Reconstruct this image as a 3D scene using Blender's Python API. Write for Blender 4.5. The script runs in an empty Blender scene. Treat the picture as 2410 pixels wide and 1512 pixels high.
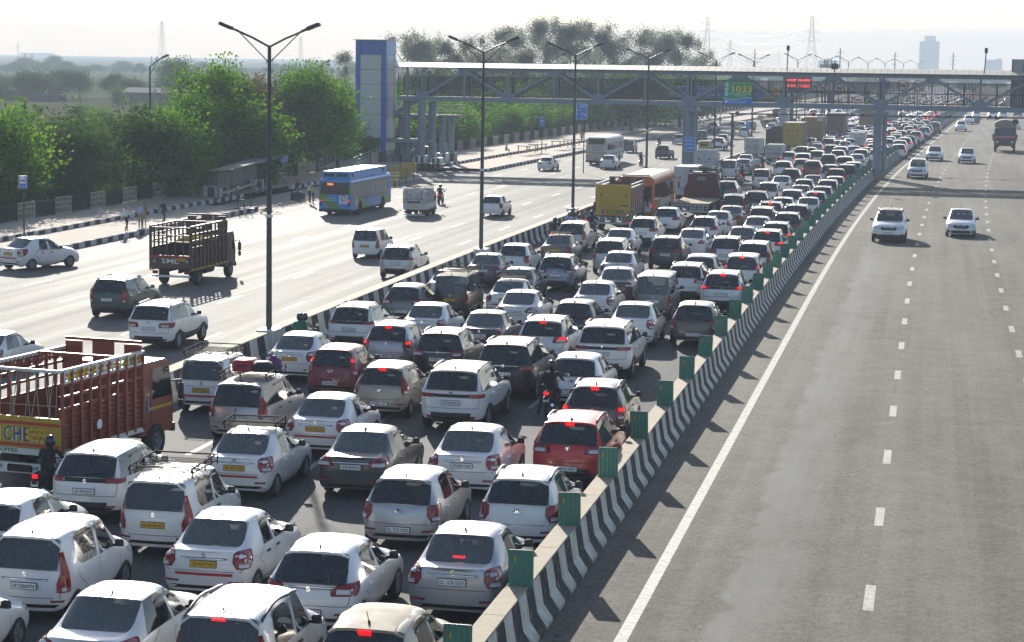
import bpy, bmesh, math, random
from math import sin, cos, tan, atan2, radians, pi, hypot, sqrt, atan
from mathutils import Vector, Matrix
from mathutils.bvhtree import BVHTree
random.seed(7)
S = bpy.context.scene
COL = S.collection
D = bpy.data

# ------------------------------------------------------------------ camera
FPX, PW, PH = 5000.0, 2410.0, 1512.0
PITCH, YAW, ROLL, CAMH = radians(7.0234), radians(11.1227), radians(0.9), 10.5
KS = 5/6        # metres per survey station along the road
_fw = Vector((-sin(YAW)*cos(PITCH), cos(YAW)*cos(PITCH), -sin(PITCH)))
_r0 = Vector((cos(YAW), sin(YAW), 0)); _u0 = _r0.cross(_fw)
_rt = _r0*cos(ROLL) + _u0*sin(ROLL); _up = _u0*cos(ROLL) - _r0*sin(ROLL)
CAMP = Vector((0, 0, CAMH))
cd = D.cameras.new('camera'); cam = D.objects.new('camera', cd); COL.objects.link(cam)
cd.sensor_width = 36; cd.lens = 36*FPX/PW; cd.clip_start = 1; cd.clip_end = 30000
M = Matrix((( _rt.x, _up.x, -_fw.x, 0), (_rt.y, _up.y, -_fw.y, 0), (_rt.z, _up.z, -_fw.z, CAMH), (0, 0, 0, 1)))
cam.matrix_world = M
S.camera = cam

# ------------------------------------------------------------------ sky, sun, exposure
SUN_DIR = Vector((-0.92, 2.5, 1.0)).normalized()       # towards the sun: ahead, a little to the left, low
SUN_EL = math.asin(SUN_DIR.z); SUN_AZ = atan2(SUN_DIR.x, SUN_DIR.y)
world = D.worlds.new('World'); S.world = world; world.use_nodes = True
wn = world.node_tree; wn.nodes.clear()
wo = wn.nodes.new('ShaderNodeOutputWorld'); wb = wn.nodes.new('ShaderNodeBackground'); sk = wn.nodes.new('ShaderNodeTexSky')
sk.sky_type = 'NISHITA'; sk.sun_disc = False; sk.sun_elevation = SUN_EL; sk.sun_rotation = SUN_AZ
sk.altitude = 200; sk.air_density = 1.1; sk.dust_density = 1.2; sk.ozone_density = 1.0
wb.inputs['Strength'].default_value = 0.08
wm = wn.nodes.new('ShaderNodeMix'); wm.data_type = 'RGBA'; wm.blend_type = 'MULTIPLY'; wm.inputs[0].default_value = 1; wm.inputs[7].default_value = (.99, 1.02, 1.14, 1)   # the camera's cool white balance
wn.links.new(sk.outputs[0], wm.inputs[6]); wn.links.new(wm.outputs[2], wb.inputs[0]); wn.links.new(wb.outputs[0], wo.inputs[0])
sl = D.lights.new('sun', 'SUN'); sl.energy = 5.0; sl.angle = radians(0.5); sl.color = (1, .95, .85)
sun = D.objects.new('sun', sl); COL.objects.link(sun); sun.location = (-40, 120, 60)
sun.rotation_euler = (-SUN_DIR).to_track_quat('-Z', 'Y').to_euler()
S.view_settings.view_transform = 'Standard'; S.view_settings.look = 'None'
S.view_settings.gamma = 1; S.view_settings.use_curve_mapping = False
S.view_settings.exposure = 0.82
S.render.engine = 'CYCLES'
S.cycles.max_bounces = 6; S.cycles.diffuse_bounces = 2; S.cycles.glossy_bounces = 3
S.cycles.transparent_max_bounces = 12; S.cycles.transmission_bounces = 4; S.cycles.volume_bounces = 1
S.cycles.caustics_reflective = False; S.cycles.caustics_refractive = False

# ------------------------------------------------------------------ geometry of the place
def at(px, py, z=0.0):
    """A point of the photograph (in 2410x1512 pixels) on the level z."""
    d = _rt*((px-PW/2)/FPX) - _up*((py-PH/2)/FPX) + _fw
    return CAMP + d*((z-CAMH)/d.z)
def at_y(px, py, Y):
    d = _rt*((px-PW/2)/FPX) - _up*((py-PH/2)/FPX) + _fw
    return CAMP + d*(Y/d.y)
def pix(P):
    d = Vector(P)-CAMP; z = d.dot(_fw)
    return PW/2+FPX*d.dot(_rt)/z, PH/2-FPX*d.dot(_up)/z
CT = [(0,0),(110,0),(150,.14),(200,.71),(250,1.72),(300,3.15),(369,5.3),(545,11.3),(800,20.5),(1500,47),(3000,106),(9000,340)]
def curve(s):
    if s <= 110: return 0.0
    for (a, ca), (b, cb) in zip(CT, CT[1:]):
        if s <= b:
            if s < 275: return 8.8e-5*(s-110)**2
            t = (s-a)/(b-a); return ca+(cb-ca)*t
    return CT[-1][1]
def head(s):
    return atan2(curve(s+2)-curve(s-2), 4.0*KS)
def road(u, s, z=0.0): return Vector((u+curve(s), KS*s, z))
def fit(u):
    """Carriageways differ a little in height in the real place; on level ground things are sized to suit."""
    return max(.86, min(1.1, 1+0.0055*(u+15)))

# ------------------------------------------------------------------ materials
MATS = {}
def mat(name, color, rough=.6, metal=0., coat=0., emit=None, es=0., spec=.5, noise=None, bump=None, alpha=None):
    if name in MATS: return MATS[name]
    m = D.materials.new(name); m.use_nodes = True; nt = m.node_tree; b = nt.nodes['Principled BSDF']
    b.inputs['Base Color'].default_value = (*color, 1); b.inputs['Roughness'].default_value = rough
    b.inputs['Metallic'].default_value = metal; b.inputs['Coat Weight'].default_value = coat
    b.inputs['Coat Roughness'].default_value = .06; b.inputs['Specular IOR Level'].default_value = spec
    if emit: b.inputs['Emission Color'].default_value = (*emit, 1); b.inputs['Emission Strength'].default_value = es
    if noise:       # (scale, amount, second colour)
        sc, amt, c2 = noise
        tc = nt.nodes.new('ShaderNodeTexCoord'); nz = nt.nodes.new('ShaderNodeTexNoise'); mx = nt.nodes.new('ShaderNodeMix'); mx.data_type = 'RGBA'
        rp = nt.nodes.new('ShaderNodeMapRange')
        nz.inputs['Scale'].default_value = sc; nz.inputs['Detail'].default_value = 6; nz.inputs['Roughness'].default_value = .65
        rp.inputs[1].default_value = .35; rp.inputs[2].default_value = .7; rp.inputs[3].default_value = 0; rp.inputs[4].default_value = amt
        nt.links.new(tc.outputs['Object'], nz.inputs['Vector']); nt.links.new(nz.outputs[0], rp.inputs[0]); nt.links.new(rp.outputs[0], mx.inputs[0])
        mx.inputs[6].default_value = (*color, 1); mx.inputs[7].default_value = (*c2, 1)
        nt.links.new(mx.outputs[2], b.inputs['Base Color'])
        if bump:
            bp = nt.nodes.new('ShaderNodeBump'); bp.inputs['Strength'].default_value = bump; bp.inputs['Distance'].default_value = .02
            nt.links.new(nz.outputs[0], bp.inputs['Height']); nt.links.new(bp.outputs[0], b.inputs['Normal'])
    MATS[name] = m; return m

class NT:
    """Small helper for longer node set-ups."""
    def __init__(s, name):
        s.m = D.materials.new(name); s.m.use_nodes = True; s.t = s.m.node_tree; s.b = s.t.nodes['Principled BSDF']; s.out = s.t.nodes['Material Output']
        MATS[name] = s.m
    def n(s, typ, **kw):
        o = s.t.nodes.new('ShaderNode'+typ)
        for k, v in kw.items(): setattr(o, k, v)
        return o
    def l(s, a, b): s.t.links.new(a, b)
    def val(s, inp, v):
        if hasattr(v, 'type') and hasattr(v, 'is_linked'): s.l(v, inp)
        else: inp.default_value = v
    def math(s, op, a, b=0., c=None):
        o = s.n('Math', operation=op); s.val(o.inputs[0], a); s.val(o.inputs[1], b)
        if c is not None: s.val(o.inputs[2], c)
        return o.outputs[0]
    def mix(s, f, a, b):
        o = s.n('Mix', data_type='RGBA'); s.val(o.inputs[0], f)
        for i, v in ((6, a), (7, b)):
            if isinstance(v, tuple): o.inputs[i].default_value = (*v, 1)
            else: s.l(v, o.inputs[i])
        return o.outputs[2]
    def noise(s, vec, scale, detail=5, rough=.6, dim='3D'):
        o = s.n('TexNoise', noise_dimensions=dim); o.inputs['Scale'].default_value = scale; o.inputs['Detail'].default_value = detail; o.inputs['Roughness'].default_value = rough
        if vec is not None: s.l(vec, o.inputs['Vector'])
        return o.outputs[0]
    def rng(s, v, a, b, c=0., d=1.):
        o = s.n('MapRange'); s.l(v, o.inputs[0]); o.inputs[1].default_value = a; o.inputs[2].default_value = b; o.inputs[3].default_value = c; o.inputs[4].default_value = d
        return o.outputs[0]
    def pos(s): return s.n('NewGeometry').outputs['Position']
    def obj(s): return s.n('TexCoord').outputs['Object']
    def scaled(s, v, sc):
        o = s.n('VectorMath', operation='MULTIPLY'); s.l(v, o.inputs[0]); o.inputs[1].default_value = sc; return o.outputs[0]
    def attr(s, name):
        o = s.n('Attribute'); o.attribute_name = name; return o
    def bump(s, h, strength, dist=.02):
        o = s.n('Bump'); o.inputs['Strength'].default_value = strength; o.inputs['Distance'].default_value = dist; s.l(h, o.inputs['Height']); s.l(o.outputs[0], s.b.inputs['Normal'])

# ------------------------------------------------------------------ mesh building
class MB:
    def __init__(s): s.v = []; s.f = []; s.mi = []; s.uv = {}
    def add(s, vs, fs, mi=0):
        o = len(s.v); s.v.extend([tuple(v) for v in vs]); s.f.extend([tuple(i+o for i in f) for f in fs]); s.mi.extend([mi]*len(fs)); return s
    def quad(s, a, b, c, d, mi=0): return s.add([a, b, c, d], [(0, 1, 2, 3)], mi)
    def box(s, x0, x1, y0, y1, z0, z1, mi=0, M=None):
        vs = [Vector((x, y, z)) for z in (z0, z1) for y in (y0, y1) for x in (x0, x1)]
        if M is not None: vs = [M@v for v in vs]
        return s.add(vs, [(0,2,3,1), (4,5,7,6), (0,1,5,4), (2,6,7,3), (0,4,6,2), (1,3,7,5)], mi)
    def cbox(s, x0, x1, y0, y1, z0, z1, c, mi=0, M=None):
        """Box with its upright and top edges bevelled by c."""
        def ring(ix, z): return [(x0+ix+c,y0+ix,z),(x1-ix-c,y0+ix,z),(x1-ix,y0+ix+c,z),(x1-ix,y1-ix-c,z),(x1-ix-c,y1-ix,z),(x0+ix+c,y1-ix,z),(x0+ix,y1-ix-c,z),(x0+ix,y0+ix+c,z)]
        vs = [Vector(p) for r in (ring(0, z0), ring(0, z1-c), ring(c, z1)) for p in r]
        if M is not None: vs = [M@v for v in vs]
        fs = [(k+i, k+(i+1) % 8, k+8+(i+1) % 8, k+8+i) for k in (0, 8) for i in range(8)]+[tuple(range(16, 24)), tuple(range(7, -1, -1))]
        return s.add(vs, fs, mi)
    def beam(s, a, b, w, h=None, mi=0, up=(0, 0, 1)):
        a = Vector(a); b = Vector(b); h = h or w; d = (b-a).normalized(); u = Vector(up)
        if abs(d.dot(u)) > .98: u = Vector((0, 1, 0))
        r = d.cross(u).normalized()*w/2; u = r.cross(d).normalized()*h/2
        vs = [a-r-u, a+r-u, a+r+u, a-r+u, b-r-u, b+r-u, b+r+u, b-r+u]
        return s.add(vs, [(3,2,1,0), (4,5,6,7), (0,1,5,4), (1,2,6,5), (2,3,7,6), (3,0,4,7)], mi)
    def tube(s, pts, r, n=8, mi=0, caps=True):
        pts = [Vector(p) for p in pts]; rs = r if isinstance(r, (list, tuple)) else [r]*len(pts); vs = []; fs = []
        for i, p in enumerate(pts):
            d = (pts[min(i+1, len(pts)-1)]-pts[max(i-1, 0)]).normalized()
            u = Vector((0, 0, 1)) if abs(d.z) < .9 else Vector((1, 0, 0)); x = d.cross(u).normalized(); y = x.cross(d).normalized()
            vs += [p+(x*cos(2*pi*k/n)+y*sin(2*pi*k/n))*rs[i] for k in range(n)]
        for i in range(len(pts)-1):
            fs += [(i*n+k, i*n+(k+1) % n, (i+1)*n+(k+1) % n, (i+1)*n+k) for k in range(n)]
        if caps: fs += [tuple(range(n-1, -1, -1)), tuple(range((len(pts)-1)*n, len(pts)*n))]
        return s.add(vs, fs, mi)
    def lathe(s, prof, n=16, mi=0, M=None, axis='z'):
        vs = []
        for r, z in prof:
            for k in range(n):
                a = 2*pi*k/n
                v = Vector((r*cos(a), r*sin(a), z)) if axis == 'z' else Vector((z, r*cos(a), r*sin(a)))
                vs.append(M@v if M is not None else v)
        fs = [(i*n+k, i*n+(k+1) % n, (i+1)*n+(k+1) % n, (i+1)*n+k) for i in range(len(prof)-1) for k in range(n)]
        return s.add(vs, fs, mi)
    def prism(s, poly, y0, y1, mi=0, M=None):
        """Polygon (x, z) drawn out from y0 to y1."""
        n = len(poly); vs = [Vector((x, y, z)) for y in (y0, y1) for x, z in poly]
        if M is not None: vs = [M@v for v in vs]
        return s.add(vs, [tuple(range(n)), tuple(range(2*n-1, n-1, -1))]+[(i, n+i, n+(i+1) % n, (i+1) % n) for i in range(n)], mi)
    def mesh(s, name, mats, smooth=False):
        me = D.meshes.new(name); me.from_pydata(s.v, [], s.f)
        for m in (mats if isinstance(mats, (list, tuple)) else [mats]): me.materials.append(m)
        if any(s.mi): me.polygons.foreach_set('material_index', s.mi)
        if smooth: me.polygons.foreach_set('use_smooth', [True]*len(s.f))
        me.update(); return me
    def build(s, name, mats, parent=None, smooth=False, sharp=None):
        me = s.mesh(name, mats, smooth)
        if smooth and sharp is not None: me.set_sharp_from_angle(angle=radians(sharp))
        return obj(name, me, parent)
def fix_normals(o):
    me = o.data if hasattr(o, 'data') else o
    bm = bmesh.new(); bm.from_mesh(me); bmesh.ops.recalc_face_normals(bm, faces=bm.faces); bm.to_mesh(me); bm.free()
def obj(name, me, parent=None):
    o = D.objects.new(name, me); COL.objects.link(o)
    if parent is not None: o.parent = parent
    return o
def tag(o, label=None, cat=None, group=None, kind=None):
    if label: o['label'] = label
    if cat: o['category'] = cat
    if group: o['group'] = group
    if kind: o['kind'] = kind
    return o
def empty(name, loc=(0, 0, 0), rz=0., sc=1., label=None, cat=None, group=None):
    o = D.objects.new(name, None); COL.objects.link(o); o.location = loc; o.rotation_euler = (0, 0, rz); o.scale = (sc,)*3
    o.empty_display_size = .2
    return tag(o, label, cat, group)
KIDS = {}
def kids(o):
    if o.name not in KIDS: KIDS[o.name] = list(o.children)
    return KIDS[o.name]
def dup_tree(o, parent=None):
    c = o.copy(); COL.objects.link(c)
    if parent is not None: c.parent = parent
    for ch in kids(o): dup_tree(ch, c)
    return c
def text_mesh(txt, size, mats, extrude=.004, align='CENTER', bold=0., width=None):
    """Lettering as a mesh in the XZ plane facing -Y, centred."""
    cu = D.curves.new('lettering', 'FONT'); cu.body = txt; cu.size = size; cu.extrude = 0; cu.align_x = align; cu.align_y = 'CENTER'; cu.offset = bold; cu.resolution_u = 2
    o = D.objects.new('lettering', cu); COL.objects.link(o)
    dg = bpy.context.evaluated_depsgraph_get(); me = D.meshes.new_from_object(o.evaluated_get(dg))
    D.objects.remove(o); D.curves.remove(cu)
    if width and len(me.vertices):
        xs = [v.co.x for v in me.vertices]; k = width/max(1e-6, max(xs)-min(xs)); c = (max(xs)+min(xs))/2
        for v in me.vertices: v.co.x = (v.co.x-c)*k
    for v in me.vertices: v.co = Vector((v.co.x, 0, v.co.y))
    me.materials.clear(); me.materials.append(mats); me.name = 'lettering'
    return me
def letter(txt, size, m, parent, loc, name='lettering', rz=0., width=None, bold=.0):
    o = obj(name, text_mesh(txt, size, m, width=width, bold=bold), parent); o.location = loc; o.rotation_euler = (0, 0, rz); return o
def place(o, P, rz, sc=1.): o.location = P; o.rotation_euler = (0, 0, rz); o.scale = (sc,)*3; return o
# ------------------------------------------------------------------ lettering (glyphs made once)
GLY = {}
_chars = 'ABCDEFGHIJKLMNOPQRSTUVWXYZ0123456789.?abcdefghijklmnopqrstuvwxyz-&'
_hindi = ['जिला', 'गाजियाबाद', 'फरीदाबाद', 'सराय काले खाँ', 'बेटी बचाओ', 'बेटी पढ़ाओ', 'मेरठ डिपो', 'नोएडा', 'मो नाजे', 'रोड नाजे', 'पवार', 'आई. एस. बी. टी.', 'गाजियाबाद लिंक', 'एयर इंडिया']
def _glyphs():
    objs = []
    for t in list(_chars)+_hindi:
        cu = D.curves.new('lettering', 'FONT'); cu.body = t; cu.size = 1; cu.resolution_u = 1 if len(t) > 1 else 2; cu.offset = .012
        o = D.objects.new('lettering', cu); COL.objects.link(o); objs.append((t, o, cu))
    dg = bpy.context.evaluated_depsgraph_get()
    for t, o, cu in objs:
        me = D.meshes.new_from_object(o.evaluated_get(dg))
        vs = [(v.co.x, v.co.y) for v in me.vertices]; fs = [tuple(p.vertices) for p in me.polygons]
        x0 = min((v[0] for v in vs), default=0); x1 = max((v[0] for v in vs), default=.3)
        GLY[t] = ([(x-x0, y) for x, y in vs], fs, x1-x0)
        D.meshes.remove(me)
    for t, o, cu in objs: D.objects.remove(o); D.curves.remove(cu)
_glyphs()
def text_geo(txt, h, width=None, bold=0):
    """Outline faces of a text in x (right) and z (up), centred, capitals h tall."""
    k = h/.70; vs = []; fs = []; x = 0.
    toks = [txt] if txt in GLY else list(txt)
    for c in toks:
        if c == ' ': x += .35; continue
        if c not in GLY: continue
        g, f, w = GLY[c]; o = len(vs)
        ox = .12 if c in '1Iil' else 0
        vs += [(x+ox+a, b) for a, b in g]; fs += [tuple(i+o for i in q) for q in f]; x += w+.11+2*ox
    x -= .11
    if not vs: return [], []
    kx = k if not width else width/max(x, .01)
    y0 = .35 if txt not in _hindi else .3
    return [((a-x/2)*kx, (b-y0)*k) for a, b in vs], fs
def lettering(txt, h, m, parent, loc, width=None, rz=0., name='lettering', mb=None, tilt=0.):
    vs, fs = text_geo(txt, h, width)
    b = MB(); b.add([(x, 0, z) for x, z in vs], fs)
    o = b.build(name, m, parent); o.location = loc; o.rotation_euler = (tilt, 0, rz); return o

# ------------------------------------------------------------------ materials of the place
def asphalt(name, base, light, rough, streak=True):
    t = NT(name); P = t.pos(); sp = t.n('SeparateXYZ'); t.l(P, sp.inputs[0])
    big = t.noise(t.scaled(P, (.22, .035, .2)), 1., 4); mid = t.noise(P, .9, 5); fine = t.noise(P, 5., 4, .8); grain = t.noise(P, 14., 3, .85)
    f = t.math('ADD', t.rng(big, .38, .66, -.12, .3), t.rng(mid, .3, .7, -.16, .2))
    f = t.math('ADD', f, t.rng(fine, .3, .7, -.34, .38)); f = t.math('ADD', f, t.rng(grain, .32, .68, -.4, .45))
    if streak:  # worn wheel tracks, lengthwise
        w = t.noise(t.scaled(P, (1.4, .012, .2)), 1., 3); f = t.math('ADD', f, t.rng(w, .35, .65, -.14, .18))
    # cracks and sealed joints
    vo = t.n('TexVoronoi', feature='DISTANCE_TO_EDGE'); wob = t.n('VectorMath', operation='ADD'); nn = t.n('TexNoise'); nn.inputs['Scale'].default_value = 1.2; t.l(P, nn.inputs['Vector'])
    t.l(t.scaled(P, (.11, .055, .1)), wob.inputs[0]); t.l(t.scaled(nn.outputs[1], (.16, .16, 0)), wob.inputs[1]); t.l(wob.outputs[0], vo.inputs['Vector']); vo.inputs['Scale'].default_value = 1.
    cr = t.math('MULTIPLY', t.rng(vo.outputs[0], .0, .0035, 1., 0.), t.rng(mid, .45, .6)); 
    c = t.mix(t.math('ADD', f, .45), base, light); c = t.mix(t.math('MULTIPLY', cr, .65), c, (.02, .02, .02))
    return t, c, f, sp
def road_mats():
    t, c, f, sp = asphalt('asphalt_east', (.062, .055, .043), (.20, .184, .15), .7)
    # the pale worn band beside the edge line
    nz = t.noise(t.pos(), .35, 5, .65); x = t.math('ADD', sp.outputs[0], t.math('MULTIPLY', t.math('SUBTRACT', nz, .5), 1.7))
    band = t.math('MULTIPLY', t.rng(x, -3.75, -3.6), t.rng(x, -2.0, -3.1, 0, 1)); n2 = t.noise(t.scaled(t.pos(), (1.2, .12, 1)), 1, 4)
    band = t.math('MULTIPLY', band, t.rng(n2, .3, .6, .15, .6)); band = t.math('MULTIPLY', band, t.rng(sp.outputs[1], 135., 118.))
    c = t.mix(band, c, (.225, .228, .218)); t.l(c, t.b.inputs['Base Color'])
    t.b.inputs['Roughness'].default_value = .85; t.b.inputs['Specular IOR Level'].default_value = .1; t.bump(f, .35, .012)
    t, c, f, sp = asphalt('asphalt_jam', (.058, .058, .058), (.13, .13, .126), .6); t.l(c, t.b.inputs['Base Color'])
    t.b.inputs['Roughness'].default_value = .8; t.b.inputs['Specular IOR Level'].default_value = .08; t.bump(f, .3, .012)
    t, c, f, sp = asphalt('asphalt_west', (.105, .10, .09), (.215, .206, .184), .5); t.l(c, t.b.inputs['Base Color'])
    # polished by traffic: smoother along the wheel paths
    w = t.noise(t.scaled(t.pos(), (.9, .012, .2)), 1., 3); t.l(t.rng(w, .35, .65, .72, .79), t.b.inputs['Roughness'])
    t.b.inputs['Specular IOR Level'].default_value = .06; t.bump(f, .22, .01)
    t = NT('road_paint'); n = t.noise(t.pos(), 6., 6, .75); n2 = t.noise(t.pos(), 1.1, 4)
    w = t.math('MULTIPLY', t.rng(n, .36, .56, .0, 1.), t.rng(n2, .3, .5, .55, 1.)); t.l(t.mix(w, (.15, .143, .125), (.38, .355, .30)), t.b.inputs['Base Color']); t.b.inputs['Roughness'].default_value = .7
    t = NT('ground_fields'); P = t.pos(); big = t.noise(t.scaled(P, (.006, .018, 1)), 1., 3, .5); mid = t.noise(t.scaled(P, (.03, .05, 1)), 1., 5); fine = t.noise(P, 1.2, 5, .7)
    c = t.mix(t.rng(big, .44, .56), (.105, .10, .06), (.055, .10, .028)); c = t.mix(t.rng(mid, .5, .66, 0, .8), c, (.17, .14, .095)); c = t.mix(t.rng(fine, .4, .7, 0, .5), c, (.05, .06, .025)); t.l(c, t.b.inputs['Base Color']); t.b.inputs['Roughness'].default_value = 1; t.b.inputs['Specular IOR Level'].default_value = 0
    t = NT('painted_barrier'); a = t.attr('along').outputs['Fac']; v = t.attr('rise').outputs['Fac']; P = t.pos()
    wob = t.math('MULTIPLY', t.math('SUBTRACT', t.noise(P, 3., 3), .5), .09); per = t.attr('period').outputs['Fac']
    fr = t.math('FRACT', t.math('DIVIDE', t.math('ADD', a, wob), per)); blk = t.math('GREATER_THAN', fr, .5)
    ch = t.noise(P, 5., 6, .8); ch2 = t.noise(t.scaled(P, (6, 6, .7)), 1., 4, .7)
    white = t.mix(t.rng(ch2, .45, .75, 0, .75), (.66, .64, .57), (.34, .32, .27)); black = t.mix(t.rng(ch2, .45, .8, 0, .6), (.018, .019, .022), (.10, .095, .085))
    c = t.mix(blk, white, black); c = t.mix(t.rng(ch, .56, .66, 0, .8), c, (.33, .30, .25))
    bare = t.mix(t.rng(ch, .35, .7), (.42, .345, .245), (.29, .24, .17))
    top = t.math('GREATER_THAN', t.math('ADD', v, t.math('MULTIPLY', t.math('SUBTRACT', ch, .5), .10)), .975)
    c = t.mix(top, c, bare); c = t.mix(t.math('GREATER_THAN', a, 268.), c, t.mix(t.rng(ch2, .3, .7), (.27, .265, .24), (.17, .165, .15)))
    dirt = t.math('MULTIPLY', t.rng(v, .0, .22, 1, 0), t.rng(ch, .3, .65)); c = t.mix(t.math('MULTIPLY', dirt, .8), c, (.11, .10, .085)); t.l(c, t.b.inputs['Base Color']); t.b.inputs['Roughness'].default_value = .85; t.bump(ch, .4, .02)
    for nm, A, B in (('kerb_white', (.55, .53, .50), (.22, .20, .18)), ('kerb_black', (.03, .03, .032), (.13, .12, .11))):
        t = NT(nm); P = t.pos(); n = t.noise(P, 4., 6, .8); t.l(t.mix(t.rng(n, .5, .75, 0, .8), A, B), t.b.inputs['Base Color']); t.b.inputs['Roughness'].default_value = .85
    t = NT('footpath'); P = t.pos(); n = t.noise(P, .8, 6, .7); n2 = t.noise(P, 7., 5, .75)
    c = t.mix(t.rng(n, .35, .65), (.42, .33, .255), (.34, .28, .22)); c = t.mix(t.rng(n2, .5, .75, 0, .6), c, (.22, .18, .14)); t.l(c, t.b.inputs['Base Color']); t.b.inputs['Roughness'].default_value = .9
road_mats()
C_ = MATS
steel = mat('painted_steel', (.19, .235, .29), .5, noise=(1.5, .55, (.12, .15, .19)))
steel_dark = mat('dark_steel', (.05, .055, .06), .55)
rust = mat('rusty_steel', (.10, .075, .06), .8, noise=(3, .7, (.17, .17, .19)))
galv = mat('galvanised_pole', (.055, .062, .066), .45, .3, noise=(2, .5, (.10, .105, .11)))
cream0 = mat('cream_plain', (.60, .535, .42), .5)
cream = mat('cream_panel', (.60, .535, .42), .5, noise=(.6, .4, (.46, .40, .31)))
roof_sheet = mat('roof_sheet', (.60, .54, .42), .5, noise=(.5, .4, (.48, .43, .33)))
concrete = mat('concrete', (.30, .275, .24), .9, noise=(2, .6, (.20, .18, .15)))
white_paint = mat('white_paint', (.72, .72, .70), .5, noise=(3, .35, (.5, .48, .44)))
black_paint = mat('black_paint', (.02, .02, .022), .5)
blue_sign = mat('blue_sign', (.008, .17, .62), .4)
white_print = mat('white_print', (.82, .82, .82), .5)
grey_back = mat('sign_back', (.30, .32, .33), .5)
beige_rail = mat('beige_rail', (.56, .49, .37), .6, noise=(3, .5, (.28, .24, .18)))
dark_rail = mat('dark_rail', (.028, .028, .028), .6)
lift_blue = mat('lift_blue', (.014, .11, .42), .35, coat=.2); lift_blue_lit = mat('lift_blue_lit', (.07, .21, .50), .35, coat=.2)  # the paler copy paints the lit look of the tower's right face
lift_white = mat('lift_panel', (.50, .52, .50), .45, noise=(.8, .3, (.40, .42, .41)))
rail_green = mat('pale_green_rail', (.33, .42, .41), .5)
yellow_barr = mat('yellow_barricade', (.48, .33, .05), .6, noise=(2, .5, (.28, .19, .05)))
green_board = mat('green_board', (.065, .22, .155), .42, noise=(3, .5, (.02, .105, .075)))

# ------------------------------------------------------------------ ground and roads
def strip(name, u0, u1, s0, s1, z, m, step=12., kind='structure', parent=None):
    b = MB(); n = max(1, int((s1-s0)/step)); us = u0 if isinstance(u0, tuple) else (u0, u0); ue = u1 if isinstance(u1, tuple) else (u1, u1)
    for i in range(n+1):
        t = i/n; s = s0+(s1-s0)*t; b.v += [tuple(road(us[0]+(us[1]-us[0])*t, s, z)), tuple(road(ue[0]+(ue[1]-ue[0])*t, s, z))]
    b.f = [(2*i, 2*i+1, 2*i+3, 2*i+2) for i in range(n)]; b.mi = [0]*n
    o = b.build(name, m, parent)
    if kind: o['kind'] = kind
    return o
b = MB(); b.quad((-2600, -150, -.35), (2600, -150, -.35), (2600, 6000, -.35), (-2600, 6000, -.35)); b.build('ground', C_['ground_fields'])['kind'] = 'structure'
strip('road', -46.2, -22.7, 20, 4000, 0., C_['asphalt_west'])
strip('road', -22.7, -7.1, 20, 4000, 0., C_['asphalt_jam'])
strip('road', -7.1, 42., 20, 4000, 0., C_['asphalt_east'])
def marking(parts, name='road_marking'):
    b = MB()
    for u, w, s0, s1 in parts:
        n = max(1, int((s1-s0)/10)); o = len(b.v)
        for i in range(n+1):
            s = s0+(s1-s0)*i/n; b.v += [tuple(road(u-w/2, s, .004)), tuple(road(u+w/2, s, .004))]
        b.f += [(o+2*i, o+2*i+1, o+2*i+3, o+2*i+2) for i in range(n)]; b.mi += [0]*n
    b.build(name, C_['road_paint'])['kind'] = 'structure'
marking([(-5.25, .24, 25, 900)], 'edge_line')
marking([(-7.95, .2, 25, 900)], 'edge_line')
marking([(-.9, .21, 50.18-9.37*2+9.37*k-1.25, 50.18-9.37*2+9.37*k+1.25) for k in range(60)], 'lane_line')
marking([(3.38, .21, 104.95+9.1*k-1.2, 104.95+9.1*k+1.2) for k in range(-5, 50)], 'lane_line')
marking([(7.6, .21, 110+9.1*k-1.2, 110+9.1*k+1.2) for k in range(-2, 50)], 'lane_line')
for u, s0 in ((-40., 107), (-36., 100.5), (-29.6, 89.6), (-26.3, 88)):
    marking([(u, .17, s0+13.2*k, s0+13.2*k+3.8) for k in range(-3, 40)], 'lane_line')
for u, s0 in ((-19., 90), (-15.4, 88), (-11.7, 93)):
    marking([(u, .16, s0+9.*k, s0+9.*k+2.6) for k in range(-6, 40)], 'lane_line')
strip('sand_verge', -46.2, (-44.6, -45.), 168, 228, .008, C_['footpath'], 6)
# ---- the two stepped footpaths with their painted kerbs
strip('footpath', -49.4, -45.1, 60, 166, .27, C_['footpath']); strip('footpath', -49.4, (-45.3, -46.), 166, 230, .045, C_['footpath'])
strip('footpath', -47.05, -42.3, 234, 900, .27, C_['footpath']); strip('footpath', -53.9, -49.4, 60, 236, .50, C_['footpath']); strip('footpath', -53.9, -47.05, 236, 900, .50, C_['footpath'])
def kerbs(runs):
    """Rows of painted stones; the nearer ones are single stones, the far ones one piece."""
    def stone():
        b = MB(); b.cbox(-.15, .15, -.39, .39, 0, .31, .03); return b
    st = {0: stone().mesh('kerb_stone', C_['kerb_white']), 1: stone().mesh('kerb_stone', C_['kerb_black'])}
    for u, z, s0, s1, far in runs:
        root = empty('kerb', road(u, s0, z)); root['kind'] = 'structure'; n = int((s1-s0)/.96); fb = MB(); inv = Vector(root.location)
        for k in range(n):
            s = s0+.96*(k+.5); P = road(u, s, z); h = -head(s)
            if s < far:
                o = obj('kerb_stone', st[k % 2], root); o.location = P-inv+Vector((random.uniform(-.012, .012), 0, random.uniform(-.015, .01))); o.rotation_euler = (0, 0, h+random.uniform(-.02, .02))
            else: fb.box(-.15, .15, -.39, .39, 0, .31, k % 2, M=Matrix.Translation(P-inv)@Matrix.Rotation(h, 4, 'Z'))
        if fb.v: fb.build('kerb_row', [C_['kerb_white'], C_['kerb_black']], root)['kind'] = 'stuff'
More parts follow.
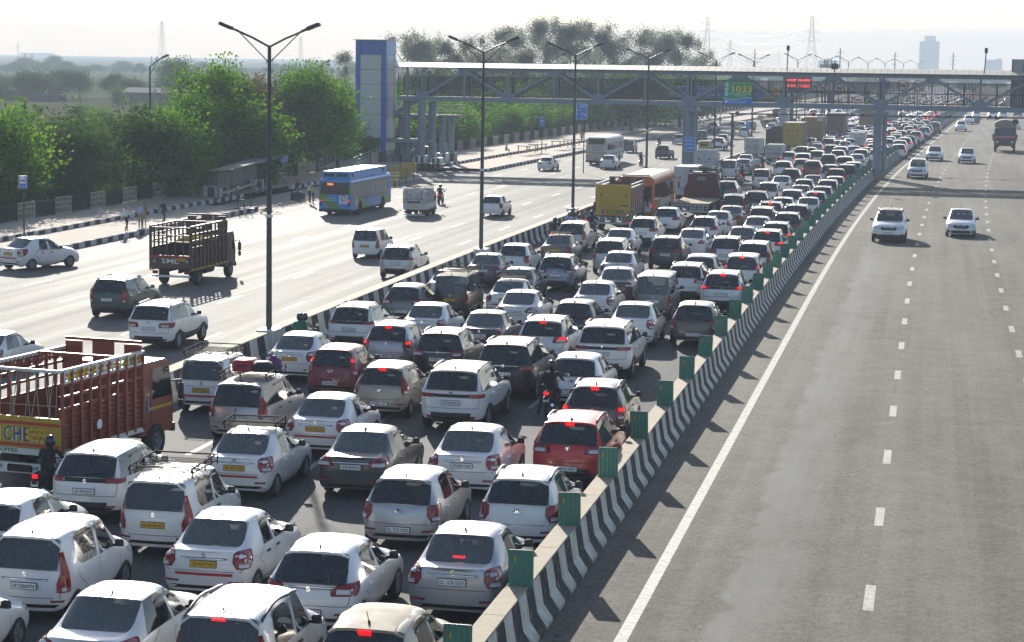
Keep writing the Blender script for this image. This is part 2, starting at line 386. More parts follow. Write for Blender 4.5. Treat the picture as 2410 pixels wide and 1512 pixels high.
kerbs([(-45.25, 0, 112, 166, 170), (-49.4, .22, 118, 178, 180), (-49.4, .22, 190, 232, 240), (-42.3, 0, 234, 560, 300), (-47.1, .22, 240, 560, 300)])

# ------------------------------------------------------------------ concrete barriers
def barrier(name, uc, prof, s0, s1, seg, period, label):
    root = empty(name, road(uc, s0, 0), label=label, cat='barrier'); O = Vector(root.location); s = s0
    while s < s1-.1:
        L = seg if s < 330 else seg*6; e = min(s1, s+L); n = max(2, int((e-s)/1.6)); b = MB(); al = []; ri = []; m = len(prof)
        g = .012
        for i in range(n+1):
            q = s+g+(e-s-2*g)*i/n
            for x, z in prof: b.v.append(tuple(road(uc+x, q, z)-O)); al.append(q); ri.append(z/prof[len(prof)//2][1])
        b.f = [(i*m+k, i*m+k+1, (i+1)*m+k+1, (i+1)*m+k) for i in range(n) for k in range(m-1)]+[tuple(range(m-1, -1, -1)), tuple(range(n*m, n*m+m))]; b.mi = [0]*len(b.f)
        me = b.mesh('barrier_section', C_['painted_barrier'])
        for nm, d in (('along', al), ('rise', ri), ('period', [period]*len(al))):
            a = me.attributes.new(nm, 'FLOAT', 'POINT'); a.data.foreach_set('value', d)
        o = obj('barrier_section', me, root); fix_normals(o); s = e
    return root
NJ = [(.71, 0), (.71, .07), (.42, .33), (.27, .895), (.245, .915), (-.245, .915), (-.27, .895), (-.42, .33), (-.71, .07), (-.71, 0)]
NJ = [((-x if x > 0 else -x*.62), z) for x, z in NJ]
NJ = [(-x if 0 else x, z) for x, z in NJ]
barrier('crash_barrier', -7.13, NJ, 36, 900, 6.36, 1.62, 'black and white striped barrier with green boards beside the empty carriageway')
NJ2 = [(-.5, 0), (-.5, .06), (-.36, .3), (-.27, .88), (-.25, .9), (.25, .9), (.27, .88), (.36, .3), (.5, .06), (.5, 0)]
barrier('crash_barrier', -22.75, NJ2, 60, 700, 12.7, 1.95, 'black and white striped barrier under the double arm street lamps')
# ---- green anti-glare boards
def board_mesh():
    b = MB(); n = 10; w = .235
    for face, dy in ((0, -.012), (1, .012)):
        pass
    xs = [-w+2*w*i/n for i in range(n+1)]; front = []
    for i, x in enumerate(xs):
        y = -.02 if i % 2 else .0
        for z in (.0, .66, .70): b.v.append((x*(.93 if z == .70 else 1), y, z))
    b.f = [(3*i+k, 3*i+3+k, 3*i+4+k, 3*i+1+k) for i in range(n) for k in (0, 1)]; b.mi = [0]*len(b.f)
    o = len(b.v); b.v += [(x, y+.025, z) for x, y, z in b.v[:o]]; b.f += [tuple(o+i for i in reversed(f)) for f in b.f]; b.mi = [0]*len(b.f)
    for e in ([3*i+2 for i in range(n+1)], [3*i for i in range(n+1)][::-1], [0, 1, 2][::1], [3*n+2, 3*n+1, 3*n]):
        for a, c in zip(e, e[1:]): b.f.append((a, c, c+o, a+o)); b.mi.append(0)
    b.box(-w, w, -.05, .05, -.015, .03, 0)
    return b.mesh('glare_board', green_board)
BM = board_mesh(); r_red = mat('red_sticker', (.45, .03, .02), .4); r_yel = mat('yellow_sticker', (.75, .42, .02), .4)
bs = MB(); bs.box(-.19, -.165, -.024, -.021, .50, .58); RS = bs.mesh('sticker', r_red)
bs = MB(); bs.box(-.125, -.105, -.027, -.021, .46, .565); YS = bs.mesh('sticker', r_yel)
for k in range(-1, 92):
    s = 44.9+6.37*k; P = road(-7.12, s, .915)
    o = obj('glare_board', BM); o.location = P; o.rotation_euler = (random.uniform(-.05, .05), random.uniform(-.03, .03), -head(s)+random.uniform(-.12, .06)); o.scale = (1, 1, random.uniform(.94, 1.02))
    tag(o, 'green corrugated anti-glare board standing on the striped barrier' if k < 20 else 'green anti-glare board in the continuous far row on the barrier', 'glare board', 'green boards along the barrier' if k < 20 else 'far green boards along the barrier')
    if k < 24:
        if k not in (0,): obj('sticker', RS, o)
        obj('sticker', YS, o)

# ------------------------------------------------------------------ roadside railing
def railing():
    def panel(m, bars, frame, w=2.6, h=1.02):
        b = MB()
        for z in ((.06, .4, .72, h) if bars else (.1, h-.08)): b.box(-.02 if bars else -.015, .02, -w/2+.04, w/2-.04, z-frame/2, z+frame/2)
        n = 11 if bars else 16
        for i in range(n+1):
            y = -w/2+.06+(w-.12)*i/n; f = .045 if i in (0, n) and bars else .022; b.box(-.02, .02, y-f/2, y+f/2, .0, h)
        return b.mesh('railing_panel', m)
    A = panel(beige_rail, True, .045); B = panel(dark_rail, False, .05)
    b = MB(); b.box(-.05, .05, -.05, .05, -.1, 1.1); post = b.mesh('post', dark_rail)
    root = empty('railing', road(-53.4, 120, .5), label='long roadside railing of beige and dark panels in front of the bushes', cat='railing'); O = Vector(root.location)
    s = 122.; k = 0
    while s < 640:
        if not 213 < s < 232:
            P = road(-53.4, s+1.63, .5); h = -head(s)
            o = obj('railing_panel', A if (k % 2 == 0 or k in (27,)) else B, root); o.location = P-O; o.rotation_euler = (random.uniform(-.01, .01), random.uniform(-.02, .02), h+random.uniform(-.01, .01))
            if s < 420: q = obj('post', post, root); q.location = road(-53.4, s, .5)-O
        s += 3.27; k += 1
railing()

# ------------------------------------------------------------------ street lamps
def lamp(kind, h, sc=1.):
    root = empty('street_lamp')
    b = MB(); b.tube([(0, 0, 0), (0, 0, h*.45), (0, 0, h)], [.105, .09, .062], 10); p = b.build('pole', galv, root, smooth=True, sharp=40)
    b = MB(); b.box(-.22, .22, -.2, .2, -.06, .03); b.build('base_plate', concrete, root)
    b = MB(); b.box(-.10, .10, -.102, .098, h*.40, h*.412); b.build('band', white_paint, p)
    for sx in ((-1, 1) if kind == 2 else (1,)):
        L = 1.18 if kind == 2 else .8
        b = MB(); b.tube([(0, 0, h-.06), (sx*L*.5, 0, h+.25), (sx*L, 0, h+.50)], .038, 8); a = b.build('arm', galv, root)
        b = MB(); b.tube([(0, 0, h-.62), (sx*L*.9, 0, h+.42)], .02, 6); b.build('brace', galv, a)
        b = MB(); M = Matrix.Translation((sx*L, 0, h+.50))@Matrix.Rotation(-sx*radians(22), 4, 'Y')
        x = lambda a, c: (min(sx*a, sx*c), max(sx*a, sx*c))
        b.cbox(*x(-.05, .2), -.06, .06, -.03, .05, .02, M=M); b.cbox(*x(.18, .68), -.13, .13, -.05, .08, .03, M=M); b.build('lamp_head', steel_dark, root)
    return root
L2 = lamp(2, 10.15); L1 = lamp(1, 9.2)
first = [True, True]
def put_lamp(proto, i, P, rz, label, group, sc=1., sz=1.):
    o = proto if first[i] else dup_tree(proto); first[i] = False
    o.location = P; o.rotation_euler = (0, 0, rz); o.scale = (sc, sc, sz); tag(o, label, 'street lamp', group); return o
dl = [(633, 778), (1132, 588), (1348, 492)]
ld = ['double arm street lamp with the thickest pole, beside the white SUV on the open road', 'double arm street lamp rising in front of the lift end of the footbridge', 'double arm street lamp rising in front of the blue town sign']
for q, lb in zip(dl, ld):
    P = at(q[0], q[1], .9); put_lamp(L2, 0, Vector((P.x, P.y, .9)), 0, lb, None, sz=(9.95/10.15))
    b = MB(); b.box(-.33, .33, -.45, .45, 0, .96); bl = b.build('lamp_plinth', white_paint); bl.location = (P.x, P.y, 0); tag(bl, 'whitewashed concrete plinth in the striped barrier under a street lamp', 'plinth', 'lamp plinths')
for k, (px, py) in enumerate(((1523, 392), (1682, 330), (1770, 300))):
    P = road(-22.75, (207, 250, 293)[k], .9); tx = at_y(px+4, 150, P.y); P.x = tx.x
    put_lamp(L2, 0, P, 0, ('double arm street lamp standing next to the orange bus', 'double arm street lamp rising behind the footbridge left of the green sign', 'double arm street lamp rising behind the footbridge right of the green sign')[k], None, sz=.97)
for k, s in enumerate((345, 395, 445, 500, 560, 640, 720)):
    put_lamp(L2, 0, road(-22.75, s, .9), 0, 'small far double arm street lamp showing above the footbridge roof', 'far double arm lamps above the footbridge')
sl_ = [(357, 455, 350, 152, 'single arm street lamp standing behind the roadside railing, left of the bushes', .98), (741, 400, 741, 160, 'single arm street lamp in the bushes beside the blue lift tower', .95)]
for x, y, tx, ty, lb, sc in sl_:
    P = at(x, y, .3); P.x -= .6; P.z = -.1; q = at_y(x, y, P.y); h = at_y(tx, ty, P.y).z; P.x = at_y((x+tx)/2, (y+ty)/2, P.y).x
    put_lamp(L1, 1, P, 0, lb, None, sz=h/9.2)
for k, s in enumerate((330, 385, 440, 500)):
    put_lamp(L1, 1, road(-54.5, s, 0), 0, 'far single arm street lamp behind the railing beyond the footbridge', 'far single arm lamps')
b = MB(); b.box(-.17, .17, -.13, -.11, 3.0, 3.3); o = b.build('pole_notice', white_paint); P = at(357, 455, .3); P.x -= .6; o.location = (at_y(354, 380, P.y).x, P.y, at_y(354, 390, P.y).z-3.1); tag(o, 'small white notice fixed to the single arm lamp pole', 'notice')
# ------------------------------------------------------------------ footbridge
YB = 200.0; DEP = 2.8
def lin(pts):
    """Straight line z(x) through two pixels seen in the bridge's near plane."""
    a = at_y(*pts[0], YB); b = at_y(*pts[1], YB); k = (b.z-a.z)/(b.x-a.x); return lambda x: a.z+k*(x-a.x)
zb_low = lin(((1195, 241.5), (2074, 259.5))); zb_up = lin(((1195, 231), (2074, 247.5)))
zt_low = lin(((1195, 170), (2074, 184))); zt_up = lin(((1195, 162), (2074, 174.5)))
z_eave = lin(((1195, 160.8), (2074, 173.2))); z_ridge = lin(((1195, 150.3), (2074, 162.2))); z_rail = lin(((1195, 183), (2074, 195)))
nodes = [994, 1093, 1195, 1304.5, 1408, 1518, 1623, 1737.5, 1845, 1959.4, 2074, 2193.6, 2309, 2428]
NX = [at_y(x, 205, YB).x for x in nodes]; NX.append(NX[-1]+4.2); NX.append(NX[-1]+4.2); NX.append(NX[-1]+4.2)
XL = at_y(936, 205, YB).x; XR = NX[-1]
_t = NT('mesh_sheet'); _a = _t.n('BsdfTransparent'); _m = _t.n('MixShader'); _m.inputs[0].default_value = .28; _d = _t.n('BsdfDiffuse'); _d.inputs[0].default_value = (.27, .24, .15, 1); _t.l(_a.outputs[0], _m.inputs[1]); _t.l(_d.outputs[0], _m.inputs[2]); _t.l(_m.outputs[0], _t.out.inputs[0]); mesh_sheet = _t.m
br = empty('footbridge', (NX[0], YB, 0), label='long grey steel truss footbridge with a cream roof crossing over all the lanes', cat='footbridge'); OB = Vector(br.location)
def bput(b, name, m, **k):
    b.v = [tuple(Vector(v)-OB) for v in b.v]; return b.build(name, m, br, **k)
for dy, tagm in ((0, 0), (DEP, 1)):
    y = YB+dy
    for nm, lo, hi, w in (('bottom_chord', zb_low, zb_up, .22), ('top_chord', zt_low, zt_up, .2)):
        x0 = XL if nm == 'bottom_chord' else NX[1]-.6
        for a, c in [(x0, NX[6]-.06), (NX[6]+.06, NX[10]-.06), (NX[10]+.06, XR)]:
            b = MB(); zc = lambda x: (lo(x)+hi(x))/2
            b.beam((a, y, zc(a)), (c, y, zc(c)), w, hi(a)-lo(a)); bput(b, nm, steel)
    for i in range(len(NX)-1):
        x0, x1 = NX[i], NX[i+1]; up = i % 2 == 0
        za, zc = (zb_up(x0), zt_low(x1)) if up else (zt_low(x0), zb_up(x1))
        s_ = .22 if up else .22; b = MB(); b.beam((x0+.12, y, za+.05), (x1-.12, y, zc-.02), .17, .24); bput(b, 'diagonal', steel)
    for i, x in enumerate(NX):
        dbl = i in (6, 10)
        for xx in ((x-.16, x+.16) if dbl else (x,)):
            b = MB(); b.box(xx-.085, xx+.085, y-.07, y+.07, zb_up(x)-.02, zt_low(x)+.02); bput(b, 'vertical_post', steel)
        b = MB()       # gusset plate
        if i % 2 == 0: pl = [(x-.62, zb_up(x)-.12), (x+.62, zb_up(x)-.12), (x+.62, zb_up(x)+.22), (x+.3, zb_up(x)+.55), (x-.3, zb_up(x)+.55), (x-.62, zb_up(x)+.22)]
        else: pl = [(x-.6, zt_up(x)+.02), (x-.6, zt_low(x)-.1), (x-.3, zt_low(x)-.42), (x+.3, zt_low(x)-.42), (x+.6, zt_low(x)-.1), (x+.6, zt_up(x)+.02)]
        for d in (-.125, .115): b.prism(pl, y+d, y+d+.012)
        o = bput(b, 'gusset_plate', steel); fix_normals(o)
    # mesh railings with their posts
    for i in range(-1, len(NX)-1):
        x0 = XL if i < 0 else NX[i]; x1 = NX[i+1]; n = 3; b = MB(); yy = y+(.32 if dy == 0 else -.32)
        for k in range(n+1):
            x = x0+(x1-x0)*k/n; b.box(x-.035, x+.035, yy-.03, yy+.03, zb_up(x)+.02, z_rail(x))
        for f in (.03, .5, 1.0):
            z = lambda x: zb_up(x)+.06+(z_rail(x)-zb_up(x)-.06)*f
            b.beam((x0, yy, z(x0)), (x1, yy, z(x1)), .04, .05)
        m = int((x1-x0)/.13)
        for k in range(m):
            x = x0+(x1-x0)*(k+.5)/m; b.box(x-.017, x+.017, yy-.008, yy+.008, zb_up(x)+.06, z_rail(x))
        bput(b, 'railing_panel', steel_dark)
        if dy: b = MB(); b.add([(x0+.02, yy+.05, zb_up(x0)+.06), (x1-.02, yy+.05, zb_up(x1)+.06), (x1-.02, yy+.05, z_rail(x1)), (x0+.02, yy+.05, z_rail(x0))], [(0, 1, 2, 3)]); bput(b, 'mesh_sheet', mesh_sheet)
for i in range(len(NX)):       # posts between the trusses carrying the roof, cross beams, roof frame
    x = NX[i]; b = MB(); b.beam((x, YB+.1, zt_up(x)-.08), (x, YB+DEP-.1, zt_up(x)-.08), .12, .14); b.beam((x, YB+.1, zb_low(x)+.12), (x, YB+DEP-.1, zb_low(x)+.12), .18, .24); bput(b, 'cross_beam', steel)
b = MB(); b.beam((XL, YB+DEP/2, zb_up(XL)-.05), (XR, YB+DEP/2, zb_up(XR)-.05), DEP-.24, .1); bput(b, 'deck', concrete)
# roof: curved cream sheets
x = XL-.25; rz = []; m_ = cream
k = 0
while x < XR:
    w = .615; b = MB(); prof = [(-.55, 0), (.3, .17), (1.1, .33), (1.8, .45), (2.4, .42), (DEP, .33), (DEP+.55, .2)]; vs = []
    for dx in (.012, w-.012):
        for yy, zz in prof: vs.append((x+dx, YB+yy, z_eave(x+dx)+zz*(z_ridge(x)-z_eave(x))/.45+random.uniform(-.006, .006)))
    n = len(prof); b.add(vs, [(i, n+i, n+i+1, i+1) for i in range(n-1)]); bput(b, 'roof_panel', roof_sheet); x += w; k += 1
b = MB(); 
for yy, zz in ((-.52, -.05), (DEP+.5, .1), (.2, .08), (DEP-.2, .22), (DEP/2, .3)): b.beam((XL-.25, YB+yy, z_eave(XL)+zz), (XR, YB+yy, z_eave(XR)+zz), .07, .07)
x = XL
while x < XR: b.box(x-.03, x+.03, YB-.5, YB+DEP+.5, z_eave(x)-.08, z_eave(x)-.02); x += 1.23
bput(b, 'roof_frame', steel_dark)
for xx in (936+22, 985+15):        # posts of the open end bay near the lift
    x = at_y(xx, 200, YB).x; b = MB(); b.box(x-.08, x+.08, YB+.2, YB+.36, zb_up(x), z_eave(x)); bput(b, 'vertical_post', steel)
# columns
for cx in (NX[6], NX[10], XR-1.5):
    for dx, dy in ((-.22, .15), (.42, .6), (-.22, DEP-.3), (.42, DEP-.6)):
        b = MB(); z1 = zb_low(cx); b.tube([(cx+dx, YB+dy, 0), (cx+dx, YB+dy, z1-.5)], .36 if dx < 0 else .2, 14); bput(b, 'column', steel, smooth=True, sharp=40)
    b = MB(); b.box(cx-.75, cx+.75, YB-.25, YB+DEP+.1, z1-.5, z1-.22); b.box(cx-.4, cx+.4, YB-.1, YB+DEP, z1-.22, z1); bput(b, 'column_cap', steel)
    b = MB(); b.box(cx-.55, cx+.55, YB-.5, YB+1.0, 0, .62); bput(b, 'column_base', concrete)
# ------------------------------------------------------------------ lift tower and stair
TX0, TX1 = at_y(836, 240, YB-.6).x, at_y(908.5, 240, YB-.6).x; TZ1 = at_y(870, 95, YB-.6).z; TZ0 = .95; TD = 3.7
tw = empty('lift_tower', ((TX0+TX1)/2, YB-.6, 0), label='tall blue and white panelled lift tower at the end of the footbridge', cat='lift tower'); OT = Vector(tw.location)
W2 = (TX1-TX0)/2
b = MB(); b.box(-W2+.06, W2-.06, .06, TD-.06, 0, TZ1-.06); b.build('core', steel_dark, tw)
b = MB(); b.box(-W2-.22, W2+.14, -.14, TD+.1, TZ1, TZ1+.07); b.build('roof', cream, tw)
rows = [95, 129, 178, 225, 278, 328, 373]; rows = [TZ1, TZ1-1.37] ; hgt = (TZ1-1.37-3.6)/5
z = TZ1-1.37; lv = [(z, TZ1)]+[(z-hgt*(i+1), z-hgt*i) for i in range(5)]+[(2.75, 3.6), (TZ0+.05, 2.75)]
for j, (z0, z1) in enumerate(lv):
    g = .018
    for a, c, m in ((-W2, -W2+.48, lift_blue), (-W2+.48, W2-.50, lift_white if 0 < j < 7 else lift_blue), (W2-.50, W2, lift_blue)):
        if j == 7 and m is lift_blue and a == -W2+.48: continue
        b = MB(); b.box(a+g, c-g, -.015 if m is lift_blue else 0, .06, z0+g, z1-g); b.build('wall_panel', m, tw)
    for a, c, m in ((0.0, .95, lift_blue_lit), (.95, TD-.9, lift_white if j else lift_blue_lit), (TD-.9, TD, lift_blue_lit)):
        b = MB(); b.box(W2-.06, W2+(.012 if m is lift_blue_lit else 0), a+g, c-g, z0+g, z1-g); b.build('wall_panel', m, tw)
    b = MB(); b.box(-W2-.0, -W2+.05, g, TD, z0+g, z1-g); b.build('wall_panel', lift_blue, tw)
dm = mat('lift_door', (.16, .15, .13), .3, .6)
b = MB(); b.box(-W2+.62, W2-.62, -.03, .06, TZ0, 2.72); d = b.build('door', dm, tw); b = MB(); b.box(-.012, .012, -.04, .0, TZ0, 2.7); b.build('door_gap', black_paint, d)
b = MB(); b.box(-W2+.48, -W2+.62, -.05, .06, TZ0, 2.75); b.box(W2-.62, W2-.5, -.05, .06, TZ0, 2.75); b.box(-W2+.48, W2-.5, -.05, .06, 2.72, 2.8); b.build('door_frame', steel, tw)
b = MB(); b.box(-W2+.2, -W2+.36, -.04, -.015, 2.1, 2.3); b.build('button_plate', white_paint, tw)
# plinth with black and white stripes
pl = empty('plinth', ((TX0+TX1)/2, YB-.6, 0), label='raised plinth with black and white stripes under the lift tower', cat='plinth')
b = MB(); b.box(-W2-.4, W2+.5, -1.0, TD+1, 0, .93); b.build('base', concrete, pl)
for i in range(9): b = MB(); y = -1.0+i*.5; b.box(W2+.5, W2+.512, y, y+.5, 0, .80); b.build('stripe', C_['kerb_black'] if i % 2 else C_['kerb_white'], pl)
for i in range(8): b = MB(); x = -W2-.4+i*.48; b.box(x, x+.48, -1.012, -1.0, 0, .80); b.build('stripe', C_['kerb_black'] if i % 2 else C_['kerb_white'], pl)
# ramp to the lift with rails
rp = empty('access_ramp', (TX0, YB-1.6, 0), label='sloping ramp with pale pipe handrails leading up to the blue lift', cat='ramp')
b = MB(); Lr = 9.6
b.add([(-.6, -Lr, .3), (2.9, -Lr, .3), (2.9, 0, .93), (-.6, 0, .93), (-.6, -Lr, 0), (2.9, -Lr, 0), (2.9, 0, 0), (-.6, 0, 0)], [(0, 1, 2, 3), (4, 7, 6, 5), (0, 4, 5, 1), (1, 5, 6, 2), (3, 2, 6, 7), (0, 3, 7, 4)]); b.build('slope', concrete, rp)
for x in (-.5, 2.8):
    b = MB()
    for z in (.35, .68, 1.0): b.tube([(x, -Lr, .3+z), (x, 0, .93+z)], .03, 6)
    for i in range(8):
        y = -Lr+Lr*i/7; zz = .3+.63*i/7; b.tube([(x, y, zz), (x, y, zz+1.0)], .03, 6)
    b.build('handrail', rail_green, rp)
# stair
def pz(x, y, Y): return at_y(x, y, Y).z
def px_(x, Y): return at_y(x, 260, Y).x
st = empty('staircase', (px_(990, YB+2), YB+1, 0), label='open grey stair with landings and pale rails under the footbridge end', cat='staircase'); OS = Vector(st.location)
def sput(b, name, m, **k): b.v = [tuple(Vector(v)-OS) for v in b.v]; return b.build(name, m, st, **k)
ZD = zb_up(XL); Z2 = pz(1000, 271, YB+2); Z1 = pz(970, 326, YB+2)
A, B_, Cc = px_(938, YB), px_(1014, YB), px_(1061, YB)
def slab(x0, x1, y0, y1, z): b = MB(); b.box(x0, x1, y0, y1, z-.24, z); sput(b, 'landing', cream if 0 else concrete); b = MB(); b.box(x0, x1, y0-.05, y0+.07, z-.36, z-.02); sput(b, 'landing_beam', steel)
slab(A-2, Cc, YB+3.3, YB+5.4, Z2); slab(A-1, B_, YB-.3, YB+2.0, Z1)
def rail3(p, q, h=1.0):
    b = MB(); p = Vector(p); q = Vector(q)
    for z in (.3, .65, h): b.tube([p+Vector((0, 0, z)), q+Vector((0, 0, z))], .03, 6)
    n = max(2, int((q-p).length/1.1))
    for i in range(n+1): t = p.lerp(q, i/n); b.tube([t, t+Vector((0, 0, h))], .03, 6)
    sput(b, 'handrail', rail_green)
def flight(x0, z0, x1, z1, y0, y1):
    n = max(3, int(abs(z1-z0)/.165)); b = MB()
    for y in (y0, y1): b.beam((x0, y, z0-.15), (x1, y, z1-.15), .1, .3)
    sput(b, 'stringer', steel)
    for i in range(n):
        t = (i+.5)/n; x = x0+(x1-x0)*t; z = z0+(z1-z0)*t; b = MB(); b.box(x-.16, x+.16, y0+.05, y1-.05, z-.03, z+.02); sput(b, 'tread', cream)
    rail3((x0, y0, z0), (x1, y0, z1)); rail3((x0, y1, z0), (x1, y1, z1))
flight(A+1.2, ZD, A-1.6, Z2+.0, YB+3.4, YB+5.2)
flight(Cc-2.0, Z2, A+1.4, Z1, YB+1.9, YB+3.2)
flight(A+2.6, Z1, A+.4, .6, YB+.1, YB+1.8)
rail3((A-1, YB+3.35, Z2), (Cc, YB+3.35, Z2)); rail3((A-1, YB+5.35, Z2), (Cc, YB+5.35, Z2)); rail3((Cc-.05, YB+3.35, Z2), (Cc-.05, YB+5.35, Z2))
for xx, Y, top, r in ((957, YB+.9, ZD, .34), (992, YB-.1, zb_low(NX[0]), .38), (1017, YB+1.4, zb_low(NX[0]), .36), (1042, YB+3.4, Z2, .33), (1062, YB+5.1, Z2, .33), (945, YB+5, Z2, .32)):
    x = at_y(xx, 300, Y).x; b = MB(); b.tube([(x, Y, 0), (x, Y, top-.1)], r, 14); sput(b, 'column', steel, smooth=True, sharp=40)
for i, (xx, Y, w, h) in enumerate(((992, YB-.1, .55, 1.15), (1017, YB+1.4, .5, 1.1), (1042, YB+3.0, .55, 1.3), (1062, YB+4.6, .5, 1.3), (1000, YB+3.5, .7, 1.9), (955, YB+2, .6, 1.2), (1030, YB-.4, .5, 1.0))):
    x = at_y(xx, 395, Y).x; b = MB(); b.cbox(-w, w, -.8, .5, 0, h, .04); o = b.build('pedestal', white_paint if i % 2 == 0 else concrete); o.location = (x, Y, 0); tag(o, 'painted concrete pedestal block round a stair column', 'pedestal', 'pedestals at the foot of the stair')
    for k in range(2): b = MB(); b.box(-w+.1+k*w, -w+.1+k*w+w*.5, -.812, -.8, .02, h-.05); b.build('stripe', C_['kerb_black'], o)
# yellow barricades near the stair foot
def barricade(L=1.8, h=1.1):
    r = empty('barricade'); b = MB()
    for z in (.45, .78, h-.08): b.box(-L/2, L/2, -.025, .025, z-.13, z+.09)
    b.build('board', yellow_barr, r); b = MB()
    for x in (-L/2, L/2): b = MB(); b.box(x-.03, x+.03, -.03, .03, 0, h); b.beam((x, -.35, 0), (x, .35, 0), .05); b.beam((x, -.33, 0), (x, 0, .7), .04); b.build('leg', rust, r)
    return r
kb = barricade()
for i, (x, y, rz) in enumerate(((915, 438, .2), (935, 430, -.3), (950, 425, .1), (962, 412, .9), (925, 420, 1.3))):
    o = kb if i == 0 else dup_tree(kb); P = at(x, y); o.location = P; o.rotation_euler = (0, 0, rz); tag(o, 'yellow metal barricade stacked by the stair foot next to the bus', 'barricade', 'barricades by the stair')

# ------------------------------------------------------------------ signs
def board(name, label, cat, P, w, h, m, posts=((0,),), z0=0., rz=0., frame=True, back=True, thick=.06, pm=None, pr=.05):
    r = empty(name, (P.x, P.y, z0), rz, label=label, cat=cat); zc = P.z-z0
    b = MB(); b.box(-w/2, w/2, 0, thick, zc-h/2, zc+h/2); pnl = b.build('panel', m, r)
    if frame:
        b = MB(); f = min(w, h)*.035
        for a in ((-w/2, w/2, zc+h/2-f, zc+h/2), (-w/2, w/2, zc-h/2, zc-h/2+f), (-w/2, -w/2+f, zc-h/2+f, zc+h/2-f), (w/2-f, w/2, zc-h/2+f, zc+h/2-f)): b.box(a[0], a[1], -.008, 0, a[2], a[3])
        b.build('border', white_print, r)
    for p in posts:
        b = MB(); b.tube([(p[0], thick+.05, 0), (p[0], thick+.05, zc+h*.4)], pr, 8); b.build('post', pm or galv, r)
    return r, pnl, zc
# bus stop
P = at(55, 562, .27); Pt = at_y(53, 429, P.y); k = 45.5
W_, H_ = 22/(FPX/P.y)*1.0, 31/(FPX/P.y)
r, pn, zc = board('bus_stop_sign', 'blue and white BUS STOP sign on a pole by the kerb', 'sign', Vector((P.x, P.y, Pt.z)), W_, H_, blue_sign, z0=.27)
b = MB(); b.box(-W_*.34, W_*.34, -.012, 0, zc-H_*.12, zc+H_*.40); b.build('white_field', white_print, r)
b = MB(); b.cbox(-W_*.26, W_*.26, -.02, -.012, zc+.04*H_, zc+.22*H_, .01); bb = b.build('bus_symbol', black_paint, r)
b = MB()
for i in range(4): b.box(-W_*.22+i*W_*.11, -W_*.22+i*W_*.11+W_*.08, -.026, -.02, zc+.13*H_, zc+.19*H_)
b.build('symbol_window', white_print, bb)
lettering('BUS STOP', H_*.10, white_print, r, (0, -.012, zc-H_*.3), width=W_*.8)
# foot over bridge sign
P = at(745, 412, .3); Pt = at_y(744.5, 349, P.y); W_, H_ = 14/(FPX/P.y), 22/(FPX/P.y)
r, pn, zc = board('footbridge_sign', 'blue FOOT OVER BRIDGE sign with a stair symbol on a pole behind the blue bus', 'sign', Vector((P.x, P.y, Pt.z)), W_, H_, blue_sign, z0=.3)
b = MB(); b.box(-W_*.38, W_*.38, -.012, 0, zc, zc+H_*.42); b.build('white_field', white_print, r)
b = MB()
for i in range(4): x = -W_*.28+i*W_*.14; b.box(x, x+W_*.15, -.02, -.012, zc+H_*(.05+.08*i), zc+H_*(.09+.08*i))
b.build('stair_symbol', black_paint, r)
for i, t in enumerate(('FOOT', 'OVER', 'BRIDGE')): lettering(t, H_*.085, white_print, r, (0, -.012, zc-H_*(.1+.135*i)), width=W_*(.5+.15*(i == 2)))
# ENTRY sign on the column
x = at_y(1624, 340, YB-.7); Wp = 25/(FPX/YB); Hp = 33/(FPX/YB)
r, pn, zc = board('entry_sign', 'blue sign reading ENTRY 200 Mtr. AHEAD on the footbridge column', 'sign', Vector((x.x, YB-.75, x.z)), Wp, Hp, blue_sign, posts=(), z0=0)
b = MB(); b.beam((0, .06, zc), (0, .45, zc), .08, .3); b.build('bracket', galv, r)
for i, t in enumerate(('ENTRY', '200 Mtr.', 'AHEAD')): lettering(t, Hp*.115, white_print, r, (0, -.012, zc+Hp*(.26-.26*i)), width=Wp*.7)
# emergency number board on the bridge
c = at_y(1736.5, 219, YB-.2); e = at_y(1703, 219, YB-.2); Wn = 2*(c.x-e.x); Hn = at_y(1736, 192, YB-.2).z-at_y(1736, 245.5, YB-.2).z
sgreen = mat('sign_green', (.0, .30, .12), .45); sorange = mat('sign_orange', (.95, .48, .02), .45)
r = empty('emergency_sign', (c.x, YB-.22, c.z), label='green and blue board with the big orange number 1033 on the footbridge', cat='sign')
b = MB(); b.box(-Wn/2, Wn/2, 0, .06, -Hn/2, Hn/2); b.build('panel', sgreen, r)
b = MB(); n = 16; top = [(-Wn/2+Wn*i/n, -Hn*(.26-.045*sin(2*pi*i/n+2.6))) for i in range(n+1)]
b.prism([(-Wn/2, -Hn/2)]+[(Wn/2, -Hn/2)]+top[::-1], -.01, 0); o = b.build('blue_wave', blue_sign, r); fix_normals(o)
b = MB(); 
for (x0, z0), (x1, z1) in zip(top, top[1:]): b.beam((x0, -.012, z0), (x1, -.012, z1), .01, Hn*.02)
b.build('wave_line', white_print, r)
lettering('1033', Hn*.30, sorange, r, (Wn*.12, -.014, Hn*.17), width=Wn*.72)
lettering('TOLL FREE HELP NUMBER', Hn*.045, sorange, r, (Wn*.1, -.014, Hn*.42), width=Wn*.5)
lettering('FOR ANY EMERGENCY ASSISTANCE', Hn*.05, white_print, r, (Wn*.1, -.014, -Hn*.05), width=Wn*.74)
lettering('ON NATIONAL HIGHWAYS', Hn*.045, white_print, r, (Wn*.1, -.014, -Hn*.13), width=Wn*.44)
lettering('NATIONAL HIGHWAYS AUTHORITY OF INDIA', Hn*.045, white_print, r, (Wn*.0, -.014, -Hn*.37), width=Wn*.68)
lettering('MINISTRY OF ROAD TRANSPORT & HIGHWAYS', Hn*.04, white_print, r, (Wn*.0, -.014, -Hn*.44), width=Wn*.62)
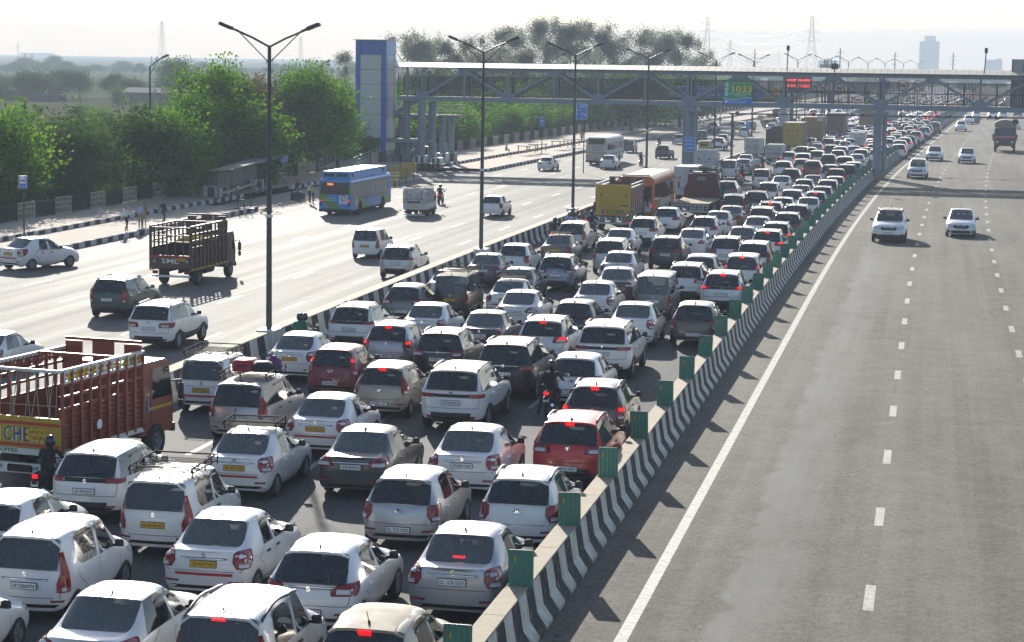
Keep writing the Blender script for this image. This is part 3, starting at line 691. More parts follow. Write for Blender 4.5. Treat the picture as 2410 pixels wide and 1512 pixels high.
for i in range(3):
    b = MB(); b.lathe([(0, -.012), (Wn*.065, -.012), (Wn*.065, 0)], 8, M=Matrix.Translation((-Wn*.39, 0, Hn*(.35-.2*i)))@Matrix.Rotation(radians(90), 4, 'X')@Matrix.Rotation(radians(22.5), 4, 'Z')@Matrix.Scale(-1, 4, (0, 0, 1))); o = b.build('pictogram_disc', white_print, r); fix_normals(o)
    z = Hn*(.35-.2*i); b = MB(); b.cbox(-Wn*.39-Wn*.04, -Wn*.39+Wn*.04, -.022, -.013, z-Hn*.02, z+Hn*.02, .01); b.build('pictogram', black_paint, o)
b = MB(); b.box(-Wn*.44, -Wn*.36, -.016, -.011, -Hn*.45, -Hn*.33); b.build('emblem', white_print, r)
b = MB(); b.lathe([(0, -.016), (Wn*.03, -.016)], 10, M=Matrix.Translation((Wn*.42, 0, -Hn*.38))@Matrix.Rotation(radians(90), 4, 'X')); o = b.build('emblem', white_print, r)
# floodlights and boxes on the footbridge
for i, (x0, y0, x1, y1, lb) in enumerate(((1852, 168, 1855, 118, 'camera mast standing on the footbridge roof above the red message board'), (2316, 180, 2321, 124, 'leaning camera mast standing on the footbridge roof at the empty carriageway'))):
    a = at_y(x0, y0, YB+.3); c = at_y(x1, y1, YB+.3); r = empty('camera_mast', a, label=lb, cat='camera mast'); d = c-a
    b = MB(); b.tube([(0, 0, 0), tuple(d)], .05, 8); b.build('pole', steel_dark, r); b = MB(); b.cbox(d.x-.14, d.x+.14, -.2, .2, d.z-.05, d.z+.42, .04); b.build('camera_box', galv, r)
x = at_y(1965, 160, YB+.2); r = empty('floodlight', (x.x, YB-.1, x.z-.6), label='grey floodlight fixed to the footbridge roof edge, between the two camera masts', cat='floodlight')
b = MB(); b.cbox(-.33, .33, -.12, .1, .45, 1.0, .03); b.build('housing', grey_back, r); b = MB(); b.box(-.29, .29, -.13, -.12, .49, .96); b.build('glass', steel_dark, r); b = MB(); b.beam((0, 0, -.1), (0, 0, .46), .09); b.build('bracket', galv, r)
x = at_y(2400, 152, YB+1); r = empty('sign_back', (x.x+.9, YB+1.2, 0), label='large grey sign back rising over the right end of the footbridge roof', cat='sign')
zt = at_y(2400, 140, YB+1).z; b = MB(); b.box(-1.6, 1.6, 0, .1, zt-4.5, zt); b.build('panel', grey_back, r); b = MB()
for xx in (-1.5, -.5, .5, 1.5): b.box(xx-.04, xx+.04, -.07, 0, zt-4.5, zt)
b.build('frame', galv, r)
# camera gantry: a thin pipe across the lanes behind the bridge with boxes hanging on it
YG = 218.
a = at_y(1500, 246, YG); c = at_y(2410, 280, YG); r = empty('camera_gantry', (a.x, YG, 0), label='thin dark pipe with traffic cameras and lamps slung under the footbridge across the lanes', cat='gantry'); O = Vector(r.location)
p0 = at_y(1715, 268, YG); p1 = at_y(2410, 278.5, YG); dirz = (p1.z-p0.z)/(p1.x-p0.x)
b = MB(); xe = p1.x+5; b.tube([p0-O, Vector((xe, YG, p0.z+dirz*(xe-p0.x)))-O], .075, 8); b.build('pipe', steel_dark, r)
for i, px0 in enumerate((1735, 1790, 1835, 1915, 1930, 2005, 2030, 2075, 2120, 2235, 2300, 2330, 2345, 2390)):
    q = at_y(px0, 270, YG); z = p0.z+dirz*(q.x-p0.x); b = MB()
    if i % 3 == 1: b.cbox(q.x-.28-O.x, q.x+.28-O.x, -.2, .2, z-.62, z-.12, .04)
    else: b.cbox(q.x-.16-O.x, q.x+.16-O.x, -.35, .35, z-.12, z+.26, .05)
    b.build('camera', (cream if i % 3 == 1 and i < 8 else steel_dark) if i not in (2, 10) else grey_back, r)
for xx in (p0.x+.4, xe-.5): b = MB(); b.tube([(xx-O.x, 0, 0), (xx-O.x, 0, p0.z+dirz*(xx-p0.x))], .13, 10); b.build('post', galv, r)
# wide blue direction gantry behind the bridge
YD = 310.
def gx(x): return at_y(x, 215, YD).x
zt, zb_ = at_y(1600, 203, YD).z, at_y(1600, 229, YD).z
r = empty('direction_gantry', (gx(1310), YD, 0), label='blue direction signs in Hindi and English on a gantry seen through the footbridge railing', cat='gantry'); O = Vector(r.location)
for i, (x0, x1) in enumerate(((1428, 1513), (1514, 1630), (1632, 1704), (1706, 1800))):
    A0, A1 = gx(x0)-O.x, gx(x1)-O.x; b = MB(); b.box(A0+.03, A1-.03, -.1, 0, zb_, zt); b.build('sign_panel', blue_sign, r)
    b = MB(); f = .07
    for q in ((A0+.03, A1-.03, zt-f, zt), (A0+.03, A1-.03, zb_, zb_+f)): b.box(q[0], q[1], -.112, -.1, q[2], q[3])
    b.build('border', white_print, r)
    hi, en = (('फरीदाबाद', 'Faridabad'), ('सराय काले खाँ', 'Sarai Kale Khan'), ('नोएडा', 'Rajghat'), ('आई. एस. बी. टी.', 'ISBT'))[i]
    lettering(hi, .42, white_print, r, ((A0+A1)/2, -.115, zt-.5), width=min((A1-A0)*.7, 3.4)); lettering(en, .42, white_print, r, ((A0+A1)/2, -.115, zb_+.5), width=min((A1-A0)*.75, 5))
yl = mat('sign_yellow', (.85, .55, .02), .45)
A0, A1 = gx(1803)-O.x, gx(1835)-O.x; b = MB(); b.box(A0, A1, -.1, 0, zb_, zt); b.build('sign_panel', yl, r)
b = MB(); c = (A0+A1)/2; w = .75; sh = [(c-w, zt-.25), (c-w, zb_+.6), (c, zb_+.15), (c+w, zb_+.6), (c+w, zt-.25)]
for q, s_ in zip(sh, sh[1:]+sh[:1]): b.beam((q[0], -.11, q[1]), (s_[0], -.11, s_[1]), .02, .09)
b.build('shield', black_paint, r); lettering('NH', .36, black_paint, r, (c, -.115, zt-.62), width=.95); lettering('9', .42, black_paint, r, (c, -.115, zb_+.55))
b = MB(); b.beam((gx(1310)-O.x, .3, (zb_+zt)/2+.3), (gx(1845)-O.x, .3, (zb_+zt)/2+.3), .35, .5); b.beam((gx(1310)-O.x, .3, zb_-.1), (gx(1845)-O.x, .3, zb_-.1), .3, .3); b.build('beam', galv, r)
for x, rr in ((1310, .42), (1845, .52)): b = MB(); b.tube([(gx(x)-O.x, .3, -.2), (gx(x)-O.x, .3, zt+.2)], rr, 12); b.build('post', steel if x < 1500 else grey_back, r)
# red message board
YM = 342.
vx = at_y(1878, 196, YM); w = (at_y(1911, 196, YM).x-at_y(1846, 196, YM).x); h = at_y(1878, 179, YM).z-at_y(1878, 211, YM).z
led = mat('led_red', (.5, .01, .01), .5, emit=(1, .03, .02), es=2.2)
r = empty('message_board', (vx.x, YM, 0), label='dark electronic board with red words PLEASE FOLLOW TRAFFIC RULES', cat='message board'); b = MB(); b.box(-w/2, w/2, 0, .5, vx.z-h/2, vx.z+h/2); b.build('cabinet', black_paint, r)
lettering('PLEASE FOLLOW', h*.2, led, r, (0, -.02, vx.z+h*.18), width=w*.9); lettering('TRAFFIC RULES', h*.2, led, r, (0, -.02, vx.z-h*.2), width=w*.86)
b = MB(); b.beam((-w*1.3, .4, vx.z-h*.62), (w*2.6, .4, vx.z-h*.62), .4, .5); b.build('beam', galv, r); b = MB(); b.tube([(-w*.2, .4, 0), (-w*.2, .4, vx.z-h*.6)], .3, 10); b.tube([(w*1.15, .4, 0), (w*1.15, .4, vx.z-h*.6)], .3, 10); b.build('post', galv, r)
# round prohibition signs overhead
rim = mat('sign_rim', (.55, .05, .05), .5); nopark = mat('no_parking_blue', (.10, .16, .60), .5)
for i, (x, y) in enumerate(((2083, 200), (2124, 202), (2161, 203), (1896, 208), (1936, 208), (1974, 209))):
    Q = at_y(x, y, 358.); R_ = 14/(FPX/358.)*.95; r = empty('round_sign', (Q.x, 358, 0), label=('round blue no-parking sign with red rim seen through the footbridge railing', 'round white prohibition sign next to the blue one behind the footbridge', 'round white prohibition sign cut by a truss member behind the footbridge', 'round red-rimmed prohibition sign below the red message board', 'round red-rimmed prohibition sign in the middle of the overhead trio', 'round red-rimmed prohibition sign beside the column behind the footbridge')[i], cat='sign')
    Mx = Matrix.Translation((0, 0, Q.z))@Matrix.Rotation(radians(90), 4, 'X')
    b = MB(); b.lathe([(R_*.78, .02), (R_, .02), (R_, -.05)], 20, M=Mx); o = b.build('rim', rim, r); fix_normals(o); b = MB(); b.lathe([(0, .03), (R_*.8, .03)], 20, M=Mx); o = b.build('disc', nopark if i == 0 else white_print, r)
    b = MB(); b.beam((-R_*.55, -.045, Q.z+R_*.55), (R_*.55, -.045, Q.z-R_*.55), .01, R_*.16)
    if i == 0: b.beam((-R_*.55, -.05, Q.z-R_*.55), (R_*.55, -.05, Q.z+R_*.55), .01, R_*.16)
    b.build('bar', rim, r)
    if i: b = MB(); b.cbox(-R_*.45, R_*.45, -.04, -.035, Q.z-R_*.15, Q.z+R_*.2, .05); b.build('pictogram', black_paint, r)
    b = MB(); b.tube([(0, .12, 0), (0, .12, Q.z)], .09, 8); b.build('post', galv, r)
# blue town sign at the roadside
P = at_y(1369, 263, 197.); W_, H_ = 25.5/(FPX/(YB+1)), 36/(FPX/(YB+1))
r, pn, zc = board('town_sign', 'blue roadside sign for Faridabad and Sarai Kale Khan with white arrows', 'sign', Vector((P.x, 197., P.z)), W_, H_, blue_sign, posts=((.25,),))
for i, (t, h, f) in enumerate((('Faridabad', .1, .6), ('सराय काले खाँ', .1, .6), ('Sarai Kale', .09, .6), ('Khan', .09, .3), ('आई. एस. बी. टी.', .09, .45), ('ISBT', .09, .25))): lettering(t, H_*.075, white_print, r, (W_*.12, -.012, zc+H_*(.43-.165*i)), width=W_*f)
b = MB(); b.box(-W_/2, W_/2, -.01, 0, zc+H_*.33, zc+H_*.35); b.box(-W_/2, W_/2, -.01, 0, zc-H_*.16, zc-H_*.14); b.build('divider', white_print, r)
for sx, z in ((-1, zc+.0), (1, zc-H_*.3)):
    b = MB(); b.beam((sx*W_*.3-.12*sx*-1, -.012, z-.12), (sx*W_*.3+.12*sx, -.012, z+.12), .01, .06); b.beam((sx*W_*.3+.14*sx, -.012, z+.15), (sx*W_*.3-.08*sx, -.012, z+.15), .01, .06); b.beam((sx*W_*.3+.14*sx, -.012, z+.15), (sx*W_*.3+.14*sx, -.012, z-.07), .01, .06); b.build('arrow', white_print, r)
# small signs
P = at_y(1761, 312, 250); r, pn, zc = board('small_sign', 'narrow blue sign on a pole in front of the parked rickshaws', 'sign', Vector((P.x, 250, at_y(1761, 296, 250).z)), .55, .9, blue_sign, posts=((0,),), frame=False)
for i in range(3): b = MB(); z = zc+.26-.26*i; b.beam((-.1, -.01, z-.08), (.1, -.01, z+.08), .008, .05); b.beam((-.1, -.01, z+.08), (.1, -.01, z+.08), .008, .05); b.build('mark', white_print, r)
P = at_y(1275.5, 287, 229); r, pn, zc = board('small_sign', 'small blue arrow sign on a thin pole in the bushes beyond the stair', 'sign', Vector((P.x, 229, P.z)), .5, .95, blue_sign, posts=((0,),))
b = MB(); b.beam((-.1, -.01, zc-.15), (.1, -.01, zc+.15), .008, .07); b.beam((.1, -.01, zc+.15), (-.08, -.01, zc+.12), .008, .07); b.build('arrow', white_print, r)
# ------------------------------------------------------------------ bus shelter
r = empty('bus_shelter', (-52.2, 184, .5), label='old bus shelter with mesh back panels and a thin sagging roof', cat='bus shelter')
A = at(513, 470, .5); Bq = at(605, 440, .5); d = (Bq-A); L = d.length; r.location = A; r.rotation_euler = (0, 0, atan2(d.y, d.x)); 
hs = at_y(513, 400, A.y).z-.5
shelter_roof = mat('shelter_roof', (.12, .12, .115), .8, noise=(2, .6, (.2, .19, .17))); shelter_frame = mat('shelter_frame', (.13, .14, .13), .7); smesh = mat('shelter_mesh', (.10, .10, .09), .6)
for i in range(4): b = MB(); x = L*i/3*.97; b.box(x-.05, x+.05, -.05, .05, 0, hs); b.build('post', shelter_frame, r)
for i in range(3):
    x0 = L*i/3*.97+.15; x1 = L*(i+1)/3*.97-.15; b = MB(); b.box(x0, x1, .0, .02, .75, hs-.35); o = b.build('mesh_panel', smesh, r)
    b = MB()
    for q in (.72, hs-.35, (hs+.4)/2): b.box(x0-.05, x1+.05, -.03, .04, q, q+.06)
    for q in (x0, x1, (x0+x1)/2): b.box(q-.025, q+.025, -.03, .04, .72, hs-.32)
    b.build('panel_frame', shelter_frame, o)
b = MB(); b.box(.2, L-.1, -.55, -.1, .42, .5); b.build('bench', cream, r)
b = MB(); b.add([(-.7, -1.2, hs+.05), (L*1.45, -1.2, hs+.2), (L*1.45, .6, hs+.10), (-.7, .6, hs-.05)], [(0, 1, 2, 3)]); b.add([(-.7, -1.2, hs-.04), (L*1.45, -1.2, hs+.11), (L*1.45, .6, hs+.01), (-.7, .6, hs-.14)], [(3, 2, 1, 0)]); b.box(-.7, L*1.45, -1.22, -1.18, hs+.02, hs+.14); b.build('roof', shelter_roof, r)
b = MB(); b.box(L*1.12, L*1.3, -1.6, -1.55, hs-.35, hs+.08); b.build('name_board', blue_sign, r); lettering('BUS STOP', .12, white_print, r, (L*1.21, -1.61, hs-.14), width=L*.15)
for i, (x, y) in enumerate(((508, 470), (592, 452))):
    P = at(x, y, .3); b = MB(); b.cbox(-.8, .8, -.5, .5, 0, .95, .08); o = b.build('concrete_block', white_paint); o.location = P; o.rotation_euler = (0, 0, -.3); tag(o, ('black and white concrete block at the near end of the shelter', 'black and white concrete block at the seat end of the shelter')[i], 'block')
    b = MB(); b.box(-.35, .25, -.505, -.5, .02, .9); b.box(.8, .806, -.3, .3, .02, .9); b.build('stripe', C_['kerb_black'], o)
b = MB()
for x in (-.45, 0, .45): b.tube([(x, 0, 0), (x, 0, 1.45)], .03, 6)
b.tube([(-.45, 0, .6), (.1, 0, .62)], .025, 6); b.cbox(-.7, .7, -.18, .18, -.02, .06, .02); o = b.build('hurdle', black_paint); o.location = at(575, 492, .27); tag(o, 'bare black metal frame standing on the kerb in front of the bus shelter', 'frame')
b = MB()
for i in range(46):
    a = random.uniform(0, 6.28); q = abs(random.gauss(0, .5)); b.add([(q*cos(a)+random.uniform(-.2, .2), q*sin(a)+random.uniform(-.2, .2), max(0, .35-q*.4)*random.random()+.02*k) for k in range(4)], [(0, 1, 2, 3)])
o = b.build('rubble', C_['kerb_black']); o.location = at(628, 502, .05); o['kind'] = 'stuff'
b = MB(); b.cbox(-.5, .5, -.4, .4, 0, .55, .15); o = b.build('stone_block', C_['kerb_black']); o.location = at(701, 470, .1); tag(o, 'dark broken kerb block beside the people waiting behind the blue bus', 'block')
# vendor carts by the railing
def cart():
    r = empty('handcart'); b = MB(); b.box(-1.2, 1.2, -.6, .6, .72, .8); b.build('table_top', rust, r)
    b = MB()
    for x in (-1.05, 1.05):
        for y in (-.5, .5): b.box(x-.04, x+.04, y-.04, y+.04, 0, .72)
    b.box(-1.1, 1.1, -.52, -.46, .3, .36); b.build('frame', yellow_barr, r); return r
kc = cart()
for i, (x, y) in enumerate(((1240, 360), (1265, 356), (1318, 348), (1345, 344))):
    o = kc if i == 0 else dup_tree(kc); o.location = at(x, y, .5); o.rotation_euler = (0, 0, 1.3); tag(o, 'low wooden vendor table standing on the footpath by the railing', 'vendor table', 'vendor tables on the footpath')
# ------------------------------------------------------------------ car materials
def paint(name, col, metal=0., rough=.32, coat=.6, dust=.05):
    t = NT('paint_'+name); n = t.noise(t.obj(), 2.2, 5, .65); sp = t.n('SeparateXYZ'); t.l(t.obj(), sp.inputs[0])
    if max(col) < .14: dust *= .25
    low = t.rng(sp.outputs[2], .25, .75, .35 if max(col) > .14 else .16, 0.); d = t.math('MULTIPLY', t.math('ADD', low, dust), t.rng(n, .3, .7, .3, 1.))
    t.l(t.mix(d, col, (.36, .32, .25)), t.b.inputs['Base Color']); t.b.inputs['Metallic'].default_value = metal
    t.l(t.math('ADD', rough, t.math('MULTIPLY', d, .35)), t.b.inputs['Roughness']); t.b.inputs['Coat Weight'].default_value = coat; t.b.inputs['Coat Roughness'].default_value = .08
    bf = t.n('NewGeometry').outputs['Backfacing']; df = t.n('BsdfDiffuse'); df.inputs[0].default_value = (.03, .03, .032, 1); mx = t.n('MixShader')
    t.l(bf, mx.inputs[0]); t.l(t.b.outputs[0], mx.inputs[1]); t.l(df.outputs[0], mx.inputs[2]); t.l(mx.outputs[0], t.out.inputs[0]); return t.m
PAINT = {n: paint(n, c, *a) for n, c, *a in (('white', (.80, .80, .79)), ('cream', (.60, .56, .48)), ('silver', (.47, .48, .49), .5, .34), ('grey', (.17, .175, .18), .4, .36), ('brown', (.115, .10, .085), .4, .38),
    ('beige', (.40, .355, .28), .3, .38), ('black', (.012, .013, .016)), ('navy', (.014, .022, .05), .2), ('blue', (.06, .10, .19), .4), ('maroon', (.20, .012, .022), .2), ('red', (.60, .016, .012)), ('green', (.012, .06, .04)),
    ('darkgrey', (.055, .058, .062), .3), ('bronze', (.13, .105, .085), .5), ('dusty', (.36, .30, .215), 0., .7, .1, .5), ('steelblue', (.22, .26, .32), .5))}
plastic = mat('black_plastic', (.022, .023, .025), .6, noise=(4, .5, (.06, .055, .05))); chrome = mat('chrome', (.75, .76, .78), .14, 1.); rubber = mat('rubber', (.018, .018, .019), .8)
alloy = mat('alloy_rim', (.36, .37, .39), .35, .8); steelrim = mat('steel_rim', (.22, .225, .23), .5, .6); cabin = mat('cabin', (.035, .035, .037), .85); seatm = mat('seat', (.17, .155, .14), .85); shelf_m = mat('parcel_shelf', (.30, .29, .26), .8)
lens_red = mat('lens_red', (.26, .008, .012), .12, coat=.5); lens_lit = mat('lens_lit', (.6, .01, .01), .2, emit=(1, .006, .01), es=1.3); lens_clear = mat('lens_clear', (.62, .62, .64), .1, coat=.5)
plate_w = mat('plate_white', (.86, .86, .84), .4); plate_y = mat('plate_yellow', (.72, .42, .015), .45); ink = mat('plate_ink', (.012, .012, .013), .5); tape_red = mat('red_tape', (.50, .02, .02), .5); visor = mat('visor', (.012, .014, .016), .15)
gap_m = mat('panel_gap', (.03, .03, .03), .8)
def glass(name, tint, dust, dcol=(.42, .42, .40)):  # dust: dusty film; on rear panes its pale colour also paints in reflected sky
    t = NT(name); fr = t.n('Fresnel'); fr.inputs[0].default_value = 1.5; tr = t.n('BsdfTransparent'); tr.inputs[0].default_value = (*tint, 1); gl = t.n('BsdfGlossy'); gl.inputs[0].default_value = (1, 1, 1, 1); gl.inputs[1].default_value = .04
    df = t.n('BsdfDiffuse'); df.inputs[0].default_value = (*dcol, 1); m0 = t.n('MixShader'); n = t.noise(t.obj(), .8, 2, .5)
    t.l(t.rng(n, .25, .75, dust*.7, dust*1.25), m0.inputs[0]); t.l(tr.outputs[0], m0.inputs[1]); t.l(df.outputs[0], m0.inputs[2]); m1 = t.n('MixShader')
    t.l(t.math('MINIMUM', t.math('MULTIPLY', fr.outputs[0], 1.35), 1.), m1.inputs[0]); t.l(m0.outputs[0], m1.inputs[1]); t.l(gl.outputs[0], m1.inputs[2]); t.l(m1.outputs[0], t.out.inputs[0]); return t.m
glass_side = glass('glass_side', (.50, .54, .53), .03); glass_rear = glass('glass_rear', (.36, .41, .42), .08, (.30, .34, .38)); glass_sedan = glass('glass_sedan_rear', (.62, .67, .65), .20, (.46, .48, .46)); glass_dark = glass('glass_dark', (.06, .075, .085), .03)

# ------------------------------------------------------------------ car bodies
def body_cage(sp):
    """Cross-sections from tail to nose; returns vertices, faces, face kinds."""
    L, W, H, yr, yf, R, zg = (sp[k] for k in ('L', 'W', 'H', 'yr', 'yf', 'R', 'zg')); w = W/2; belt, hood, gb = sp['belt'], sp['hood'], sp['gb']; rw = sp['rw']; za = 2*R+.05
    S_ = []
    def st(yl, yb, yt, zb, xb, zte, xt, ztc, nar=0., arch=0, bow=0., zl=None, zm=None):
        zl_ = za if arch else (zl or zg); zm_ = max(za+.10, .56) if arch else (zm or .52)
        S_.append([(w*.80-nar, yl, zl_), (w*.965-nar, yl, zl_+.04), (w-nar, yl, zm_), (w*.985-nar*.8, (yl*1.3+yb*.7)/2, max(zb-.13, zm_+.05)), (xb, yb, zb), (xt, yt, zte), (xt*.80, yt-bow*.62, zte+.80*(ztc-zte)), (0, yt-bow, ztc)])
    sed = sp['type'] == 'sedan'; g0, g1 = sp['gy0'], sp['gy1']; wst, wsb = sp['wst'], sp['wsb']; bp = sp['bp']; aw = .40
    if sed:
        dk = sp['deck']
        st(.0, .03, .05, dk-.10, w*.86, dk-.03, w*.70, dk+.02, nar=.12, zl=zg+.10, bow=.05)
        st(.14, .12, .14, dk-.05, w*.93, dk+.0, w*.74, dk+.035, nar=.02, zl=zg+.03, bow=.05)
        st(yr-aw, g0-.10, g0, belt, w*.95, dk+.02, w*.74, dk+.05, bow=.10)
        st(yr, g0+.30, g1, belt+.005, w*.95, H-.085, rw*.96, H-.03, arch=1, bow=.10)
        st(yr+aw, sp['cy'], sp['cyt'], belt, w*.95, H-.055, rw, H)
    else:
        st(.0, g0-.02, g0, gb-.07, w*.88, gb-.015, w*.80, gb+.0, nar=.10, zl=zg+.08, bow=.05)
        st(yr-aw, g0+.14, g1, belt+(gb-belt)*.5, w*.95, H-.10, rw*.97, H-.035, nar=.0, zl=zg+.03, bow=.06)
        st(yr, sp['cy'], sp['cyt'], belt+.01, w*.95, H-.07, rw, H-.01, arch=1)
        st(yr+aw, sp['cy']+.35, sp['cyt']+.35, belt, w*.955, H-.065, rw, H)
    st(bp-.05, bp-.05, bp-.05, belt-.005, w*.955, H-.07, rw, H+.005); st(bp+.06, bp+.06, bp+.06, belt-.01, w*.955, H-.07, rw, H+.004)
    st(yf-aw, wsb-.30, wst, belt-.03, w*.95, H-.095, rw*.95, H-.03, bow=-.07)
    st(yf, wsb-.02, wsb, hood-.04, w*.94, hood-.005, w*.80, hood+.03, arch=1, bow=-.12)
    st(yf+aw, yf+aw-.05, yf+aw-.05, hood-.13, w*.90, hood-.07, w*.74, hood-.02, bow=-.06)
    st(L-.13, L-.16, L-.2, hood-.25, w*.82, hood-.20, w*.66, hood-.14, nar=.07, bow=-.08, zm=.46)
    st(L-.02, L-.06, L-.08, hood-.36, w*.66, hood-.31, w*.52, hood-.27, nar=.24, bow=-.06, zl=zg+.03, zm=.45)
    n = len(S_); V = []; idx = []
    for s in S_:
        r = [len(V)+i for i in range(8)]; V += s; l = [len(V)+i for i in range(7)]; V += [(-x, y, z) for x, y, z in s[:7]]; idx.append((r, l+[r[7]]))
    F = []; K = []
    iC = 3 if not sed else 4; iB = iC+1 if sed else iC+1
    names = {}
    if sed: rg, qs = 2, [(4, 'rear_door'), (6, 'front_door')]; fw = 7
    else: rg, qs = 0, [(2, 'rear_door'), (3, 'rear_door'), (5, 'front_door')]; fw = 6
    qs = [(4, 'rear_door_window'), (6, 'front_door_window')] if sed else [(2, 'rear_door_window'), (3, 'rear_door_window'), (5, 'front_door_window')]
    if sp.get('quarter') and not sed: qs.append((1, 'quarter_window'))
    if sed and sp.get('quarter'): qs.append((3, 'quarter_window'))
    fw = 7 if sed else 6
    qd = dict(qs)
    for i in range(n-1):
        for side in (0, 1):
            a, b = idx[i][side], idx[i+1][side]
            for j in range(7):
                f = (a[j], a[j+1], b[j+1], b[j]) if side == 0 else (a[j], b[j], b[j+1], a[j+1])
                k = 'body'
                if j in (5, 6) and i == rg: k = 'rear_window'
                elif j in (5, 6) and i == fw: k = 'windshield'
                elif j == 4 and i in qd: k = qd[i]+('_r' if side == 0 else '_l')
                elif j == 0: k = 'clad'
                elif j == 1 and sp.get('clad'): k = 'clad' if sp['clad'] > 1 or i not in (0,) else 'body'
                F.append(f); K.append(k)
    for i, fl in ((0, 0), (n-1, 1)):
        r, l = idx[i]
        for j in range(7):
            f = (r[j], l[j], l[j+1], r[j+1]) if j < 6 else (r[6], l[6], r[7])
            if fl: f = tuple(reversed(f))
            F.append(f); K.append('clad' if (j == 0 or (j == 1 and sp.get('clad'))) else 'body')
    return V, [tuple(reversed(f)) for f in F], K
SPECS = {
 'wagonr': dict(type='hatch', L=3.66, W=1.63, H=1.68, yr=.66, yf=3.08, R=.285, zg=.20, belt=1.0, hood=1.02, gb=1.05, gy0=.07, gy1=.28, rw=0.655, wst=2.18, wsb=2.86, bp=1.72, cy=.70, cyt=.78),
 'hatch': dict(type='hatch', L=3.84, W=1.72, H=1.52, yr=.70, yf=3.15, R=.295, zg=.19, belt=.96, hood=.95, gb=1.0, gy0=.12, gy1=.58, rw=0.615, wst=1.98, wsb=2.82, bp=1.74, cy=.92, cyt=1.02),
 'hatchlow': dict(type='hatch', L=3.98, W=1.745, H=1.50, yr=.72, yf=3.24, R=.30, zg=.19, belt=.95, hood=.93, gb=.98, gy0=.14, gy1=.70, rw=0.615, wst=2.02, wsb=2.92, bp=1.80, cy=.98, cyt=1.10),
 'i10': dict(type='hatch', L=3.77, W=1.66, H=1.53, yr=.67, yf=3.10, R=.285, zg=.18, belt=.97, hood=.97, gb=1.02, gy0=.12, gy1=.52, rw=0.610, wst=1.96, wsb=2.78, bp=1.72, cy=.88, cyt=.98),
 'suv': dict(type='hatch', L=4.20, W=1.79, H=1.65, yr=.80, yf=3.40, R=.34, zg=.24, belt=1.07, hood=1.05, gb=1.12, gy0=.13, gy1=.55, rw=0.635, wst=2.22, wsb=3.05, bp=1.92, cy=1.02, cyt=1.14, clad=1, quarter=1),
 'bigsuv': dict(type='hatch', L=4.62, W=1.89, H=1.76, yr=.92, yf=3.68, R=.365, zg=.26, belt=1.14, hood=1.12, gb=1.20, gy0=.12, gy1=.52, rw=0.685, wst=2.46, wsb=3.32, bp=2.18, cy=1.25, cyt=1.36, clad=1, quarter=1),
 'mpv': dict(type='hatch', L=4.39, W=1.735, H=1.69, yr=.86, yf=3.60, R=.305, zg=.20, belt=1.02, hood=1.02, gb=1.06, gy0=.10, gy1=.46, rw=0.640, wst=2.55, wsb=3.36, bp=2.20, cy=1.28, cyt=1.38, quarter=1),
 'van': dict(type='hatch', L=3.67, W=1.48, H=1.82, yr=.70, yf=3.02, R=.275, zg=.22, belt=1.02, hood=1.05, gb=1.06, gy0=.05, gy1=.20, rw=0.655, wst=2.90, wsb=3.32, bp=2.10, cy=.72, cyt=.80, quarter=1),
 'sedan': dict(type='sedan', L=3.995, W=1.72, H=1.52, yr=.76, yf=3.20, R=.295, zg=.18, belt=.96, hood=.95, gb=1.0, deck=1.03, gy0=.44, gy1=.98, rw=0.615, wst=2.02, wsb=2.88, bp=1.84, cy=1.22, cyt=1.36),
 'sedanlow': dict(type='sedan', L=4.40, W=1.71, H=1.485, yr=.88, yf=3.50, R=.30, zg=.17, belt=.93, hood=.92, gb=.97, deck=1.0, gy0=.58, gy1=1.22, rw=0.605, wst=2.22, wsb=3.14, bp=2.06, cy=1.42, cyt=1.58, quarter=1),
}
carrier_m = mat('carrier_black', (.012, .012, .012), .85, spec=.12)
CAGES = {}; BODY = {}
def bake_bodies():
    tmp = []
    for nm, sp in SPECS.items():
        V, F, K = body_cage(sp)
        for kind in sorted(set(k if k != 'clad' else 'body' for k in K)):
            fs = [(f, k) for f, k in zip(F, K) if (k if k != 'clad' else 'body') == kind]; used = sorted({i for f, _ in fs for i in f}); mp = {u: i for i, u in enumerate(used)}
            me = D.meshes.new(kind); me.from_pydata([V[u] for u in used], [], [tuple(mp[i] for i in f) for f, _ in fs]); me.polygons.foreach_set('material_index', [1 if k == 'clad' else 0 for _, k in fs]); me.polygons.foreach_set('use_smooth', [True]*len(fs))
            o = D.objects.new(kind, me); COL.objects.link(o); md = o.modifiers.new('s', 'SUBSURF'); md.levels = md.render_levels = 2; md.boundary_smooth = 'PRESERVE_CORNERS'; tmp.append((nm, kind, o))
        me = D.meshes.new('full'); me.from_pydata(V, [], F); me.polygons.foreach_set('use_smooth', [True]*len(F)); o = D.objects.new('full', me); COL.objects.link(o); md = o.modifiers.new('s', 'SUBSURF'); md.levels = 1
        me.polygons.foreach_set('material_index', [0 if k == 'body' else 1 if k == 'clad' else 2 for k in K]); tmp.append((nm, 'full', o))
    dg = bpy.context.evaluated_depsgraph_get()
    for nm, kind, o in tmp: BODY[nm, kind] = D.meshes.new_from_object(o.evaluated_get(dg)); BODY[nm, kind].name = kind
    for nm, kind, o in tmp: D.objects.remove(o)
    for nm in SPECS:
        me = BODY[nm, 'full']; CAGES[nm] = BVHTree.FromPolygons([v.co.copy() for v in me.vertices], [tuple(p.vertices) for p in me.polygons])
bake_bodies()
_bv = {}
def bvh_of(nm):
    """Hit surface: the fully smoothed shell including its windows."""
    if nm not in _bv:
        vs = []; fs = []
        for (n, k), me in BODY.items():
            if n == nm and k != 'full':
                o = len(vs); vs += [v.co.copy() for v in me.vertices]; fs += [tuple(i+o for i in p.vertices) for p in me.polygons]
        _bv[nm] = BVHTree.FromPolygons(vs, fs)
    return _bv[nm]
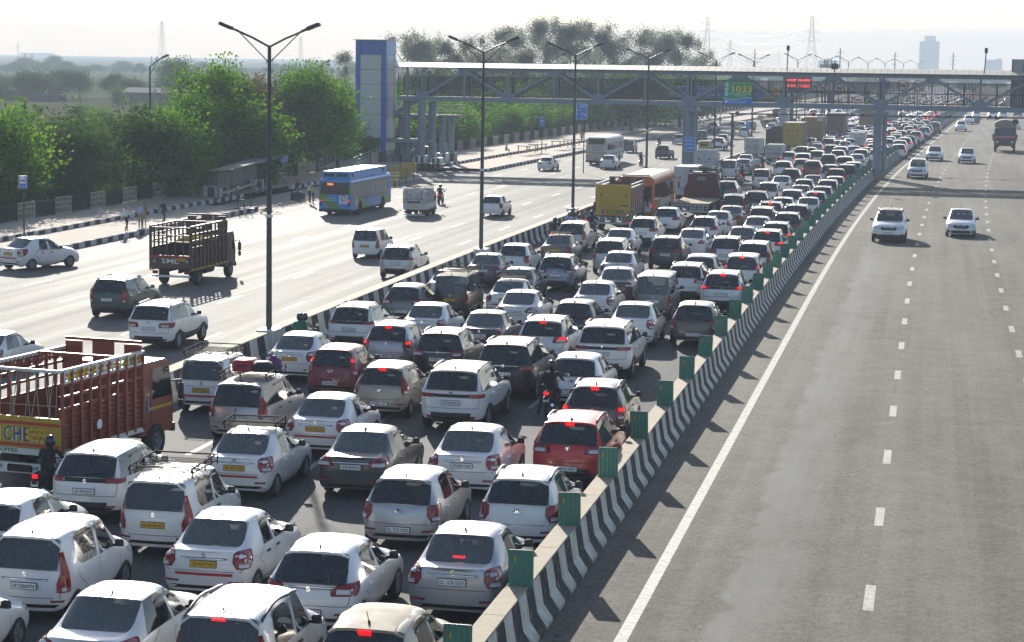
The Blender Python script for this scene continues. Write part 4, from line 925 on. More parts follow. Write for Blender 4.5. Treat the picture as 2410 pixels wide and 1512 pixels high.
def hit(nm, w, z, front=False):
    sp = SPECS[nm]; W2 = sp['W']/2; s = 1 if w >= 0 else -1; a0 = W2-.34; py = .40; arc = .46; L = sp['L']
    if abs(w) <= a0: o = Vector((w, -1, z)); d = Vector((0, 1, 0))
    elif abs(w) <= a0+arc:
        a = (abs(w)-a0)/arc*pi/2; d = Vector((-s*sin(a), cos(a), 0)); o = Vector((s*a0, py, z))-d*2
    else: d = Vector((-s, 0, 0)); o = Vector((s*(a0+2), py+abs(w)-a0-arc, z))
    if front: o.y = L-o.y; d.y = -d.y
    h, n, i, t = bvh_of(nm).ray_cast(o, d)
    if h is None: h = o+d*(2 if abs(w) > a0 else 1.1); n = -d
    if n.dot(d) > 0: n = -n
    return h, n
def hit_side(nm, y, z, s=1):
    h, n, i, t = bvh_of(nm).ray_cast(Vector((s*3, y, z)), Vector((-s, 0, 0)))
    if h is None: h = Vector((s*SPECS[nm]['W']/2, y, z)); n = Vector((s, 0, 0))
    if n.x*s < 0: n = -n
    return h, n
def hit_top(nm, x, y):
    h, n, i, t = bvh_of(nm).ray_cast(Vector((x, y, 3)), Vector((0, 0, -1))); return h if h is not None else Vector((x, y, SPECS[nm]['H']))
def patch(b, pts, off, mi=0, depth=.03):
    """Grid of (point, normal) rows raised off the surface, with a skirt going back in."""
    nr, nc = len(pts), len(pts[0]); vs = [p+n*off for r in pts for p, n in r]; fs = [(i*nc+j, i*nc+j+1, (i+1)*nc+j+1, (i+1)*nc+j) for i in range(nr-1) for j in range(nc-1)]
    ring = [(0, j) for j in range(nc)]+[(i, nc-1) for i in range(1, nr)]+[(nr-1, j) for j in range(nc-2, -1, -1)]+[(i, 0) for i in range(nr-2, 0, -1)]
    o = len(vs); vs += [pts[i][j][0]-pts[i][j][1]*depth for i, j in ring]; m = len(ring); idx = [i*nc+j for i, j in ring]
    fs += [(idx[k], idx[(k+1) % m], o+(k+1) % m, o+k) for k in range(m)]; b.add(vs, fs, mi)
def rear_patch(b, nm, rows, off=.012, nr=4, nc=5, mi=0, front=False, mirror=False):
    """rows: (z, w0, w1) from low to high."""
    P = []; m = len(rows)-1
    for i in range(nr+1):
        t = i/nr*m; k = min(int(t), m-1); f = t-k; (z0, a0, b0), (z1, a1, b1) = rows[k], rows[k+1]; z, a, c = z0+(z1-z0)*f, a0+(a1-a0)*f, b0+(b1-b0)*f
        P.append([hit(nm, (-1 if mirror else 1)*(a+(c-a)*j/nc), z, front) for j in range(nc+1)])
    patch(b, P, off, mi)
def side_line(b, nm, pts, w=.010, s=1, off=.004):
    for (y0, z0), (y1, z1) in zip(pts, pts[1:]):
        d = hypot(y1-y0, z1-z0) or 1; ny, nz = -(z1-z0)/d*w/2, (y1-y0)/d*w/2; n = max(1, int(d/.14)); P = []
        for i in range(n+1): t = i/n; y, z = y0+(y1-y0)*t, z0+(z1-z0)*t; P.append([hit_side(nm, y-ny, z-nz, s), hit_side(nm, y+ny, z+nz, s)])
        vs = [p+q*off for r in P for p, q in r]; b.add(vs, [(2*i, 2*i+1, 2*i+3, 2*i+2) for i in range(n)])
def wheel_mesh(R, w=.19):
    b = MB(); b.lathe([(R*.63, -w*.42), (R*.90, -w*.5), (R, -w*.36), (R, w*.36), (R*.90, w*.5), (R*.63, w*.42)], 20, axis='x'); t = b.mesh('tyre', rubber, True)
    b = MB(); b.lathe([(R*.64, w*.40), (R*.60, w*.44), (R*.56, w*.30), (R*.15, w*.26)], 20, axis='x'); b.lathe([(R*.16, w*.28), (R*.15, w*.40), (0, w*.42)], 10, axis='x')
    for k in range(5):
        M = Matrix.Rotation(k*2*pi/5, 4, 'X'); b.add([M@Vector(v) for v in ((w*.39, -R*.07, R*.12), (w*.39, R*.07, R*.12), (w*.42, R*.11, R*.60), (w*.42, -R*.11, R*.60), (w*.28, -R*.09, R*.12), (w*.28, R*.09, R*.12), (w*.28, R*.13, R*.60), (w*.28, -R*.13, R*.60))], [(0, 3, 2, 1), (0, 1, 5, 4), (1, 2, 6, 5), (3, 0, 4, 7)], 1)
    b.lathe([(R*.6, w*.24), (0, w*.22)], 16, axis='x', mi=2)
    me = b.mesh('rim', [steelrim, alloy, rubber], True); me.set_sharp_from_angle(angle=radians(30)); return t, me
WHEEL = {R: wheel_mesh(R) for R in sorted({s['R'] for s in SPECS.values()})}
TAIL = {  # rows (z, w inner, w outer); fractions are absolute metres
 'wagonr': [(.62, .60, .86), (.80, .60, .86), (.98, .66, .84), (1.36, .66, .76)],
 'dzire': [(.72, .62, .86), (.84, .56, 1.0), (1.0, .57, 1.12), (1.03, .62, 1.10)],
 'i10': [(.66, .66, .92), (.80, .58, 1.02), (.96, .60, 1.08), (1.0, .70, 1.05)],
 'wide': [(.78, .42, .90), (.86, .40, 1.05), (.96, .52, 1.15), (.99, .62, 1.12)],
 'suv': [(.90, .42, .95), (.96, .40, 1.10), (1.08, .44, 1.16), (1.10, .6, 1.12)],
 'bar': [(.99, .50, 1.02), (1.04, .48, 1.08), (1.10, .50, 1.10)],
 'tall': [(.74, .66, .90), (.9, .62, .98), (1.10, .66, .94), (1.3, .70, .86)],
 'van': [(.62, .58, .80), (.7, .58, .82), (.98, .60, .80), (1.0, .60, .78)],
 'old': [(.72, .60, .88), (.8, .56, .98), (1.04, .60, 1.02), (1.08, .64, .96)],
}
def plate_obj(nm, text, yellow, z, parent, x=0., w=.50, hgt=.115, front=False):
    h, n = hit(nm, x, z, front); s = 1 if front else -1; m = plate_y if yellow else plate_w
    b = MB(); b.box(-w/2-.012, w/2+.012, .0, .02, -hgt/2-.012, hgt/2+.012, 1); b.box(-w/2, w/2, -.004, .0, -hgt/2, hgt/2, 0); o = b.build('number_plate', [m, ink], parent)
    o.location = (x, h.y+s*.03, z); o.rotation_euler = (0, 0, pi if front else 0)
    if text: lettering(text, hgt*.60, ink, o, (0.0, -.007, 0), width=min(w*.88, .052*len(text)+.02), name='plate_number')
    return o
STD = {'wagonr': 'wagonr', 'hatch': 'i10', 'hatchlow': 'wide', 'i10': 'i10', 'suv': 'suv', 'bigsuv': 'bar', 'mpv': 'tall', 'van': 'van', 'sedan': 'dzire', 'sedanlow': 'wide'}
PLZ = {'wagonr': .74, 'hatch': .48, 'hatchlow': .48, 'i10': .48, 'suv': .80, 'bigsuv': .86, 'mpv': .74, 'van': .78, 'sedan': .80, 'sedanlow': .78}
PARTC = {}
def part_mesh(key, fn):
    if key not in PARTC: PARTC[key] = fn()
    return PARTC[key]
def tail_mesh(nm, kind, mirror):
    rows = TAIL[kind]; b = MB(); rear_patch(b, nm, rows, .014, 6, 6, 0, mirror=mirror); return b.mesh('taillight', lens_red, True)
def inner_lens(nm, kind, mirror, lit):
    r = TAIL[kind]; z0, a, c = r[1]; zt = r[-1][0]
    if lit == 2: q = [(r[0][0]+.03, a+.05+(c-a)*.1, a+(c-a)*.55), (r[0][0]+.11, a+.05+(c-a)*.1, a+(c-a)*.55)]
    else: zc = (r[1][0]*.3+zt*.7); q = [(zc-.05, a+(c-a)*.28, a+(c-a)*.66), (zc+.02, a+(c-a)*.30, a+(c-a)*.64)]
    b = MB(); rear_patch(b, nm, q, .030, 2, 4, 0, mirror=mirror); return b.mesh('lamp_lens', lens_clear if lit == 2 else lens_lit, True)
def trim_mesh(nm, sp, opt):
    """Tailgate gap, door gaps, handles recess: dark lines."""
    b = MB(); W2 = sp['W']/2; sed = sp['type'] == 'sedan'; zt = (sp['deck']-.05) if sed else sp['gb']-.02; zl = .66 if sed else (.60 if sp['zg'] < .23 else .70)
    zl = {'wagonr': .52, 'van': .5}.get(nm, zl)
    wv = W2-.12
    for s in (1, -1):
        P = [[hit(nm, s*(wv-.005-.06*(1-i/5)**3), zl+(zt-zl)*i/5), hit(nm, s*(wv+.005-.06*(1-i/5)**3), zl+(zt-zl)*i/5)] for i in range(6)]; b.add([p+q*.004 for r in P for p, q in r], [(2*i, 2*i+1, 2*i+3, 2*i+2) for i in range(5)])
    P = [[hit(nm, (wv-.06)*(-1+2*i/8), zl-.005), hit(nm, (wv-.06)*(-1+2*i/8), zl+.006)] for i in range(9)]; b.add([p+q*.004 for r in P for p, q in r], [(2*i, 2*i+1, 2*i+3, 2*i+2) for i in range(8)])
    bp, be = sp['bp'], sp['belt']; yr, yf, R = sp['yr'], sp['yf'], sp['R']; fr = min(sp['wsb']-.05, yf-.34)
    for s in (1, -1):
        side_line(b, nm, [(bp+.02, be-.03), (bp+.02, .34)], s=s); side_line(b, nm, [(fr, be-.06), (fr+.02, .55), (fr-.02, .34)], s=s)
        side_line(b, nm, [(sp['cy']+.0, be-.02), (yr+.10, be-.22), (yr+.36, .62), (yr+.44, .34)], s=s); side_line(b, nm, [(yr+.42, .34), (fr-.02, .34)], s=s, w=.012)
    return b.mesh('panel_gaps', gap_m)
def handle_mesh(nm, y, z, s, m):
    h, n = hit_side(nm, y, z, s); b = MB(); b.cbox(-.022, .022, -.085, .085, -.016, .016, .008, M=Matrix.Translation(h+n*.014)); return b.mesh('door_handle', m)
def mirror_mesh(nm, s):
    sp = SPECS[nm]; h, n = hit_side(nm, sp['wsb']-.42, sp['belt']+.02, s); b = MB(); b.cbox(-.085, .085, -.06, .05, -.07, .07, .03, M=Matrix.Translation((h.x+s*.13, sp['wsb']-.36, sp['belt']+.06))); b.beam((h.x, sp['wsb']-.36, sp['belt']+.0), (h.x+s*.10, sp['wsb']-.36, sp['belt']+.03), .05)
    return b.mesh('side_mirror', [plastic], True)
def cabin_mesh(nm):
    sp = SPECS[nm]; W2 = sp['W']/2; be = sp['belt']; b = MB(); y0 = .35 if sp['type'] != 'sedan' else sp['gy0']+.05; y1 = sp['wsb']-.05
    b.box(-W2*.84, W2*.84, y0, y1, sp['zg']+.12, be-.30, 0); b.box(-W2*.80, W2*.80, y1-.38, y1+.1, be-.3, be-.03, 0)
    b.box(-W2*.62, W2*.62, .5, sp['L']-.45, .22, .5, 0)
    if sp['type'] == 'sedan': b.box(-W2*.8, W2*.8, sp['gy0']-.05, sp['gy0']+.45, be-.3, be-.0, 2)
    for y, xs in ((sp['bp']-.02, (-.36, .36)), (max(sp['cy']+.05, y0+.3), (-.38, 0, .38)) if sp['type'] == 'sedan' else (sp['cy']-.02, (-.36, .36))):
        for x in xs:
            w = .22 if len(xs) == 2 else .18
            b.cbox(x-w, x+w, y-.08, y+.08, be-.35, be+.12, .06, 1); b.cbox(x-.11, x+.11, y-.05, y+.05, be+.13, be+.33, .04, 1)
    M = Matrix.Translation((.36, y1-.46, be-.06))@Matrix.Rotation(radians(65), 4, 'X'); b.lathe([(.17, 0), (.19, .01), (.17, .02), (.155, .01)], 14, 0, M)
    return b.mesh('cabin', [cabin, seatm, shelf_m])
def occupant_mesh(nm):
    sp = SPECS[nm]; be = sp['belt']; b = MB(); y = sp['bp']+.12; b.lathe([(0, be+.42), (.06, be+.40), (.09, be+.30), (.08, be+.20), (.06, be+.14), (.2, be+.08), (.23, be-.1), (.2, be-.4)], 10, 0, Matrix.Translation((.36, y, 0)))
    return b.mesh('driver', cabin, True)
def head_mesh(nm, mirror):
    sp = SPECS[nm]; h = sp['hood']; b = MB(); rear_patch(b, nm, [(h-.36, .46, .80), (h-.30, .42, 1.0), (h-.22, .46, 1.08), (h-.18, .58, 1.1)], .012, 4, 5, front=True, mirror=mirror); return b.mesh('headlight', lens_clear, True)
def front_mesh(nm):
    sp = SPECS[nm]; h = sp['hood']; b = MB(); rear_patch(b, nm, [(h-.40, -.40, .40), (h-.30, -.44, .44), (h-.22, -.42, .42)], .010, 3, 8, front=True)
    rear_patch(b, nm, [(sp['zg']+.06, -.46, .46), (sp['zg']+.14, -.55, .55), (sp['zg']+.22, -.5, .5)], .010, 2, 8, front=True)
    for s in (0, 1): rear_patch(b, nm, [(sp['zg']+.10, .58, .72), (sp['zg']+.24, .62, .78)], .010, 2, 2, front=True, mirror=bool(s))
    return b.mesh('grille', plastic, True)
def chrome_front(nm):
    h = SPECS[nm]['hood']; b = MB(); rear_patch(b, nm, [(h-.235, -.42, .42), (h-.215, -.42, .42)], .018, 1, 8, front=True); rear_patch(b, nm, [(h-.33, -.07, .07), (h-.24, -.07, .07)], .02, 1, 2, front=True); return b.mesh('grille_trim', chrome, True)
def rail_mesh(nm, s):
    sp = SPECS[nm]; y0, y1 = sp['gy1']+.12, sp['wst']-.02; b = MB(); pts = []
    for i in range(9):
        t = i/8; y = y0+(y1-y0)*t; x = s*(sp['rw']-.03); q = hit_top(nm, x, y); pts.append((x, y, q.z+.02+.045*min(1, 5*t, 5*(1-t))))
    b.tube(pts, .028, 6); return b.mesh('roof_rail', [mat('rail_grey', (.10, .10, .105), .4, .5)], True)
def antenna_mesh(nm, kind):
    sp = SPECS[nm]; y = sp['gy1']+.16; z = hit_top(nm, 0, y).z; b = MB()
    if kind == 'fin':
        b.add([(-.025, y-.10, z-.01), (.025, y-.10, z-.01), (.03, y+.10, z-.01), (-.03, y+.10, z-.01), (-.006, y-.09, z+.07), (.006, y-.09, z+.07)], [(0, 1, 5, 4), (1, 2, 5), (2, 3, 4, 5), (3, 0, 4)])
    else: b.tube([(0, y, z), (0, y-.03, z+.05)], .022, 6); b.tube([(0, y-.02, z+.03), (0, y-.17, z+.24)], .007, 5)
    return b.mesh('antenna', plastic)
def spoiler_mesh(nm):
    sp = SPECS[nm]; g1, H = sp['gy1'], sp['H']; b = MB(); n = 8; w = sp['rw']-.02; vs = []
    for i in range(n+1):
        x = w*(-1+2*i/n); q = hit_top(nm, x, g1+.10); yb = g1-.08-.05*(1-(x/w)**2); vs += [(x, g1+.14, hit_top(nm, x, g1+.14).z+.006), (x, yb, q.z-.0), (x, yb+.01, q.z-.05), (x, g1+.10, q.z-.05)]
    b.add(vs, [(4*i+j, 4*i+4+j, 4*i+5+j, 4*i+1+j) for i in range(n) for j in range(3)]+[(0, 1, 2, 3), (4*n+3, 4*n+2, 4*n+1, 4*n)]); me = b.mesh('spoiler', list(PAINT.values())[0], False); fix_normals(me); return me
def carrier_mesh(nm):
    sp = SPECS[nm]; y0, y1 = sp['gy1']+.25, sp['wst']-.05; z = sp['H']+.10; w = sp['rw']+.04; b = MB()
    for x in (-w, w): b.tube([(x, y0-.1, z+.02), (x, y0, z+.10), (x, y1, z+.14), (x, y1+.05, z+.04)], .018, 6); b.tube([(x, y0, z), (x, y1, z)], .015, 6)
    n = 9
    for i in range(n+1): y = y0+(y1-y0)*i/n; b.beam((-w, y, z), (w, y, z), .035, .014)
    b.beam((-w, y1, z+.12), (w, y1, z+.12), .04, .03); b.beam((-w, y0, z+.10), (w, y0, z+.10), .02, .02)
    for x in (-w, w):
        for i in range(5): y = y0+(y1-y0)*i/4; b.tube([(x, y, z-.10 if i % 2 == 0 else z), (x, y, z+.11)], .014, 5)
    return b.mesh('roof_carrier', carrier_m)
def brakebar(nm, wide=False):
    sp = SPECS[nm]; b = MB(); z = sp['H']-.115 if sp['type'] != 'sedan' else None
    if z: rear_patch(b, nm, [(z-.008, -.10, .10), (z+.012, -.10, .10)], .075 if nm != 'van' else .03, 1, 4)
    else: y = sp['gy0']+.10; b.box(-.11, .11, y, y+.06, sp['deck']+.09, sp['deck']+.125)
    return b.mesh('brake_light', lens_lit)
def visor_mesh(nm, s):
    sp = SPECS[nm]; b = MB(); z = sp['H']-.175; pts = [(sp['cyt']-.02, z-.03), (sp['cyt']+.14, z), (sp['bp'], z+.005), (sp['wst']+.04, z-.01), (sp['wst']+.34, z-.15)]; side_line(b, nm, pts, .05, s, .018); return b.mesh('rain_visor', visor, True)
def logo_mesh(nm, kind):
    sp = SPECS[nm]; z = {'sedan': sp.get('deck', 1)-.07}.get(sp['type'], sp['gb']-.10); z -= .06*(kind == 'oval'); b = MB(); h, n = hit(nm, 0, z); M = Matrix.Translation(h+n*.016)@Matrix.Rotation(radians(90), 4, 'X')
    if kind == 'oval': b.lathe([(.05, .0), (.075, .006), (.09, 0)], 16, 0, M@Matrix.Scale(.68, 4, (0, 1, 0)));  b.beam(h+n*.018+Vector((-.03, 0, -.03)), h+n*.018+Vector((-.015, 0, .03)), .012); b.beam(h+n*.018+Vector((.015, 0, -.03)), h+n*.018+Vector((.03, 0, .03)), .012); b.beam(h+n*.018+Vector((-.022, 0, 0)), h+n*.018+Vector((.022, 0, 0)), .012)
    elif kind == 'ring': b.lathe([(.042, 0), (.052, .008), (.06, 0)], 16, 0, M); b.beam(h+n*.018+Vector((0, 0, -.045)), h+n*.018+Vector((0, 0, .03)), .016); b.beam(h+n*.018+Vector((-.035, 0, .022)), h+n*.018+Vector((.035, 0, .022)), .016)
    else:
        q = [(.036, .022), (0, .045), (-.036, .015), (.036, -.015), (0, -.045), (-.036, -.022)]
        for a, c in zip(q, q[1:]): b.beam(h+n*.016+Vector((a[0], 0, a[1])), h+n*.016+Vector((c[0], 0, c[1])), .014, .012, up=(0, 1, 0))
    return b.mesh('badge', chrome)
def strip_mesh(nm, z, w, hh, m, name, off=.016, mi=0):
    b = MB(); rear_patch(b, nm, [(z-hh/2, -w, w), (z+hh/2, -w, w)], off, 1, 10); return b.mesh(name, m, True)
def bumper_mesh(nm):
    sp = SPECS[nm]; b = MB(); z0 = sp['zg']+.04; rear_patch(b, nm, [(z0, -.60, .60), (z0+.10, -.72, .72), (z0+.16, -.60, .60)], .014, 2, 8); return b.mesh('bumper_insert', plastic, True)
def reflector(nm, mirror):
    b = MB(); rear_patch(b, nm, [(.44, .50, .70), (.48, .50, .72)], .016, 1, 3, mirror=mirror); return b.mesh('reflector', lens_red, True)
def wiper(nm):
    sp = SPECS[nm]; z = sp['gb']+.05; h, n = hit(nm, .02, z); h2, n2 = hit(nm, .36, z+.05); b = MB(); b.beam(h+n*.03, h2+n2*.025, .025); b.cbox(-.03, .03, -.03, .02, -.03, .03, .01, M=Matrix.Translation(h)); return b.mesh('wiper', plastic)
def blackpanel(nm):
    sp = SPECS[nm]; z = TAIL['bar'][1][0]+.005; b = MB(); rear_patch(b, nm, [(z-.045, -.52, .52), (z+.045, -.52, .52)], .012, 1, 10); return b.mesh('light_bar_panel', black_paint, True)
def make_car(nm, P, rz, sc, color, label, cat='car', group=None, name=None, lod=0, front=False, plate=None, yellow=False, roof=None, tail=None, lit=None, brake=None, rails=None, carrier=False, ant='mast', visors=True, strip=None, red=False, logo='s', glass_r=None, plz=None, alloyw=True, driver=True, darkpillar=False):
    if lit is None: lit = ' lit' in label or len(label) % 5 < 1
    sp = SPECS[nm]; root = empty(name or {'sedan': 'sedan_car', 'hatch': 'hatchback_car'}.get(sp['type'], 'car') if nm not in ('suv', 'bigsuv', 'van', 'mpv') else {'suv': 'suv_car', 'bigsuv': 'suv_car', 'van': 'minivan', 'mpv': 'family_car'}[nm], P, rz, sc, label, cat, group)
    pm = PAINT[color]
    def put(name, me): o = obj(name, me, root); return o
    def slot(o, m, i=0): o.material_slots[i].link = 'OBJECT'; o.material_slots[i].material = m
    me = BODY[nm, 'body']
    if not me.materials: me.materials.append(pm); me.materials.append(plastic)
    o = put('body', me); slot(o, pm)
    if not (sp.get('clad')): slot(o, pm, 1) if color not in ('black',) else None
    gr = glass_r or ('glass_sedan_rear' if sp['type'] == 'sedan' else 'glass_rear')
    for (n, k), m in BODY.items():
        if n != nm or k in ('body', 'full'): continue
        if not m.materials: m.materials.append(glass_side)
        base = k[:-2] if k.endswith(('_r', '_l')) else k
        g = put({'rear_door_window': 'side_window', 'front_door_window': 'side_window', 'quarter_window': 'quarter_window'}.get(base, base), m)
        slot(g, MATS[gr] if k == 'rear_window' else (glass_side if base != 'quarter_window' else (glass_rear if sp['type'] == 'hatch' else glass_dark)))
    put('cabin', part_mesh((nm, 'cabin'), lambda: cabin_mesh(nm)))
    if driver and lod < 1: put('driver', part_mesh((nm, 'driver'), lambda: occupant_mesh(nm)))
    tk = tail or STD[nm]
    for s in (0, 1):
        if not front or lod < 2:
            t = put('taillight', part_mesh((nm, 'tail', tk, s), lambda: tail_mesh(nm, tk, bool(s))))
            if lit: obj('lamp_lens', part_mesh((nm, 'lens', tk, s), lambda: inner_lens(nm, tk, bool(s), 1)), t)
            if lod == 0 and tk != 'bar': obj('reverse_lens', part_mesh((nm, 'rev', tk, s), lambda: inner_lens(nm, tk, bool(s), 2)), t)
    tyre, rimm = WHEEL[sp['R']]
    for y in (sp['yr'], sp['yf']):
        for s in (1, -1):
            wz = put('wheel', tyre); wz.location = (s*(sp['W']/2-.10), y, sp['R']); wz.rotation_euler = (0, 0, 0 if s > 0 else pi)
            if lod < 2: r = obj('rim', rimm, wz); slot(r, alloy if alloyw else steelrim, 1)
    if lod < 2:
        for s in (1, -1): put('side_mirror', part_mesh((nm, 'mirror', s), lambda: mirror_mesh(nm, s)))
        put('antenna', part_mesh((nm, 'ant', ant), lambda: antenna_mesh(nm, ant)))
        if tk == 'bar': put('light_bar_panel', part_mesh((nm, 'bp'), lambda: blackpanel(nm)))
        if rails or (rails is None and nm in ('suv', 'bigsuv')):
            for s in (1, -1): put('roof_rail', part_mesh((nm, 'rail', s), lambda: rail_mesh(nm, s)))
    if front or lod == 0:
        for s in (0, 1): put('headlight', part_mesh((nm, 'head', s), lambda: head_mesh(nm, bool(s))))
        put('grille', part_mesh((nm, 'grille'), lambda: front_mesh(nm)))
        if front: put('grille_trim', part_mesh((nm, 'cf'), lambda: chrome_front(nm)))
    if lod < 2:
        if plate is not None: plate_obj(nm, plate, yellow, (sp['zg']+.28) if front else (plz or PLZ[nm]), root, front=front)
        if brake if brake is not None else lit: put('brake_light', part_mesh((nm, 'brake'), lambda: brakebar(nm)))
    if lod == 0:
        put('panel_gaps', part_mesh((nm, 'gaps'), lambda: trim_mesh(nm, sp, 0)))['kind'] = 'stuff'
        hm = plastic if not alloyw else pm
        for y in (sp['bp']-.02, sp['wsb']-.62 if 0 else sp['bp']-.06):
            pass
        for yy in (sp['bp']+.16, sp['cy']+.18):
            for s in (1, -1):
                h = put('door_handle', part_mesh((nm, 'handle', round(yy, 2), s), lambda: handle_mesh(nm, yy, sp['belt']-.15, s, plastic))); slot(h, pm if alloyw else plastic)
        if sp['type'] == 'hatch' and nm not in ('van',):
            so = put('spoiler', part_mesh((nm, 'spoiler'), lambda: spoiler_mesh(nm))); slot(so, PAINT[roof] if roof else pm)
            if nm != 'wagonr': put('wiper', part_mesh((nm, 'wiper'), lambda: wiper(nm)))
        if visors:
            for s in (1, -1): put('rain_visor', part_mesh((nm, 'visor', s), lambda: visor_mesh(nm, s)))
        put('badge', part_mesh((nm, 'logo', logo), lambda: logo_mesh(nm, logo)))
        if strip: put('chrome_strip', part_mesh((nm, 'strip', strip), lambda: strip_mesh(nm, strip, .46, .035, chrome, 'chrome_strip')))
        if red: put('red_tape', part_mesh((nm, 'red'), lambda: strip_mesh(nm, .56 if sp['type'] != 'sedan' else .60, .56, .05, tape_red, 'red_tape')))
        put('bumper_insert', part_mesh((nm, 'bumper'), lambda: bumper_mesh(nm)))
        for s in (0, 1): put('reflector', part_mesh((nm, 'refl', s), lambda: reflector(nm, bool(s))))
    if carrier: put('roof_carrier', part_mesh((nm, 'carrier'), lambda: carrier_mesh(nm)))
    if roof and nm: roofcap(nm, root, roof)
    return root
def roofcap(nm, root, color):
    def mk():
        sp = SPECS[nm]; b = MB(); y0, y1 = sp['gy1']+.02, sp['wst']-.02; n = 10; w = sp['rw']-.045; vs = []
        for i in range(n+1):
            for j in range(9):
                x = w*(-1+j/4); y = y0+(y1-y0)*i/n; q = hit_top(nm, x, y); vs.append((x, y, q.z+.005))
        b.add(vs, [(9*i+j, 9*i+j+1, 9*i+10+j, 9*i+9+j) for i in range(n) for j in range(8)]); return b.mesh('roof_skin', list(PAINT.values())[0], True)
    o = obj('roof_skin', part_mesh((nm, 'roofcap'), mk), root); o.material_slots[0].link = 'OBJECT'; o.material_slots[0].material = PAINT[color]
FAR = {}
def far_mesh(nm, lit, front=False):
    """One mesh for a car too small to show its parts."""
    k = (nm, lit)
    if k in FAR: return FAR[k]
    sp = SPECS[nm]; src = BODY[nm, 'full']; b = MB(); b.v = [tuple(v.co) for v in src.vertices]; b.f = [tuple(p.vertices) for p in src.polygons]; b.mi = [p.material_index for p in src.polygons]
    R = sp['R']
    for y in (sp['yr'], sp['yf']):
        for s in (1, -1): b.lathe([(0, -.1), (R, -.1), (R, .1), (0, .1)], 8, 3, Matrix.Translation((s*(sp['W']/2-.1), y, R)), axis='x')
    for s in (0, 1): rear_patch(b, nm, TAIL[STD[nm]], .02, 2, 2, 4, mirror=bool(s))
    z = sp['H']-.12 if sp['type'] != 'sedan' else sp['deck']+.1; b.box(-.14, .14, sp['gy1']-.2 if sp['type'] != 'sedan' else sp['gy0'], sp['gy1']+.05, z-.02, z+.03, 4)
    b.box(-.25, .25, -.05, .03, PLZ[nm]-.06, PLZ[nm]+.06, 5)
    me = b.mesh('car', [PAINT['white'], plastic, glass_dark_op, rubber, lens_lit if lit else lens_red, plate_w]); me.polygons.foreach_set('use_smooth', [m == 0 for m in b.mi]); FAR[k] = me; return me
glass_dark_op = mat('glass_opaque', (.02, .024, .026), .06)
# ------------------------------------------------------------------ people
SKINM = mat('skin', (.19, .105, .065), .6); HAIR = mat('hair', (.010, .009, .009), .6)
def cloth(n, c): return mat('cloth_'+n, c, .85, noise=(9, .35, tuple(x*.6 for x in c)))
CL = {n: cloth(n, c) for n, c in dict(white=(.62, .62, .60), black=(.016, .016, .018), blue=(.30, .40, .62), navy=(.03, .04, .07), khaki=(.26, .21, .14), jeans=(.16, .22, .32), maroon=(.20, .03, .035), yellow=(.55, .48, .10), grey=(.17, .18, .19), brown=(.22, .15, .08), green=(.02, .16, .10), tan=(.30, .24, .15), dark=(.035, .035, .035)).items()}
BASEJ = dict(pel=(0, 0, .95), wai=(0, 0, 1.08), che=(0, .0, 1.27), nek=(0, -.01, 1.43), hdb=(0, .0, 1.50), hdm=(0, .015, 1.60), hdt=(0, .01, 1.68),
             sl=(-.18, 0, 1.39), el=(-.22, -.03, 1.12), wl=(-.22, .05, .88), hl=(-.22, .07, .80), sr=(.18, 0, 1.39), er=(.22, -.03, 1.12), wr=(.22, .05, .88), hr=(.22, .07, .80),
             pl=(-.09, 0, .92), kl=(-.10, .03, .50), al=(-.10, -.01, .09), tl=(-.11, .14, .04), pr=(.09, 0, .92), kr=(.10, .03, .50), ar=(.10, -.01, .09), tr=(.11, .14, .04))
RADJ = dict(pel=.135, wai=.12, che=.145, nek=.075, hdb=.062, hdm=.098, hdt=.075, s=.068, e=.045, w=.030, h=.036, p=.088, k=.058, a=.042, t=.036)
EDG = [('pel', 'wai'), ('wai', 'che'), ('che', 'nek'), ('nek', 'hdb'), ('hdb', 'hdm'), ('hdm', 'hdt')]+[e for s in 'lr' for e in (('che', 's'+s), ('s'+s, 'e'+s), ('e'+s, 'w'+s), ('w'+s, 'h'+s), ('pel', 'p'+s), ('p'+s, 'k'+s), ('k'+s, 'a'+s), ('a'+s, 't'+s))]
